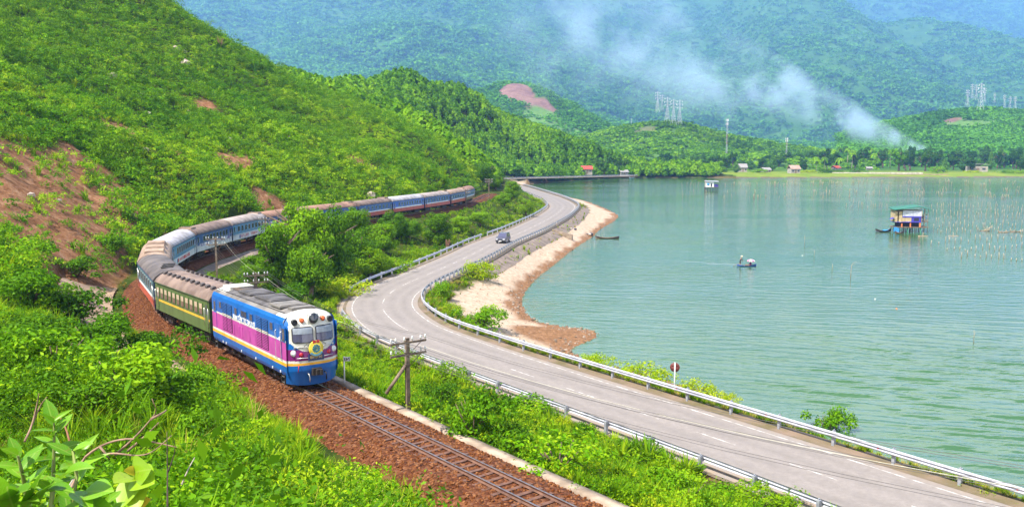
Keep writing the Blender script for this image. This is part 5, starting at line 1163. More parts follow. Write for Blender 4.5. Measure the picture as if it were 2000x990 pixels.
# ---- trees and bushes one can tell apart
CR = [crown_mesh('crown', L_dark, 300, 9500, .085, 40), crown_mesh('crown', L_mid, 301, 9500, .085, 40), crown_mesh('crown', L_mid, 302, 8500, .09, 32, (1, .9, 1.15)), crown_mesh('crown', L_dark, 303, 8500, .09, 34, (.95, 1, 1.2)), crown_mesh('crown', L_yel, 304, 8000, .09, 32)]
TK = [trunk_mesh('trunk', BARK, 310 + k) for k in range(3)]
def tree(name, p, h, rad, ci, label, cat='tree', group=None, rz=None, ti=0, czf=.6, crowns=None, vert=None):
    t = thing(name, p, label, cat, group, random.uniform(0, 6.28) if rz is None else rz)
    link('trunk', TK[ti], t, scale=(h * .9, h * .9, h))
    link('crown', (crowns or CR)[ci], t, loc=(0, 0, h * czf), scale=(rad, rad, (h * (1 - czf) / .98) if vert is None else vert))
    return t
big = [(592,552,378,62,1,'tallest bright-lit tree in the clump beside the railway bend'),(540,560,432,48,2,'mid-green tree on the railway side of the clump'),(650,558,408,52,3,'dark leaning tree in the middle of the clump'),
       (500,566,488,36,1,'small tree at the railway end of the clump, near the telegraph pole'),(705,535,440,44,0,'dark tree at the road side of the clump'),(690,470,398,40,1,'tree top showing against the blue carriages behind the clump'),
       (610,585,470,48,0,'low dark tree in front of the clump'),(748,497,432,36,2,'bushy green tree just past the clump'),(770,468,412,30,3,'dark conical tree below the blue train'),(725,545,480,34,4,'yellow-green small tree at the foot of the clump by the road'),
       (858,478,412,34,2,'loose light-green tree on the bank in front of the far carriages'),(800,470,424,26,0,'dark round tree on the bank below the far carriages'),(938,442,408,24,1,'round vivid bush-like tree below the tail of the train'),(900,455,420,24,2,'rounded tree on the bank left of the car'),
       (945,372,316,22,0,'dark tall tree at the foot of the hillside behind the train tail'),(968,372,340,14,0,'dark slim tree where the road meets the cove'),(1000,390,352,20,2,'tree overhanging the road at the cove'),(985,405,372,18,1,'small tree on the bank above the cove road'),(1050,425,392,16,4,'yellow-green bush on the inside of the outermost road bend')]
hb = hits([b_[0] for b_ in big], [b_[1] for b_ in big])
for (px, py, top, rpx, ci, lab), p in zip(big, hb):
    if p is None: continue
    p = off_road(p); ppm = F / p[1]; h = (py - top) / ppm * 1.03; tree('broadleaf_tree', (p[0], p[1], p[2] - .1), h, rpx / ppm * 1.05, ci, lab, 'tree', 'trees between railway and road', ti=int(px) % 3, czf=.50)
BU = [clump_mesh('foliage', L_bush, 330, 2400, .10, .95, 24, .5, .05, 1.15), clump_mesh('foliage', L_dark, 331, 2400, .10, .95, 24, .5, .05, 1.15), clump_mesh('foliage', L_yel, 332, 2200, .10, .9, 22, .45, .05, 1.15), clump_mesh('foliage', L_scrub, 333, 1300, .10, .85, 18, .55, .05, 1.2)]
STM = []
for k in range(2):
    sb_ = MB(); g_ = random.Random(340 + k)
    for q in range(9):
        a = g_.uniform(0, 6.28); sb_.tube([(0, 0, -.05), (math.cos(a) * .18, math.sin(a) * .18, .3), (math.cos(a) * .38, math.sin(a) * .38, .62)], [.022, .016, .006], 5)
    STM.append(sb_.mesh('stems', BARK))
def bush(px, py, hpx, wpx, ci, label, name='bush', cat='bush', group=None, p=None):
    if p is None: p = hits([px], [py])[0]
    if p is None: return
    p = off_road(p)
    if px < 700 and py > 680: p = p + np.array([0, 0, .35]); hpx *= 1.35; wpx *= 1.35
    ppm = F / p[1]; t = thing(name, (p[0], p[1], p[2] - .08), label, cat, group, random.uniform(0, 6.28)); sx = wpx / ppm * .86; sz = hpx / ppm * 1.1
    link('stems', STM[ci % 2], t, scale=(sx, sx, sz)); link('foliage', BU[ci], t, scale=(sx, sx, sz)); return t
for a in [(925,855,105,115,0,'large dark-shaded bush on the bank between railway and road, near the telegraph pole'),(1090,920,85,150,3,'reddish-tinged low bush on the bank nearest the bottom edge'),(1080,800,50,100,0,'bush leaning against the overgrown guardrail above the track'),
          (950,735,55,70,2,'bright grass-like bush poking over the guardrail by the white road dashes'),(855,700,50,60,2,'bright tall bush at the guardrail behind the telegraph pole'),(1190,822,42,32,2,'slim bright shrub standing at the inland guardrail'),
          (1620,855,64,70,0,'bright leafy shrub standing alone on the lake side behind the guardrail'),(1358,780,45,62,2,'yellow-green bush on the lake side beside the round sign'),(1250,748,45,85,2,'long grassy bush on the lake side before the round sign'),(1165,716,30,55,2,'low grassy bush at the shore near the mud spit'),
          (940,640,45,75,0,'round green bush on the pale shore inside the bend'),(862,582,36,36,0,'small green bush behind the guardrail at the bend'),(935,545,42,48,2,'tuft of dry yellow bush on the embankment by the road'),(880,612,24,34,2,'low yellow-green bush at the bend guardrail'),
          (1420,790,30,35,2,'thin weedy bush at the lake edge past the round sign'),(690,575,45,85,2,'bright feathery bush at the road bend by the inland guardrail'),(760,530,35,60,2,'bright bush along the inland guardrail above the bend'),(820,505,24,40,2,'small bright bush along the straight inland guardrail'),
          (640,650,40,90,2,'weedy bush on the slope above the locomotive front'),(560,590,40,70,0,'green bush between the clump and the locomotive roof'),(1340,985,80,120,0,'green bush on the bank at the bottom edge of the picture'),(1560,975,55,110,2,'bright weedy bush by the nearest post of the inland guardrail'),
          (225,490,35,50,1,'dark bush on the hillside just above the apex of the train'),(335,440,26,24,3,'pale blue-green shrub on the cutting above the train apex'),(150,540,45,70,1,'dark bush on the slope left of the train apex'),(135,640,85,105,1,'dark glossy bush at the top of the concrete apron'),
          (60,600,80,120,0,'broad-leaved bush at the left edge above the undergrowth'),(40,520,55,90,0,'rounded bush at the foot of the bare red slope'),
          (395,900,70,70,1,'dark round bush low on the near slope'),(250,800,90,130,0,'bushy plant in the middle of the near slope'),(110,740,70,120,0,'spreading bush on the near slope below the apron'),(375,765,35,50,0,'bush at the foot of the concrete apron'),(560,985,60,80,0,'leafy bush beside the ballast at the bottom edge'),(690,985,50,80,3,'leafy plant beside the ballast near the rails'),
          (60,705,60,95,1,'dark bush at the left edge above the shrub with oval leaves'),(190,700,60,90,0,'mid-green bush below the concrete apron on the left'),(310,720,55,80,1,'dark bush just under the lower end of the concrete apron'),(330,810,60,90,1,'dark leafy bush above the arching dead branch'),(170,830,60,90,1,'dark bush behind the shrub with oval leaves'),(490,890,45,65,3,'bright leafy bush near the ballast, lower middle'),(450,965,60,80,0,'bush at the bottom edge right of the dark stalk'),(90,600,55,80,1,'dark bush at the left above the apron'),
          (1000,880,60,80,1,'dark rounded shrub on the bank beside the track kerb'),(1230,900,50,80,1,'dark shrub on the bank midway to the bottom edge'),(1150,860,40,60,0,'green shrub on the bank below the overgrown guardrail'),(860,790,50,60,1,'dark shrub at the foot of the nearest telegraph pole'),
          (380,64,22,20,1,'small dark bush on the skyline of the hillside, highest one'),(428,98,16,16,1,'dark bush on the skyline below the pale rock'),(475,128,18,20,1,'dark bush on the skyline near the plantation edge'),(512,146,24,26,1,'brownish dark bush where the skyline meets the plantation')]:
    bush(*a, group='bushes' if 0 else None)
# bare reddish sapling on the skyline
p = hits([430], [100])[0]
if p is not None:
    t = thing('bare_tree', p, 'small reddish bare tree on the skyline of the hillside', 'tree'); b_ = MB(); g_ = random.Random(5)
    b_.tube([(0, 0, -.2), (.1, 0, 1.6)], [.12, .07], 5); b_.build('trunk', TWIG, t); b_ = MB()
    for k in range(22): a = g_.uniform(0, 6.28); b_.tube([(.1, 0, g_.uniform(1, 1.6)), (math.cos(a) * g_.uniform(.5, 1.5), math.sin(a) * g_.uniform(.5, 1.5), g_.uniform(2, 4))], [.05, .015], 4)
    b_.build('twigs', mat('reddish_twigs', (.33,.12,.09), rough=.9), t)
# rocks on the hillside
m_rock = mat('granite', (.56,.46,.38), (.27,.20,.16), 1.2, .9, bump=.7, bscale=4)
for px, py, w_, lab in ((362,130,18,'largest pale boulder high on the hillside'),(343,100,16,'pale flat boulder near the skyline of the hillside'),(220,155,20,'brownish cracked boulder on the upper hillside'),(284,297,14,'white boulder in the middle of the hillside'),(447,277,13,'grey boulder on the mid slope right of the others'),
                        (180,180,9,'small grey rock below the cracked boulder'),(367,222,10,'small rock on the green mid slope'),(276,188,12,'low pale slab on the hillside'),(565,272,9,'small rock on the slope near the plantation'),(725,385,18,'pale rock in the cutting above the blue carriages'),(290,225,11,'brown rock half hidden in scrub'),(360,105,9,'small pale rock between the two big boulders'),(60,385,14,'rock on the bare red slope'),(115,395,10,'small rock on the bare red slope')):
    p = hits([px], [py])[0]
    if p is None: continue
    s = w_ / (F / p[1]); link('boulder', stone_mesh('boulder', m_rock, px, .75), loc=(p[0], p[1], p[2] + s * .28), rot=(0, 0, px), scale=s * 1.25, label=lab, category='boulder') if 0 else tagp(link('boulder', stone_mesh('boulder', m_rock, px, .75), loc=(p[0], p[1], p[2] + s * .28), rot=(0, 0, px), scale=s * 1.25), lab, 'rock')
# ------------------------------------------------------------------ telegraph line along the railway
m_wood = mat('pole_timber', (.22,.16,.11), (.10,.07,.05), 3, .85, bump=.3); m_rail = mat('rust_steel_pole', (.20,.13,.09), (.10,.06,.045), 2, .7, metal=.2); m_ins = mat('porcelain', (.75,.75,.72), rough=.25); m_wire = mat('wire', (.10,.09,.085), rough=.5)
m_wired = mat('pale_wire', (.55,.52,.40), rough=.5)
im = MB(); im.lathe([(.018, -.02), (.018, .08), (.05, .07), (.06, .12), (.04, .17), (.05, .19), (.03, .24), (0, .25)], 8); INS = im.mesh('insulator', m_ins)
def gpole(px, pyb, pyt, label, lean=0.0, Yd=None, arms=((0.0, 1.0), (.62, 1.0)), hw=1.05, strut=False, hd=None, base=None):
    p = hits([px], [pyb])[0] if base is None else base
    ppm = F / p[1]; H = (pyb - pyt) / ppm * 1.01
    a = TR.head(TR.near(p)) if hd is None else hd
    t = thing('telegraph_pole', (p[0], p[1], p[2] - .05), label, 'telegraph pole', 'telegraph poles beside the railway', a + math.pi / 2)
    q = MB(); q.box((0, 0, H / 2), (.20, .17, H)); q.build('pole', m_wood, t)
    tops = []
    for z_, k in arms:
        z = H - .22 - z_
        q = MB(); q.box((0, .12, z), (hw * 2 * k, .09, .10)); arm = q.build('crossarm', m_wood, t)
        for x in (-.95, -.70, -.22, .22, .70, .95): link('insulator', INS, arm, loc=(x * hw, .12, z + .06)); tops.append((x * hw, .12, z + .27))
        q = MB(); 
        for s in (-1, 1): q.tube([(0, .1, z - .65), (s * .72 * hw, .12, z - .04)], .018, 5)
        q.build('brace', m_rail, t)
    if strut: q = MB(); q.tube([(.05, 0, H * .66), (1.15, -.2, H * .30)], .09, 6); q.build('strut', m_wood, t)
    M = Matrix.Translation(t.location) @ Matrix.Rotation(a + math.pi / 2, 4, 'Z')
    return [M @ Vector(q_) for q_ in tops], t
W_ = []
W_.append(gpole(797, 805, 652, 'nearest telegraph pole with two crossarms and a diagonal strut, on the bank by the ballast', strut=True)[0])
W_.append(gpole(503, 640, 530, 'telegraph pole with white insulators rising behind the locomotive roof')[0])
W_.append(gpole(424, 545, 462, 'telegraph pole inside the bend in front of the mural carriage')[0])
W_.append(gpole(520, 480, 425, 'telegraph pole in front of the white-lettered carriage beside the tree clump')[0])
W_.append(gpole(739, 432, 388, 'telegraph pole in front of the brown-roofed blue carriages')[0])
W_.append(gpole(851, 415, 378, 'telegraph pole in front of the pale-roofed bright blue carriage')[0])
W_.append(gpole(910, 405, 370, 'telegraph pole beside the tail of the train')[0])
W_.append(gpole(955, 392, 350, 'telegraph pole standing past the end of the train among bushes')[0])
d_ = TR.near(P(1090, 989, ZN)) - 22; q = TR.at(d_, 4.6)
tail = [Vector((v.x - W_[0][0].x, v.y - W_[0][0].y, v.z - W_[0][0].z)) + Vector((q[0], q[1], q[2] + 5.6)) for v in W_[0]]
W_ = [tail] + W_
for k in (0, 1, 4, 5, 6, 7, 10, 11):
    b_ = MB(); pts = []
    for A_, B_ in zip(W_[:-1], W_[1:]):
        a, c = A_[k], B_[k]; n_ = 9; sag = (c - a).length * .022
        for i_ in range(n_): u = i_ / n_; v = a.lerp(c, u); v.z -= 4 * sag * u * (1 - u); pts.append(v)
    pts.append(W_[-1][k])
    b_.tube(pts, .008, 4); b_.build('telegraph_wire', m_wired if k in (6,) else m_wire, label='thin sagging telegraph wire strung from pole to pole along the railway', category='wire', group='telegraph wires') if 0 else tagp(b_.build('telegraph_wire', m_wired if k == 6 else m_wire), 'thin sagging telegraph wire strung from pole to pole along the railway', 'wire', 'telegraph wires')
# kilometre sign by the locomotive (its figures read mirrored, as in the photograph)
p = P(673, 752, 8.0); p = TR.at(TR.near(p) , 0); s_ = TR.near(P(673, 752, 8.0)); p = P(673, 753, gz(*P(673, 753, 8.1)[:2]) + .0)
t = thing('kilometre_sign', p, 'white kilometre sign on a thin white post beside the locomotive nose', 'sign', rz=.15)
q = MB(); q.tube([(0, 0, -.1), (0, 0, 1.70)], .04, 8); q.build('post', M_white, t)
q = MB(); q.box((.17, -.03, 1.56), (.36, .03, .24)); pn = q.build('panel', M_white, t)
link('lettering', text_mesh('743', .17, .004, M_rub), pn, loc=(.17, -.052, 1.475), rot=(math.pi / 2, 0, 0))
# round road sign seen from behind
p = P(1317, 765, 2.9); t = thing('road_sign', (p[0], p[1], gz(p[0], p[1])), 'round dark-red backed road sign on a white post behind the lakeside guardrail', 'sign', rz=-.25)
H = 66 / (F / p[1]) * 1.03; q = MB(); q.tube([(0, 0, -.1), (0, 0, H)], .045, 8); q.build('post', M_white, t)
q = MB(); q.lathe([(0, 0), (.36, 0), (.37, .015), (.36, .03), (0, .03)], 28, c=(0, .05, H - .38), axis='Y'); q.box((0, .03, H - .25), (.5, .02, .05)); q.box((0, .03, H - .5), (.5, .02, .05)); q.build('disc', mat('sign_back_red', (.15,.025,.02), (.09,.015,.012), 5, .6), t)
# charred stump on the bank
p = hits([875], [487])[0]
if p is not None:
    t = thing('tree_stump', (p[0], p[1], p[2] - .1), 'brown broken tree stump standing by the inland guardrail', 'stump'); g_ = random.Random(3); h_ = 21 / (F / p[1])
    m_st = mat('charred_wood', (.20,.09,.045), (.05,.03,.022), 3, .95, bump=.6)
    q = MB(); q.tube([(0, 0, 0), (0, 0, h_ * .35), (.02, 0, h_ * .6)], [.55, .46, .40], 9); q.build('butt', m_st, t)
    for k in range(8):
        a = k * .785; r_ = .34; q = MB(); q.tube([(math.cos(a) * r_, math.sin(a) * r_, h_ * .4), (math.cos(a) * r_ * 1.05, math.sin(a) * r_, h_ * g_.uniform(.8, 1.08))], [.13, .05], 6); q.build('splinter', m_st, t)
# ------------------------------------------------------------------ the car
def make_car():
    p = P(999, 473.5, ZR + .006); s_ = RD.near(p); c = RD.at(s_, 1.35); hd = RD.head(s_) + math.pi
    t = thing('car', (c[0], c[1], c[2] + .006), 'dark grey pickup-like car driving along the lake road', 'car', rz=hd)
    cb = paintm('car_grey', (.10,.10,.13), .25); ch = mat('car_silver_trim', (.6,.6,.62), rough=.3, metal=.4)
    W2 = .93
    prof = [(2.25,.42),(2.30,.62),(2.26,.88),(2.10,.98),(1.05,1.06),(-2.20,1.04),(-2.28,.9),(-2.28,.45)]
    q = MB(); q.loft([[(x, s, z) for x, z in prof] for s in (-W2, -W2 + .06, W2 - .06, W2)], closed=True)
    body = q.build('body', cb, t)
    cab = [(1.02,1.05),(.25,1.78),(.0,1.84),(-1.75,1.82),(-1.95,1.74),(-2.15,1.05)]
    q = MB(); q.loft([[(x, s * (1 - .16 * (z - 1.05)), z) for x, z in cab] for s in (-W2 + .05, W2 - .05)], closed=True); q.build('cabin', cb, t)
    q = MB(); a_, b_ = (.985, 1.10), (.30, 1.745); q.poly([(a_[0] + .03, -.72, a_[1]), (a_[0] + .03, .72, a_[1]), (b_[0] + .03, .62, b_[1]), (b_[0] + .03, -.62, b_[1])]); q.build('windscreen', M_glassf, t)
    for s in (-1, 1):
        for x0, x1, i_ in ((.55, -.30, .38), (-.38, -1.15, 0), (-1.23, -1.95, -.14)):
            y0, y1 = s * (W2 - .04), s * (W2 - .145); q = MB(); q.poly([(x0, y0 + s * .012, 1.14), (x1, y0 + s * .012, 1.14), (x1 if i_ >= 0 else x1 + .12, y1 + s * .012, 1.70), (x0 - i_, y1 + s * .012, 1.70)]); q.build('side_window', M_glassd, t)
        q = MB(); q.box((.72, s * 1.02, 1.14), (.14, .2, .16)); q.build('mirror', cb, t)
        q = MB(); q.box((2.26, s * .68, .80), (.10, .36, .18)); q.build('headlight', M_lamp, t)
        q = MB(); q.box((-2.27, s * .82, .85), (.06, .16, .3)); q.build('tail_light', M_redl, t)
        for x in (1.42, -1.42):
            q = MB(); q.lathe([(.05, -.11), (.36, -.11), (.38, -.06), (.38, .06), (.36, .11), (.05, .11)], 18, c=(x, s * .83, .38), axis='Y'); wh = q.build('wheel', M_rub, t)
            q = MB(); q.lathe([(.22, -.115), (.22, .12), (.05, .125), (0, .125)] if s > 0 else [(0, -.125), (.05, -.125), (.22, -.12), (.22, .115)], 14, c=(x, s * .83, .38), axis='Y'); q.build('rim', ch, wh)
    q = MB(); q.box((2.29, 0, .80), (.05, .8, .16)); q.build('grille', M_rub, t)
    q = MB(); q.box((2.30, 0, .50), (.12, 1.78, .24)); bp_ = q.build('bumper', M_rub, t); q = MB(); q.box((2.37, 0, .50), (.02, .52, .13)); q.build('number_plate', M_white, bp_)
    for s in (-1, 1): 
        q = MB(); q.tube([(-.1, s * .62, 1.88), (-1.7, s * .62, 1.88)], .025, 6); q.build('roof_rail', ch, t)
make_car()
# ------------------------------------------------------------------ boats, fishers, stilt huts
def hull_mesh(name, L, Wd, D, mats_, sheer=.35, n=13):
    q = MB(); rings = []
    for i_ in range(n):
        u = i_ / (n - 1) * 2 - 1; hw = Wd / 2 * max(.03, (1 - abs(u) ** 2.2)); z = D * (.75 + sheer * abs(u) ** 2 * 2); zk = sheer * D * 1.3 * abs(u) ** 3
        x = u * L / 2
        rings.append([(x, -hw, z), (x, -hw * .86, z * .5 + zk * .5), (x, -hw * .4, zk + .02), (x, 0, zk), (x, hw * .4, zk + .02), (x, hw * .86, z * .5 + zk * .5), (x, hw, z), (x, hw * .88, z - .01), (x, hw * .6, max(zk + .08, .16)), (x, 0, max(zk + .06, .13)), (x, -hw * .6, max(zk + .08, .16)), (x, -hw * .88, z - .01)])
    q.loft(rings, mf=lambda i, k: 0 if k < 6 else 1, sm=False); return q.mesh(name, mats_)
def body_skin(name, joints, bones, m, parent, root_i=0, sub=1):
    me = bpy.data.meshes.new(name); me.from_pydata([j[0] for j in joints], bones, []); me.update(); me.materials.append(m)
    o = bpy.data.objects.new(name, me); C.objects.link(o); o.parent = parent
    sk = o.modifiers.new('skin', 'SKIN'); sk.use_smooth_shade = True
    for v, j in zip(me.skin_vertices[0].data, joints): v.radius = (j[1], j[1] * (j[2] if len(j) > 2 else 1))
    me.skin_vertices[0].data[root_i].use_root = True
    sb_ = o.modifiers.new('sub', 'SUBSURF'); sb_.levels = sb_.render_levels = sub
    return o
m_skin = mat('skin', (.36,.19,.12), rough=.6); m_cloth = mat('dark_clothes', (.045,.04,.05), rough=.9); m_straw = mat('straw_hat', (.70,.56,.34), rough=.9); m_navy = mat('blue_clothes', (.06,.10,.30), rough=.9); m_pinkc = mat('violet_shirt', (.25,.06,.25), rough=.9)
def person(loc, rz, label, pose, cloth, group=None, hat=True, sc=1.0, legs=None):
    t = thing('person', loc, label, 'person', group, rz); t.scale = (sc,) * 3
    J, Bn = pose
    body_skin('body', J, Bn, m_skin, t)
    # clothing: jacket and trousers as slightly fuller skins over torso, arms and thighs
    keep = [i for i in range(len(J)) if i in CL_SET[len(J)]]; mp_ = {k: i for i, k in enumerate(keep)}
    body_skin('clothing', [(J[k][0], J[k][1] * 1.22, *(J[k][2:3])) for k in keep], [(mp_[a], mp_[b]) for a, b in Bn if a in mp_ and b in mp_], cloth, t)
    hx_, hy_, hz_ = J[4][0]
    if hat: q = MB(); q.lathe([(.26, -.0), (.20, .05), (.09, .14), (0, .19)], 14, c=(hx_, hy_, hz_ + .10)); q.build('hat', m_straw, t)
    else: q = MB(); q.lathe([(.10, -.02), (.115, .06), (.08, .13), (0, .15)], 10, c=(hx_ - .01, hy_, hz_ + .02)); q.build('hair', M_rub, t)
    q = MB(); q.box((hx_ + .105, hy_, hz_ - .01), (.04, .03, .05)); q.box((hx_ + .10, hy_ + .04, hz_ + .025), (.02, .025, .015)); q.box((hx_ + .10, hy_ - .04, hz_ + .025), (.02, .025, .015)); q.box((hx_ + .10, hy_, hz_ - .06), (.02, .05, .012)); q.build('face', m_skin, t)
    return t
def stand_pose(lean=.15, arm=.35):
    s = lean
    J = [((0,0,.95),.13,1.2),((.08*s,0,1.12),.12,1.2),((.35*s,0,1.40),.13,1.4),((.5*s,0,1.50),.055),((.62*s+.03,0,1.66),.10,.85),
         ((.35*s,.19,1.40),.06),((.35*s+.22,.23,1.18),.048),((.35*s+arm,.12,1.05),.04),((.35*s+arm+.09,.10,1.03),.035),((.35*s,-.19,1.40),.06),((.35*s+.18,-.26,1.15),.048),((.35*s+arm-.02,-.10,.98),.04),((.35*s+arm+.07,-.08,.96),.035),
         ((.02,.10,.88),.09),((.10,.12,.50),.065),((-.02,.13,.09),.045),((.12,.14,.04),.04),((-.03,-.10,.88),.09),((-.10,-.12,.50),.065),((-.22,-.13,.09),.045),((-.09,-.14,.04),.04)]
    Bn = [(0,1),(1,2),(2,3),(3,4),(2,5),(5,6),(6,7),(7,8),(2,9),(9,10),(10,11),(11,12),(0,13),(13,14),(14,15),(15,16),(0,17),(17,18),(18,19),(19,20)]
    return J, Bn
def sit_pose():
    J, Bn = stand_pose(.1, .3); z0 = .55
    J = [((p_[0][0], p_[0][1], p_[0][2] - z0),) + tuple(p_[1:]) for p_ in J]
    for i_, y in ((13, .10), (17, -.10)): J[i_] = ((.08, y, .36), .09)
    for i_, y in ((14, .13), (18, -.13)): J[i_] = ((.42, y, .38), .065)
    for i_, y in ((15, .13), (19, -.13)): J[i_] = ((.40, y, .06), .045)
    for i_, y in ((16, .14), (20, -.14)): J[i_] = ((.52, y, .02), .04)
    return J, Bn
CL_SET = {21: {0, 1, 2, 5, 6, 9, 10, 13, 14, 17, 18}}
m_bblue = paintm('boat_blue', (.03,.10,.42), .4); m_bin = mat('boat_inside', (.20,.28,.36), (.09,.10,.12), 2, .7); m_bdark = mat('tarred_hull', (.05,.035,.03), (.025,.02,.02), 2, .7); m_bwood = mat('boat_wood', (.28,.18,.12), (.14,.09,.06), 3, .8)
p = P(1458, 521, 0); L_ = 3.6
t = thing('rowing_boat', (p[0], p[1], -.08), 'small blue rowing boat carrying two people in open water', 'boat', rz=.12)
link('hull', hull_mesh('hull', L_, 1.15, .42, [m_bblue, m_bin]), t)
q = MB(); q.box((-.5, 0, .30), (.22, .9, .04)); q.box((.75, 0, .30), (.22, .85, .04)); q.build('thwart', m_bwood, t)
person((p[0] - 1.15, p[1] - .05, .10), 0.05, 'dark-clothed person in a conical straw hat standing at the stern of the blue boat, rowing', stand_pose(.35, .42), m_cloth, sc=1.0)
person((p[0] + .78, p[1], -.02), 3.3, 'seated person in violet under a striped umbrella in the blue boat', sit_pose(), m_pinkc, hat=False)
t = thing('umbrella', (p[0] + .75, p[1] - .1, .9), 'pink and white striped sun umbrella held in the blue boat', 'umbrella')
q = MB(); q.tube([(0, 0, -.55), (0, 0, .52)], .015, 5); q.build('shaft', M_chrome, t)
q = MB(); prof = [(.72, .14), (.60, .27), (.38, .40), (0, .48)]; rings = [[(r * math.cos(k * math.pi / 8), r * math.sin(k * math.pi / 8), z) for k in range(16)] for r, z in prof]
q.loft(rings, cap=False, mf=lambda i, k: (k // 2) % 2); q.build('canopy', [mat('umbrella_pink', (.70,.10,.22), rough=.7), M_white], t)
t = thing('oar', (p[0] - .85, p[1] - .12, 1.02), 'long oar held by the standing rower, reaching into the water at the stern', 'oar')
q = MB(); q.tube([(.12, 0, .02), (-1.9, -.2, -1.0)], .03, 6); q.build('shaft', m_bwood, t); q = MB(); q.box((-2.0, -.21, -1.05), (.6, .03, .16), tilt=-.45); q.build('blade', mat('oar_blade_blue', (.10,.40,.60), rough=.5), t)
t = thing('basket', (p[0] + .05, p[1], .18), 'brown bundle of nets lying amidships in the blue boat', 'net bundle'); q = MB(); q.lathe([(.28, 0), (.36, .12), (.25, .26), (.05, .3)], 10); q.build('bundle', m_wood, t)

# the stilt hut
p = P(1780, 455, 0); hy = p[1]; ppm = F / hy
def at_(px, py, dy=0): q = PD(px, py, hy + dy); return q
m_tin = mat('tin_sheet', (.62,.63,.70), (.42,.42,.50), 1.5, .5, metal=.2); m_ply = mat('plywood', (.55,.42,.24), (.38,.28,.15), 1.5, .8); m_tarp = mat('blue_tarp', (.07,.06,.42), (.04,.03,.26), 1.5, .5); m_groof = mat('green_roof', (.008,.15,.085), (.006,.10,.06), 1, .5); m_net = mat('dark_net', (.03,.03,.05), rough=.9); m_or = mat('orange_cloth', (.70,.20,.06), rough=.8); m_sky = mat('bright_blue_tarp', (.05,.30,.62), rough=.5); m_gn = mat('green_post', (.05,.28,.16), rough=.7)
hut = thing('stilt_hut', (p[0], p[1], 0), 'fishing hut on stilts with a green roof and purple-blue tarpaulin skirt', 'hut', rz=-.12)
U = 1 / ppm; X0, X1 = -33 * U, 18 * U
zf, zw, zt = 11 * U, 26 * U, 52 * U
for i_, x in enumerate((-31, -24, -14, -7, 0, 6, 17)):
    for y in (0, 1.6, 3.4):
        q = MB(); q.tube([(x * U, y, -1.5), (x * U, y, zf + (.1 if y else .0))], .09, 6); q.build('stilt', m_gn if i_ % 3 == 0 and y == 0 else m_bdark, hut)
for x in (24, 30):
    for y in (.2, 3.2): q = MB(); q.tube([(x * U, y, -1.5), (x * U, y, zt - .5)], .06, 6); q.build('stilt', m_bwood, hut)
q = MB(); q.box((-1 * U, 1.7, zf), (66 * U, 4.0, .16)); q.build('deck', m_wood, hut)
q = MB(); q.box((-8 * U, 1.7, zf + 10 * U), (50 * U, 3.8, .12)); q.build('floor', m_tarp, hut)
q = MB(); q.box((-5 * U, 1.9, zf + 5 * U), (40 * U, 2.4, 8 * U)); q.build('hanging_net', m_net, hut)
q = MB(); q.box((-30 * U, .02, zf + 20 * U), (5 * U, .08, 22 * U)); q.box((-22 * U, .02, zf + 20 * U), (6 * U, .08, 22 * U)); q.build('side_panel', m_ply, hut)
q = MB()
for k in range(9): q.box((-16 * U + k * 4 * U, .03 + .02 * (k % 2), zf + 26 * U), (4 * U, .05, 13 * U))
q.build('front_sheeting', m_tin, hut)
q = MB(); q.box((-10 * U, .0, zf + 15 * U), (17 * U, .10, 9 * U)); q.build('lower_panel', m_ply, hut)
q = MB(); q.box((8 * U, .0, zf + 15 * U), (18 * U, .10, 10 * U)); q.box((0, -.07, zf + 20.5 * U), (36 * U, .06, 2.4 * U)); q.box((-9 * U, -.07, zf + 10.4 * U), (17 * U, .06, 1.4 * U)); tp_ = q.build('tarpaulin', m_tarp, hut)
q = MB(); q.box((8 * U, -.06, zf + 15.5 * U), (9 * U, .04, 6 * U)); q.build('opening', m_net, hut)
q = MB(); q.box((-32.5 * U, 1.7, zf + 22 * U), (.08, 3.6, 22 * U)); q.box((18 * U, 1.7, zf + 22 * U), (.08, 3.6, 22 * U)); q.box((-7 * U, 3.5, zf + 22 * U), (51 * U, .08, 22 * U)); q.build('wall', m_ply, hut)
q = MB(); q.loft([[(-36 * U, -.7, zt - 7.5 * U), (-36 * U, 4.2, zt - 5 * U), (-36 * U, 4.2, zt - 4 * U), (-36 * U, -.7, zt - 6.5 * U)], [(13 * U, -.5, zt - 1.0 * U), (13 * U, 4.2, zt + 1 * U), (13 * U, 4.2, zt + 2 * U), (13 * U, -.5, zt)], [(36 * U, -.3, zt - 7 * U), (36 * U, 4.2, zt - 5 * U), (36 * U, 4.2, zt - 4 * U), (36 * U, -.3, zt - 6 * U)]]); q.build('roof', m_groof, hut)
q = MB(); q.box((-37 * U, .5, zf + 17 * U), (7 * U, 1.6, .08), tilt=-.4); q.build('awning', m_tarp, hut)
q = MB(); q.box((25 * U, 1.7, zf + 11 * U), (14 * U, 3.2, .1)); q.build('porch', m_wood, hut)
q = MB(); q.box((-19 * U, -.1, zf + 3 * U), (2.4 * U, .12, 9 * U)); q.box((-3 * U, -.1, zf + 4 * U), (2.4 * U, .12, 9 * U)); q.box((15 * U, -.1, zf + 5 * U), (3 * U, .12, 9 * U)); q.build('orange_post', m_or, hut)
def HW(x, y, z): return hut.matrix_basis @ Vector((x, y, z))
bpy.context.view_layer.update()
v = HW(-29 * U, -.25, zf - 6 * U); t = tagp(link('hanging_tarp', (lambda q: (q.box((0, 0, 2 * U), (11 * U, .12, 9 * U)), q.box((1 * U, -.1, -1 * U), (9 * U, .08, 6 * U)), q.mesh('hanging_tarp', m_sky))[-1])(MB()), loc=v), 'bright blue sheet hanging below the corner of the stilt hut', 'tarp')
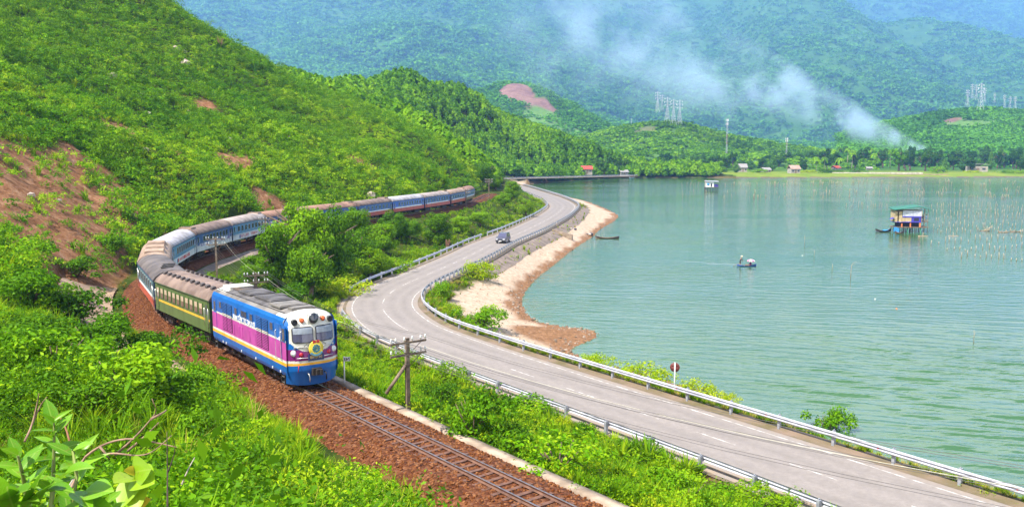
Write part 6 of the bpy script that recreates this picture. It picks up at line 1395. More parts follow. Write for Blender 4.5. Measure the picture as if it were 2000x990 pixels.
v = HW(22 * U, 1.0, zf + 11 * U + .05); person(v, -1.7, 'dark-clothed person standing on the porch of the stilt hut', stand_pose(.05, .2), m_cloth, hat=False, sc=.95)
v = HW(28 * U, .6, zf + 11 * U + .05); person(v, -1.4, 'person in pale blue standing at the outer post of the stilt hut porch', stand_pose(.05, .2), mat('pale_blue_clothes', (.18,.38,.60), rough=.9), hat=False, sc=1.0)
def small_boat(px0, px1, py, label, hullm, inm, rz=0, Wd=1.1, D=.5, cover=None, p=None, nm='fishing_boat'):
    a, c = P(px0, py, 0), P(px1, py, 0); L = np.linalg.norm(c - a); m_ = (a + c) / 2 if p is None else p
    t = thing(nm, (m_[0], m_[1], -.1), label, 'boat', rz=rz); link('hull', hull_mesh('hull', L / max(.3, math.cos(rz)), Wd, D, [hullm, inm]), t)
    q = MB(); q.box((L * .2, 0, D * .62), (.25, Wd * .8, .05)); q.box((-L * .2, 0, D * .62), (.25, Wd * .8, .05)); q.build('thwart', m_bwood, t)
    if cover is not None: q = MB(); q.loft([[(x, -Wd * .38, D * .7), (x, 0, D * 1.0), (x, Wd * .38, D * .7)] for x in (0, L * .15, L * .3)], cap=True); q.build('tarp_cover', cover, t)
    return t
small_boat(1708, 1741, 454, 'long dark wooden boat with a blue tarp moored beside the stilt hut', m_bdark, m_bin, .22, 1.2, .8, m_sky)
small_boat(1749, 1762, 457, 'tiny dark boat under the corner of the stilt hut', m_bdark, m_bwood, -.5, 1.0, .6)
small_boat(1163, 1209, 467, 'dark wooden boat drawn up at the tip of the pale shore', m_bdark, m_bwood, -.1, 1.1, .6)
small_boat(1229, 1239, 349, 'small grey-blue boat moored against the far bank', mat('boat_grey', (.20,.32,.36), rough=.6), m_bin, 0, 1.6, .9)
# the smaller hut farther out
p = P(1390, 373.5, 0); V_ = F / p[1]; u = 1 / V_
h2 = thing('stilt_hut', (p[0], p[1], 0), 'small far white-walled stilt hut with a blue emblem, out on the lake', 'hut', rz=-.08)
for x in (-12, -7, -2, 3, 8, 12):
    for y in (0, 3): q = MB(); q.tube([(x * u, y, -1.5), (x * u, y, 8 * u)], .12, 5); q.build('stilt', m_bdark, h2)
q = MB(); q.box((0, 1.5, 7.5 * u), (27 * u, 4, .2)); q.build('deck', m_wood, h2)
q = MB(); q.box((-4 * u, 1.5, 13 * u), (16 * u, 3.4, 11 * u)); w_ = q.build('wall', M_white, h2)
q = MB(); q.box((-1 * u, -.22, 12 * u), (2.5 * u, .06, 7 * u)); q.build('door', m_net, w_)
q = MB(); q.lathe([(.0, 0), (2.6 * u, 0), (2.6 * u, .05), (1.5 * u, .05), (1.2 * u, .03), (0, .03)], 14, c=(-7 * u, -.26, 13.5 * u), axis='Y'); q.build('emblem', m_sky, w_)
q = MB(); q.box((0, 1.5, 19.2 * u), (26 * u, 4.4, .25), tilt=.03); q.build('roof', m_tin, h2)
for x in (8, 11.5): q = MB(); q.tube([(x * u, -.1, 7 * u), (x * u, -.1, 19 * u)], .08, 5); q.build('porch_post', m_bwood, h2)
q = MB(); q.box((9 * u, 1.5, 11 * u), (7 * u, 3, 5 * u)); q.build('railing', m_tarp, h2)
q = MB(); q.tube([(-13 * u, 0, -1.5), (-13 * u, 0, 22 * u)], .13, 5); q.build('mooring_pole', m_bwood, h2)
# net stakes: the largest are things, the faint far ones one object
m_stake = mat('bleached_stake', (.42,.34,.24), (.24,.18,.12), 2, .9); m_float = mat('white_float', (.75,.73,.68), rough=.6)
STK = []
for k in range(4):
    q = MB(); g_ = random.Random(k); q.tube([(0, 0, -1.2), (g_.uniform(-.05, .05), 0, .8), (g_.uniform(-.16, .16), 0, 1.6)], [.085, .075, .055], 5); STK.append(q.mesh('net_stake', m_stake))
cnt = 0; far_pts = []; far_s = []
rows = [(1760,2010,403,398,34),(1770,2010,416,410,32),(1785,2010,427,420,28),(1800,2010,440,436,26),(1830,2010,450,448,20),(1655,1750,399,401,16),(1820,2010,470,462,17),(1850,2010,486,480,15),(1880,2010,497,505,12)]
ORD = ('farthest', 'second farthest', 'third farthest', 'fourth farthest', 'fifth farthest', 'short leftmost', 'third nearest', 'second nearest', 'nearest')
for ri, (a, c, y0, y1, n_) in enumerate(rows):
    for k in range(n_):
        f = k / (n_ - 1); px = a + (c - a) * f + random.uniform(-3, 3); py = y0 + (y1 - y0) * f + random.uniform(-3, 3)
        if 1740 < px < 1818 and 395 < py < 462: continue
        q = P(px, py + 5, 0); H = random.uniform(5, 13) * q[1] / F
        tagp(link('net_stake', STK[cnt % 4], loc=q, rot=(random.uniform(-.07, .07), random.uniform(-.1, .1), random.uniform(0, 6)), scale=(1, 1, H / 1.6)), 'bleached net stake, ' + ('left' if k < n_ / 3 else 'right' if k > 2 * n_ / 3 else 'middle') + ' part of the ' + ORD[ri] + ' row round the green-roofed hut', 'stake', 'net stakes in the lake'); cnt += 1
for k in range(95):
    px = random.uniform(1600, 2010); py = random.choice((372, 376, 381, 386, 358, 362)) + random.uniform(-2, 2) + (px - 1600) * .004; q = P(px, py, 0)
    if k % 3 == 0: far_pts.append(q); far_s.append(random.uniform(5, 10) * q[1] / F / 1.6)
    else:
        for e in range(3): far_pts.append(P(px + random.uniform(-5, 5), py + random.uniform(-1, 1), 0)); far_s.append(random.uniform(4, 9) * q[1] / F / 1.6)
for k in range(130):
    px = random.uniform(1330, 1620); py = random.choice((361, 363, 378, 387)) + random.uniform(-1.5, 1.5)
    if 1365 < px < 1412 and py > 352 and py < 376: continue
    q = P(px, py, 0); far_pts.append(q); far_s.append(random.uniform(4, 9) * q[1] / F / 1.6)
points_instancer('far_net_stakes', far_pts, far_s, [source(m_) for m_ in STK], tilt=.18, label='rows of faint far net stakes and floats across the lake')
for px, pt, pb, lab in ((1571,458,483,'thin forked stick standing alone left of the stilt hut'),(1590,488,503,'short thin stick in open water below the forked one'),(1625,514,533,'short bare stick in the water left of the tall bent pole'),(1901,643,672,'thin lone stick in the near water on the right')):
    a = P(px, pb, 0); H = (pb - pt) * a[1] / F; t = MB(); t.tube([(0, 0, -.8), (.03, 0, H * .6), (-.02, 0, H)], [.035, .03, .015], 5); t.tube([(.03, 0, H * .6), (.16, 0, H * .85)], .012, 4); tagp(t.build('stick', m_stake, loc=a), lab, 'stick')
a = P(1661, 545, 0); H = 33 * a[1] / F; t = MB(); t.tube([(0, 0, -1), (.03, 0, H * .5), (.1, 0, H * .85), (.45, 0, H), (.9, 0, H * 1.02)], [.05, .045, .035, .025, .012], 6); t.tube([(.15, 0, H * .88), (.8, .1, H * .86)], .015, 4); tagp(t.build('bent_pole', m_stake, loc=a), 'tall bent bare branch standing in the lake', 'pole')
for px, py, n_, lab in ((1803,462,2,'crossed floating beam tied to a stake in front of the stilt hut'),(1862,462,2,'floating beam tied to stakes, second one past the hut')):
    a = P(px, py, 0); w_ = 20 * a[1] / F; t = thing('floating_beam', a, lab, 'beam'); q = MB(); q.tube([(-w_ / 2, 0, .12), (w_ / 2, 0, .14)], .12, 6); q.build('beam', m_stake, t); q = MB(); q.tube([(-.1, 0, -1), (0, .1, 1.0)], .07, 5); q.build('stake', m_stake, t)
for px, py, lab in ((1924,452,'driftwood tree stump with raised limbs lying in the lake'),(1960,455,'low heap of floating driftwood on the right'),(1982,454,'small floating driftwood at the right edge')):
    a = P(px, py, 0); t = thing('driftwood', a, lab, 'driftwood'); g_ = random.Random(px); q = MB(); q.tube([(-1.2, 0, .1), (1.3, .2, .1)], [.22, .16], 6); q.build('log', m_wood, t); q = MB()
    for k in range(5): q.tube([(g_.uniform(-1, 1), 0, .1), (g_.uniform(-2.2, 2.2), g_.uniform(-.5, .5), g_.uniform(.3, 1.6 if px == 1924 else .7))], [.11, .05], 5)
    q.build('limb', m_stake, t)
for px, py in ((1751, 604), (1709, 585), (1567, 500)):
    a = P(px, py, 0); q = MB(); q.lathe([(.05, -.12), (.16, 0), (.12, .14), (0, .18)], 10); tagp(q.build('float', m_float if px != 1751 else m_or, loc=a), {1751: 'small orange float nearest the camera in open water', 1709: 'small white float in open water left of the orange one', 1567: 'tiny pale float by the thin sticks'}[px], 'float')
# rubble and nets on the pale shore
m_rub_ = leaf_mat('shore_rubble', (.05,.038,.030), (.13,.095,.07), (.30,.24,.19), trans=0, rough=.95)
rs = [source(stone_mesh('rubble', m_rub_, 400 + k, .6)) for k in range(5)]
X, Y = sample(26000, 55, 330, -8, 14, .6); Z, gi = ground(X, Y); ok = (gi['dR'] > 6) & (~gi['wet']) & (gi['e'] > .80 + .08 * fbm(X * .3, Y * .3, 3)) & (Y > 62)
points_instancer('shore_rubble', np.stack([X, Y, Z], 1)[ok], (rng.uniform(0, 1, len(X)) ** 3 * .40 + .10)[ok], rs, tilt=.6, label='brown stones and rubble along the waterline of the pale shore')
X, Y = sample(9000, 55, 200, -4, 10, .8); Z, gi = ground(X, Y); ok = (gi['dR'] > 7) & (~gi['wet']) & (gi['e'] > .3) & (rng.uniform(0, 1, X.shape) < .3)
points_instancer('shore_pebbles', np.stack([X, Y, Z], 1)[ok], (rng.uniform(0, 1, len(X)) ** 3 * .25 + .06)[ok], rs, tilt=.6, label='scattered stones on the pale sandy shore')
for px, py, w_, lab in ((1120,448,30,'heap of dark nets and stones on the pale shore near the drawn-up boat'),(1148,458,22,'dark bundle of fishing gear beside the drawn-up boat')):
    p = hits([px], [py])[0]
    if p is None: continue
    t = thing('net_heap', p, lab, 'net heap'); g_ = random.Random(px); wd = w_ * p[1] / F
    for k in range(9):
        q = MB(); s_ = g_.uniform(.25, .6); q.lathe([(s_, -.1), (s_ * 1.1, s_ * .3), (s_ * .6, s_ * .7), (0, s_ * .8)], 7, c=(g_.uniform(-.5, .5) * wd, g_.uniform(-.6, .6), 0)); q.build('bundle', m_net if g_.random() < .5 else m_rock, t)
# white drain and gap post at the break in the guardrail
p = hits([1075], [452])[0]
if p is not None:
    s_ = RD.near(P(1063, 448, ZR)); t = thing('drain_chute', RD.at(s_, 5.4), 'pale concrete drain chute running down the embankment at the guardrail gap', 'drain', rz=RD.head(s_) - math.pi / 2)
    for y in (-.55, .55): q = MB(); q.loft([[(0, y - .10, -.6), (0, y + .10, -.6), (0, y + .10, .10), (0, y - .10, .10)], [(4.5, y - .10, -2.6), (4.5, y + .10, -2.6), (4.5, y + .10, -1.15), (4.5, y - .10, -1.15)]]); q.build('side_wall', m_conc, t)
    q = MB(); q.loft([[(0, -.45, -.5), (0, .45, -.5), (0, .45, .05), (0, -.45, .05)], [(4.5, -.45, -2.6), (4.5, .45, -2.6), (4.5, .45, -1.4), (4.5, -.45, -1.4)]]); q.build('channel', m_concd, t)
# ------------------------------------------------------------------ far shore: trees, houses, masts, pylons
def plain_z(px, Y): return 1.4 + max(0, (Y - 700)) * .012
LC = [crown_mesh('crown', L_belt, 500, 900, .26, 18, (1, 1, 1)), crown_mesh('crown', L_belt, 501, 900, .26, 16, (1, 1, 1.1)), crown_mesh('crown', L_plan, 502, 650, .30, 14, (1, .9, .9))]
def cas_mesh(seed):
    g = np.random.default_rng(seed); n = 560; z = g.uniform(-1, 1, n); rr = np.interp(z, [-1, -.55, .2, 1], [.35, 1, .75, .08]) * g.uniform(.3, 1.05, n) ** .6; a = g.uniform(0, 6.28, n)
    cen = np.stack([rr * np.cos(a), rr * np.sin(a), z], 1); nor = np.stack([np.cos(a), np.sin(a), .4 + 0 * a], 1) + g.normal(0, .5, (n, 3)); nor /= np.linalg.norm(nor, axis=1)[:, None]
    return mesh_np('crown', leaf_quads(cen, nor, .36 * g.uniform(.5, 1.3, n), g, .5), np.arange(4 * n).reshape(n, 4), L_cas)
CC = [cas_mesh(510), cas_mesh(511)]
def palm_mesh(seed):
    g = np.random.default_rng(seed); V = []; Fq = []
    for k in range(16):
        a = k * .393 + g.uniform(-.1, .1); el = g.uniform(-.15, .85); L = g.uniform(.85, 1.1); d = np.array([math.cos(a), math.sin(a), 0]); s = np.array([-d[1], d[0], 0]); pts = []
        for u in np.linspace(0, 1, 6): pts.append(d * L * u * math.cos(el) * (1 - .1 * u) + np.array([0, 0, L * (math.sin(el) * u - .85 * u * u)]))
        for j in range(5):
            wd = .16 * (math.sin(math.pi * min(1, (j + .7) / 5.6)) + .15); b = len(V); dr = np.array([0, 0, -.10])
            V += [pts[j], pts[j + 1], pts[j + 1] + s * wd + dr, pts[j] + s * wd + dr, pts[j] - s * wd + dr, pts[j + 1] - s * wd + dr]; Fq += [(b, b + 1, b + 2, b + 3), (b + 4, b + 5, b + 1, b)]
    return mesh_np('fronds', V, Fq, L_mid)
PAL = [palm_mesh(520), palm_mesh(521)]
q = MB(); q.tube([(0, 0, -.05), (.03, 0, .35), (.05, .01, .7), (.04, .02, 1)], [.022, .017, .014, .012], 6); PT = q.mesh('trunk', BARKP)
def far_tree(kind, px, Y, top, wpx):
    """the tree's top at photo height `top`"""
    row_ = ('front row' if Y < 715 else 'second row' if Y < 768 else 'third row' if Y < 840 else 'back row')
    if Y < 630: wh = 'below the wooded hill, %s the red-roofed cove house' % ('left of' if px < 1120 else 'right of' if px > 1175 else 'beside')
    else:
        LMK = ((1240, 'the cove road end'), (1300, 'the pylon hill peak'), (1350, 'the far small hut'), (1419, 'the tall mast'), (1451, 'the half-hidden pale house'), (1499, 'the open shed'), (1554, 'the rust-roofed shed'), (1595, 'the palm grove edge'), (1637, 'the red-roofed palm house'), (1699, 'the white-roofed hut'), (1757, 'the loose tall tree'), (1812, 'the smoke source'), (1868, 'the brown clearing'), (1910, 'the wide pale building'), (1965, 'the last pylons'))
        lx, ln = min(LMK, key=lambda q_: abs(q_[0] - px)); wh = row_ + ', %s %s' % ('left of' if px < lx - 9 else 'right of' if px > lx + 9 else 'below', ln)
    base = plain_z(px, Y); top -= 7; wpx *= 1.25; p = PD(px, 300, Y); ppm = F / Y; p[2] = base; H = CH - (top - YH) / ppm - base; r = wpx / 2 / ppm
    if H < 3: return
    g = 'trees along the far shore'
    if kind == 'palm':
        t = thing('palm_tree', p, 'slender coconut palm, far shore ' + wh, 'palm', g, random.uniform(0, 6)); link('trunk', PT, t, scale=(H * .9, H * .9, H * .86)); link('fronds', PAL[int(px) % 2], t, loc=(.035 * H, .02 * H, H * .86), scale=4.2)
    elif kind == 'cas':
        t = thing('casuarina_tree', p, 'dark feathery casuarina, far shore ' + wh, 'tree', g, random.uniform(0, 6)); link('trunk', TK[1], t, scale=(H * .7, H * .7, H * .9)); link('crown', CC[int(px) % 2], t, loc=(0, 0, H * .56), scale=(r, r, H * .45))
    else:
        t = thing('shore_tree', p, {0: 'rounded mid-green tree, ', 1: 'rounded dark tree, ', 2: 'bright bushy tree, '}[kind] + 'far shore ' + wh, 'tree', g, random.uniform(0, 6)); link('trunk', TK[2], t, scale=(H * .8, H * .8, H)); link('crown', LC[kind], t, loc=(0, 0, H * .58), scale=(r, r, H * .43))
rg = random.Random(99)
def tops(px): return np.interp(px, [1160, 1230, 1300, 1360, 1420, 1500, 1560, 1620, 1700, 1760, 1830, 1900, 2000, 2100], [318, 306, 306, 303, 303, 304, 302, 294, 294, 296, 292, 295, 295, 296])
for row, (Y0, n_, dt) in enumerate(((880, 52, 0), (800, 48, 3), (735, 42, 10), (690, 26, 18))):
    for k in range(n_):
        px = 1190 + (2060 - 1190) * (k + rg.uniform(-.35, .35)) / (n_ - 1); Y = Y0 + rg.uniform(-28, 28)
        if row == 3 and (1585 < px < 1840 or px > 1890 and rg.random() < .4 or 1470 < px < 1560): continue
        if row == 2 and (1690 < px < 1760 or 1535 < px < 1560 or 1885 < px < 1930): continue
        kinds = ['palm', 'palm', 'palm', 0, 1] if (1590 < px < 1740 and row < 3) else (['cas', 'cas', 1, 1, 0] if (1235 < px < 1380 or px > 1800) else [0, 1, 2, 'cas', 1])
        kd = rg.choice(kinds); kd = 1 if kd == 2 and rg.random() < .6 else kd; far_tree(kd, px, Y, tops(px) + dt + rg.uniform(-6, 8), rg.uniform(14, 24) if kd != 'cas' else rg.uniform(11, 18))
t_ = [far_tree(2, 1757, 700, 292, 30), far_tree('palm', 1640, 690, 312, 20), far_tree('palm', 1595, 685, 316, 20), far_tree('palm', 1612, 690, 310, 20)]
# low bushes in front
for px, Y, top, w_ in ((1480,668,329,28),(1580,668,330,24),(1615,662,328,36),(1672,665,326,30),(1960,655,332,26),(1985,652,331,30),(1410,672,324,30),(1360,680,322,34),(1250,640,326,26),(1280,650,322,30),(1900,660,331,24),(1830,662,322,28)):
    p = PD(px, 330, Y); ppm = F / Y; z = plain_z(px, Y) * .8; H = CH - (top - YH) / ppm - z
    t = thing('bush', (p[0], p[1], z - .1), 'low rounded bush on the far bank ' + {1480: 'left of the open shed', 1580: 'right of the rust-roofed shed', 1615: 'in front of the palms', 1672: 'right of the palm house', 1960: 'near the right edge', 1985: 'at the right edge', 1410: 'below the tall mast', 1360: 'behind the far small hut', 1250: 'at the cove end', 1280: 'below the pylon hill', 1900: 'in front of the wide pale building', 1830: 'below the smoke source'}[px], 'bush', 'bushes on the far bank'); s = w_ / ppm * .8; link('stems', STM[0], t, scale=(s, s, H)); link('foliage', BU[(px // 10) % 4], t, scale=(s, s, H * 1.1))
# more trees at the foot of the wooded hill, by the cove road
for px, Y, top, w_, kd in ((1010,560,318,20,1),(1040,570,312,22,0),(1072,575,316,20,1),(1100,580,314,22,0),(1125,590,318,20,2),(1170,600,312,20,1),(1190,610,306,18,'cas'),(1205,610,312,22,0),(1225,615,314,22,1),(1060,565,324,18,2),(1180,585,322,20,0)):
    far_tree(kd, px, Y, top, w_)
# eucalyptus-like pale trees at the plantation edge
for px, Y, top, bot, w_ in ((842,372,216,262,16),(885,380,222,262,15),(858,375,226,262,12),(968,500,183,228,12),(975,500,178,226,10),(1062,560,232,268,9)):
    p = PD(px, bot, Y); p[2] = gz(p[0], p[1]) - .2; ppm = F / Y; H = CH - (top - YH) / ppm - p[2]
    if H < 4 or H > 16: continue
    t = thing('eucalyptus_tree', p, 'tall pale-trunked tree rising above the dark plantation', 'tree', 'pale trees in the plantation'); link('trunk', PT, t, scale=(H * 1.3, H * 1.3, H * .9)); link('crown', LC[2], t, loc=(0, 0, H * .66), scale=(w_ / 2 / ppm, w_ / 2 / ppm, H * .36))
# houses
m_wall = mat('plaster_wall', (.42,.37,.30), (.28,.24,.20), .5, .9); m_tile = mat('red_tile', (.46,.06,.04), (.30,.05,.035), 1, .7); m_tin2 = mat('rusty_tin_roof', (.42,.27,.20), (.28,.18,.14), .8, .8); m_gtin = mat('white_tin_roof', (.30,.28,.26), rough=.6)
def house(px, base, Y, wpx, hpx, roof, label, z=None, dm=6.0, gable=True):
    p = PD(px, base, Y); p[2] = plain_z(px, Y) if z is None else z; ppm = F / Y; wpx *= .82; hpx *= .82; w = wpx / ppm; h = hpx * .58 / ppm; rh = hpx * .42 / ppm
    t = thing('house', p, label, 'house', rz=rg.uniform(-.2, .2))
    q = MB(); q.box((0, dm / 2, h / 2 - .5), (w, dm, h + 1)); wl_o = q.build('wall', m_wall, t)
    q = MB(); o = .5
    if gable: q.loft([[(x, -o, h - .1), (x, dm / 2, h + rh), (x, dm + o, h - .1), (x, dm + o, h - .35), (x, dm / 2, h + rh - .3), (x, -o, h - .35)] for x in (-w / 2 - o, w / 2 + o)])
    else: q.box((0, dm / 2, h + rh / 2), (w + 2 * o, dm + 2 * o, .3), tilt=.03)
    q.build('roof', roof, t)
    for x in (-.3, .3): q = MB(); q.box((x * w, -.03, h * .55), (w * .16, .08, h * .32)); q.build('window', M_glassd, wl_o)
    q = MB(); q.box((0, -.04, h * .36), (w * .15, .1, h * .72)); q.build('door', m_bwood, wl_o)
house(1147, 342, 575, 24, 18, m_tile, 'small house with a bright red roof above the cove road', z=4.0)
house(1220, 340, 600, 18, 11, m_gtin, 'low pale shed under the trees at the end of the cove road', z=2.5)
house(1451, 338, 690, 20, 20, m_gtin, 'pale house half hidden behind a tree in the middle of the far shore')
house(1499, 336, 680, 18, 12, m_gtin, 'small white-roofed open shed on the far shore')
house(1554, 340, 655, 23, 20, m_tin2, 'tin-roofed shed with a rust-pink roof at the edge of the far meadow')
house(1637, 322, 735, 14, 10, m_tile, 'red-roofed house among the coconut palms')
house(1699, 323, 735, 12, 8, m_gtin, 'white-roofed hut among the palms')
house(1910, 332, 690, 44, 24, m_gtin, 'wide pale unfinished building under the trees at the right end of the shore', gable=False)
# field walls and bank
fw = thing('field_wall', PD(1700, 344, 640), 'long low earthen bank wall along the edge of the far fields', 'wall'); q = MB(); a, c = PD(1635, 345, 632), PD(1862, 345, 632); cx = PD(1700, 344, 640)
q.box(((a[0] + c[0]) / 2 - cx[0], 0, .5 - cx[2]), (c[0] - a[0], 1.5, 2.0)); q.build('bank', m_tin2, fw); q = MB(); q.box(((a[0] + c[0]) / 2 - cx[0] - 6, 8, 1.9 - cx[2]), ((c[0] - a[0]) * .8, .5, 1.2)); q.build('wall', m_pale, fw)
# masts
m_mast = mat('mast_grey', (.55,.56,.58), rough=.5, metal=.3)
def mast(px, base, top, Y, label):
    p = PD(px, base, Y); ppm = F / Y; H = (base - top) / ppm; t = thing('radio_mast', p, label, 'mast')
    q = MB(); w = 1.0
    for k in range(3): a = k * 2.094; q.tube([(w * math.cos(a), w * math.sin(a), -6), (w * .6 * math.cos(a), w * .6 * math.sin(a), H)], .09, 4)
    n_ = int(H / 3)
    for i_ in range(n_):
        z0 = i_ * 3.0
        for k in range(3): a, b_ = k * 2.094, (k + 1) * 2.094; q.tube([(w * .85 * math.cos(a), w * .85 * math.sin(a), z0), (w * .85 * math.cos(b_), w * .85 * math.sin(b_), z0 + 3)], .07, 4, m=i_ // 3 % 2)
    q.build('lattice', [m_mast, m_tile], t)
    for z in (H * .97, H * .86):
        q = MB(); 
        for k in range(3): a = k * 2.094 + .5; q.box((1.2 * math.cos(a), 1.2 * math.sin(a), z), (.35, .35, 2.2))
        q.build('antenna', M_white, t)
mast(1419, 300, 234, 870, 'tall slender radio mast with antennas on the far shore'); mast(1536, 302, 271, 900, 'shorter radio mast farther along the far shore')
def pylon_mesh():
    q = MB(); H = 1.0
    for sx, sy in ((1, 1), (1, -1), (-1, -1), (-1, 1)): q.tube([(sx * .09, sy * .09, -.08), (sx * .024, sy * .024, .62), (sx * .009, sy * .009, 1)], .006, 4)
    zs = [0, .15, .29, .41, .52, .62, .72, .82, .92]
    wz = lambda z: np.interp(z, [-.08, .62, 1], [.085, .022, .008])
    for z0, z1 in zip(zs[:-1], zs[1:]):
        w0, w1 = wz(z0), wz(z1)
        for (a, b_) in (((1, 1), (1, -1)), ((1, -1), (-1, -1)), ((-1, -1), (-1, 1)), ((-1, 1), (1, 1))):
            q.tube([(a[0] * w0, a[1] * w0, z0), (b_[0] * w1, b_[1] * w1, z1)], .0035, 3, cap=False); q.tube([(b_[0] * w0, b_[1] * w0, z0), (a[0] * w1, a[1] * w1, z1)], .0035, 3, cap=False)
    return q.mesh('lattice', m_mast)
PYL = pylon_mesh(); q = MB()
q.tube([(-.13, 0, .005), (0, 0, .02), (.13, 0, .005)], .008, 4); q.tube([(-.13, 0, .005), (0, 0, -.03), (.13, 0, .005)], .005, 4); ARM = q.mesh('crossarm', m_mast)
q = MB(); q.lathe([(.008, 0), (.012, -.03), (.008, -.06)], 6); INS2 = q.mesh('insulator', M_white)
def pylon(px, base, top, Y, label, rz=.3):
    p = PD(px, base, Y); H = (base - top) * Y / F; t = thing('pylon', p, label, 'pylon', rz=rz)
    link('lattice', PYL, t, scale=(H, H, H))
    for z in (.94, .80, .66):
        a = link('crossarm', ARM, t, loc=(0, 0, H * z), scale=H * (1.15 if z == .80 else 1.0))
        for x in (-.12, .12): link('insulator', INS2, a, loc=(x, 0, 0))
for px, b_, t_, Y, lab in ((1284,217,180,1030,'leftmost and highest of the five pylons on the small hill'),(1293,216,186,1035,'second pylon from the highest on the small hill'),(1303,234,191,1005,'middle pylon of the five on the small hill'),(1315,238,195,1000,'fourth pylon on the small hill, next to the lowest'),(1327,240,196,995,'lowest pylon, farthest down the slope of the small hill')): pylon(px, b_, t_, Y, lab)
for px, b_, t_, Y, lab in ((1889,206,176,1260,'first pylon of the right-hand row, beside the brown clearing'),(1898,192,165,1300,'second pylon of the right-hand row'),(1906,194,166,1300,'third pylon of the right-hand row, slim'),(1914.5,211,164,1230,'tallest pylon of the right-hand row, standing lowest'),(1922,199,172,1290,'pylon just past the tallest of the right-hand row'),(1942,200,182,1300,'short pylon alone between the two groups of the right-hand row'),(1961,210,186,1280,'first of the last three pylons of the right-hand row'),(1972,212,189,1275,'middle of the last three pylons of the right-hand row'),(1982,213,189,1270,'last pylon of the right-hand row')): pylon(px, b_, t_, Y, lab)
pylon(1233, 240, 231, 960, 'tiny pole on the shoulder of the small hill by the bare patch')
# ------------------------------------------------------------------ plants right under the camera
L_aca = leaf_mat('acacia_leaf', (.05,.16,.006), (.11,.28,.008), (.20,.40,.014), .35, rough=.35); L_bro = leaf_mat('broad_leaf', (.17,.34,.012), (.26,.42,.014), (.42,.46,.02), .4, rough=.4); L_org = leaf_mat('young_leaf', (.45,.30,.02), (.55,.38,.03), (.5,.42,.05), .4)
def midrib(m, k=24.0):                       # pale midrib and faint side veins, along the leaf's own length
    n = m.node_tree.nodes; l = m.node_tree.links; b = n['Principled BSDF']; src = b.inputs['Base Color'].links[0].from_socket
    tc = n.new('ShaderNodeTexCoord'); sx = n.new('ShaderNodeSeparateXYZ'); l.new(tc.outputs['Object'], sx.inputs[0])
    ab = n.new('ShaderNodeMath'); ab.operation = 'ABSOLUTE'; l.new(sx.outputs[1], ab.inputs[0])
    mr = n.new('ShaderNodeMapRange'); mr.inputs[1].default_value = .006; mr.inputs[2].default_value = .022; mr.inputs[3].default_value = .28; mr.inputs[4].default_value = 0; l.new(ab.outputs[0], mr.inputs[0])
    sk = n.new('ShaderNodeMath'); sk.operation = 'MULTIPLY_ADD'; sk.inputs[1].default_value = -1.1; l.new(ab.outputs[0], sk.inputs[0]); l.new(sx.outputs[0], sk.inputs[2])
    wv_ = n.new('ShaderNodeMath'); wv_.operation = 'MULTIPLY'; wv_.inputs[1].default_value = 60; l.new(sk.outputs[0], wv_.inputs[0])
    sn = n.new('ShaderNodeMath'); sn.operation = 'SINE'; l.new(wv_.outputs[0], sn.inputs[0])
    m2 = n.new('ShaderNodeMapRange'); m2.inputs[1].default_value = .80; m2.inputs[2].default_value = 1; m2.inputs[3].default_value = 0; m2.inputs[4].default_value = .10; l.new(sn.outputs[0], m2.inputs[0])
    mx = n.new('ShaderNodeMath'); mx.operation = 'MAXIMUM'; l.new(mr.outputs[0], mx.inputs[0]); l.new(m2.outputs[0], mx.inputs[1])
    nt = n.new('ShaderNodeTexNoise'); nt.inputs['Scale'].default_value = 5; nt.inputs['Detail'].default_value = 5; l.new(tc.outputs['Object'], nt.inputs['Vector'])
    bl = n.new('ShaderNodeMapRange'); bl.inputs[1].default_value = .60; bl.inputs[2].default_value = .72; bl.inputs[3].default_value = 0; bl.inputs[4].default_value = .55; l.new(nt.outputs['Fac'], bl.inputs[0])
    q0 = n.new('ShaderNodeMix'); q0.data_type = 'RGBA'; l.new(bl.outputs[0], q0.inputs['Factor']); l.new(src, q0.inputs[6]); q0.inputs[7].default_value = (.20, .17, .03, 1)
    q1 = n.new('ShaderNodeMix'); q1.data_type = 'RGBA'; l.new(mx.outputs[0], q1.inputs['Factor']); l.new(q0.outputs[2], q1.inputs[6]); q1.inputs[7].default_value = (.45, .52, .12, 1)
    l.new(q1.outputs[2], b.inputs['Base Color']); b.inputs['Specular IOR Level'].default_value = .3
    for nd in n:
        if nd.type == 'BSDF_TRANSLUCENT': l.new(q1.outputs[2], nd.inputs['Color'])
for m_ in (L_aca, L_bro): midrib(m_)
def leaf_mesh(name, m, L, wd, curl, fold, tip=1.0, n=8, heart=False):
    V = []; Fq = []
    for i in range(n + 1):
        u = i / n; w = wd * (math.sin(math.pi * u ** (.62 if heart else .85)) ** (.7 if heart else .9)) * .5
        if i == 0: w = wd * (.22 if heart else .02)
        if i == n: w = wd * .02
        x = L * u; z = -curl * L * u * u
        V += [(x, -w, z + fold * w), (x, 0, z), (x, w, z + fold * w)]
    for i in range(n):
        a = i * 3; Fq += [(a, a + 3, a + 4, a + 1), (a + 1, a + 4, a + 5, a + 2)]
    return mesh_np(name, V, Fq, m, True)
def set_leaf(me, parent, base, tip, roll=0.0, nm='leaf', ref=Vector((0, -.5, 1))):
    """a leaf blade from base to tip, its face turned mostly up and to the open side"""
    x = (tip - base); L = x.length; x.normalize(); y = ref.cross(x).normalized(); z = x.cross(y)
    M = Matrix((x, y, z)).transposed(); M = M @ Matrix.Rotation(roll, 3, 'X')
    o = link(nm, me, parent); o.matrix_world = Matrix.Translation(base) @ M.to_4x4() @ Matrix.Scale(L, 4); o.matrix_parent_inverse = Matrix.Translation(-parent.location); return o
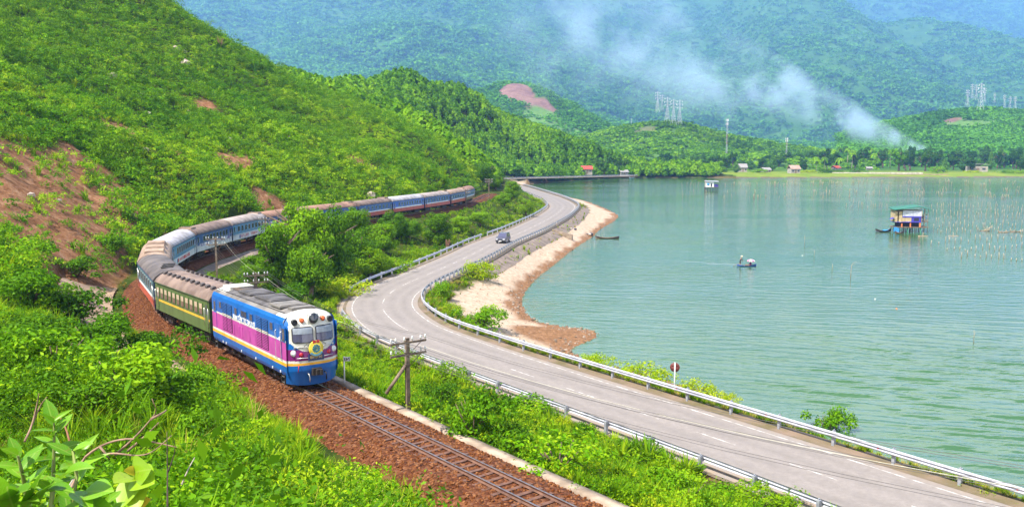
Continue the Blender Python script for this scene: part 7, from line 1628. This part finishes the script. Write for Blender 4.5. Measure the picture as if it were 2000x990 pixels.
def VP(px, py, D): return Vector(PD(px, py, D).tolist())
AL = [leaf_mesh('leaf', L_aca, 1, .34, .12, .35), leaf_mesh('leaf', L_aca, 1, .27, .25, .5), leaf_mesh('leaf', L_aca, 1, .42, .05, .25)]
g_ = random.Random(21)
D0 = 2.7; rt = VP(95, 1120, D0); ac = thing('acacia_shrub', rt, 'young shrub with long smooth oval leaves in the lower left corner', 'shrub')
stems = [[(95,1120),(100,1000),(104,930),(106,850),(105,822)],[(95,1120),(60,1010),(45,930),(35,890)],[(95,1120),(140,1010),(150,930),(142,880)],[(95,1120),(20,1040),(0,960)],[(95,1120),(190,1040),(205,985)]]
for si, st in enumerate(stems):
    pts = [VP(x, y, D0 + .12 * math.sin(si * 2 + i * .5)) for i, (x, y) in enumerate(st)]; q = MB(); q.tube([p - rt for p in pts], [.011, .009, .006, .004, .0025][:len(pts)], 6); q.build('stem', BARK if 0 else mat('green_stem', (.16,.20,.03), rough=.6), ac)
    nl = 17 if si == 0 else 13
    for k in range(nl):
        u = .30 + .70 * k / (nl - 1); f = u * (len(pts) - 1); i = min(int(f), len(pts) - 2); b = pts[i].lerp(pts[i + 1], f - i)
        a = k * 2.4 + si; L = g_.uniform(.075, .135) * (1.05 - .3 * u); d = Vector((math.cos(a) * .75, math.sin(a) * .55, g_.uniform(.15, .85))); d.normalize()
        set_leaf(AL[k % 3], ac, b, b + d * L, g_.uniform(-.5, .5))
for bx, by, tx, ty, k in ((6,1010,-14,925,2),(55,1000,72,905,0),(40,985,60,955,1),(75,985,95,930,0),(110,1000,150,985,2),(140,960,180,985,0),(10,975,55,950,2),(88,960,130,935,1),(150,985,215,990,0),(165,960,218,955,2),(30,1000,5,940,0),(120,935,160,890,1)):
    b, t = VP(bx, by, D0 - .35), VP(tx, ty, D0 - .45); set_leaf(AL[k], ac, b, t, g_.uniform(-.4, .4))
# the broad pale leaf plant
D1 = 3.4; r1 = VP(262, 1090, D1); br_ = thing('broadleaf_plant', r1, 'single yellowish-green plant with broad veined leaves and an orange young leaf', 'plant')
q = MB(); q.tube([VP(262, 1090, D1) - r1, VP(264, 990, D1) - r1, VP(263, 922, D1) - r1], [.008, .006, .004], 6); q.build('stem', TWIG, br_)
HM = leaf_mesh('leaf', L_bro, 1, .85, .10, .18, heart=True); HO = leaf_mesh('young_leaf', L_org, 1, .7, .1, .4, heart=True)
for bx, by, tx, ty, roll in ((264,935,232,990,.3),(266,930,296,940,-.3),(262,922,288,916,.2),(262,945,268,992,-.1),(255,930,224,938,.2)): set_leaf(HM, br_, VP(bx, by, D1), VP(tx, ty, D1 - .10), roll, ref=Vector((0, -1, .5)))
for bx, by, tx, ty in ((262,920,244,918),(262,985,290,975),(264,990,272,970)): set_leaf(HO, br_, VP(bx, by, D1), VP(tx, ty, D1 - .05), .1, 'young_leaf', Vector((0, -1, .5)))
# dead arching branches and dry stalks
def dead(nm, label, paths, D, rad, m=TWIG):
    o = VP(*paths[0][0], D); t = thing(nm, o, label, 'branch')
    for i_, pth in enumerate(paths):
        p3 = [VP(x, y, D + .25 * math.sin(i_ + k * .7)) - o for k, (x, y) in enumerate(pth)]
        sp_ = [Vector(v) for v in spline([tuple(v) for v in p3], .08)]; n_ = len(sp_); q = MB(); q.tube(sp_, [rad * (1 - .75 * k / n_) * (1 if i_ == 0 else .75) for k in range(n_)], 6); q.build('twig' if i_ else 'bough', m, t)
dead('dead_branch', 'long dead branch arching over the undergrowth at lower left', [[(118,985),(145,940),(160,900),(195,872),(245,857),(300,863),(345,873)],[(152,925),(185,895),(215,885),(270,889),(300,880),(335,850)],[(225,888),(262,855),(295,818),(305,800),(297,779)],[(250,880),(290,845),(310,825)],[(196,873),(208,888),(214,897)],[(295,818),(318,806),(325,800)]], 6.0, .0125)
dead('dead_stalk', 'thin dark upright stalk standing in the lower left foreground', [[(327,1000),(327,920),(326,842)],[(327,925),(342,880),(340,860)]], 5.5, .0065, mat('dark_stalk', (.06,.035,.03), rough=.9))
dead('dead_stalk', 'pale bent twig on the left edge of the undergrowth', [[(48,862),(62,830),(72,790),(76,768)],[(62,830),(80,790),(92,775)]], 9.0, .014)
dead('dead_stalk', 'reddish bent twig leaning over the shrub on the left', [[(136,862),(128,835),(112,805),(95,785)],[(128,835),(136,820)]], 9.0, .012, mat('red_twig', (.25,.11,.05), rough=.9))
dead('dead_stalk', 'dry grass stalk with a pale plume right of the dark stalk', [[(355,945),(368,915),(380,893)]], 6.0, .007, BARKP)
dead('dead_stalk', 'bleached broken stick lying in the grass below the arching branch', [[(117,980),(140,940),(146,930)]], 5.0, .008, BARKP)
# ------------------------------------------------------------------ haze and smoke
def vol_mat(name, dens, col, aniso=.0):
    m = bpy.data.materials.new(name); m.use_nodes = True; n = m.node_tree.nodes; l = m.node_tree.links; n.remove(n['Principled BSDF'])
    pv = n.new('ShaderNodeVolumePrincipled'); pv.inputs['Color'].default_value = rgb(col); pv.inputs['Density'].default_value = dens; pv.inputs['Anisotropy'].default_value = aniso
    l.new(pv.outputs[0], n['Material Output'].inputs['Volume']); return m, n, l, pv
HAZE = .000135
m_haze, n, l, pv = vol_mat('haze', HAZE, (.26,.50,1.0), .2)
q = MB(); q.box((900, 4900, 770), (16000, 10400, 1550)); q.build('haze', m_haze, kind='stuff', label='pale blue summer haze over lake and mountains')
A0, A1 = PD(1812, 293, 930), PD(960, -5, 1000)
ax = Vector((A1 - A0).tolist()); LS = ax.length
m_smk, n, l, pv = vol_mat('smoke', 0, (.66,.82,1.0), .0)
tc = n.new('ShaderNodeTexCoord'); sx = n.new('ShaderNodeSeparateXYZ'); l.new(tc.outputs['Object'], sx.inputs[0])
def mth(op, a, b=None, clamp=False):
    q = n.new('ShaderNodeMath'); q.operation = op; q.use_clamp = clamp
    for i_, v in enumerate((a, b)):
        if v is None: continue
        if isinstance(v, (int, float)): q.inputs[i_].default_value = v
        else: l.new(v, q.inputs[i_])
    return q.outputs[0]
R0, KR = 6.0, .20
rad = mth('ADD', mth('MULTIPLY', sx.outputs[0], KR), R0)
wx = n.new('ShaderNodeTexNoise'); wx.inputs['Scale'].default_value = .010; wx.inputs['Detail'].default_value = 2; l.new(tc.outputs['Object'], wx.inputs['Vector'])
dy = mth('MULTIPLY', mth('SUBTRACT', wx.outputs['Fac'], .5), mth('MULTIPLY', rad, 1.5))
yy = mth('SUBTRACT', sx.outputs[2], dy); dd_ = mth('SQRT', mth('ADD', mth('MULTIPLY', sx.outputs[1], sx.outputs[1]), mth('MULTIPLY', yy, yy)))
core = mth('SUBTRACT', 1.0, mth('DIVIDE', dd_, rad), True)
n1 = n.new('ShaderNodeTexNoise'); n1.inputs['Scale'].default_value = .022; n1.inputs['Detail'].default_value = 6; n1.inputs['Roughness'].default_value = .6; l.new(tc.outputs['Object'], n1.inputs['Vector'])
puff = mth('MULTIPLY', mth('SUBTRACT', n1.outputs['Fac'], .45), 7.0, True)
fade = mth('DIVIDE', 1.0, mth('POWER', mth('ADD', 1.0, mth('DIVIDE', sx.outputs[0], 34.0)), 1.6)); ends = mth('MULTIPLY', mth('DIVIDE', sx.outputs[0], 4.0, True), mth('DIVIDE', mth('SUBTRACT', LS, sx.outputs[0]), 140.0, True))
dens = mth('MULTIPLY', mth('MULTIPLY', mth('MULTIPLY', mth('POWER', core, 1.5), puff), mth('MULTIPLY', fade, ends)), .62)
l.new(dens, pv.inputs['Density'])
q = MB(); rings = []
for x in np.linspace(0, LS, 12): r = (R0 + KR * x) * 1.02; rings.append([(x, r * math.cos(k * math.pi / 8), r * math.sin(k * math.pi / 8)) for k in range(16)])
q.loft(rings); sm = q.build('smoke_plume', m_smk, kind='stuff', label='pale grey smoke drifting up from a fire behind the far shore trees')
zx = ax.normalized(); sm.matrix_world = Matrix.Translation(A0.tolist()) @ zx.to_track_quat('X', 'Z').to_matrix().to_4x4()
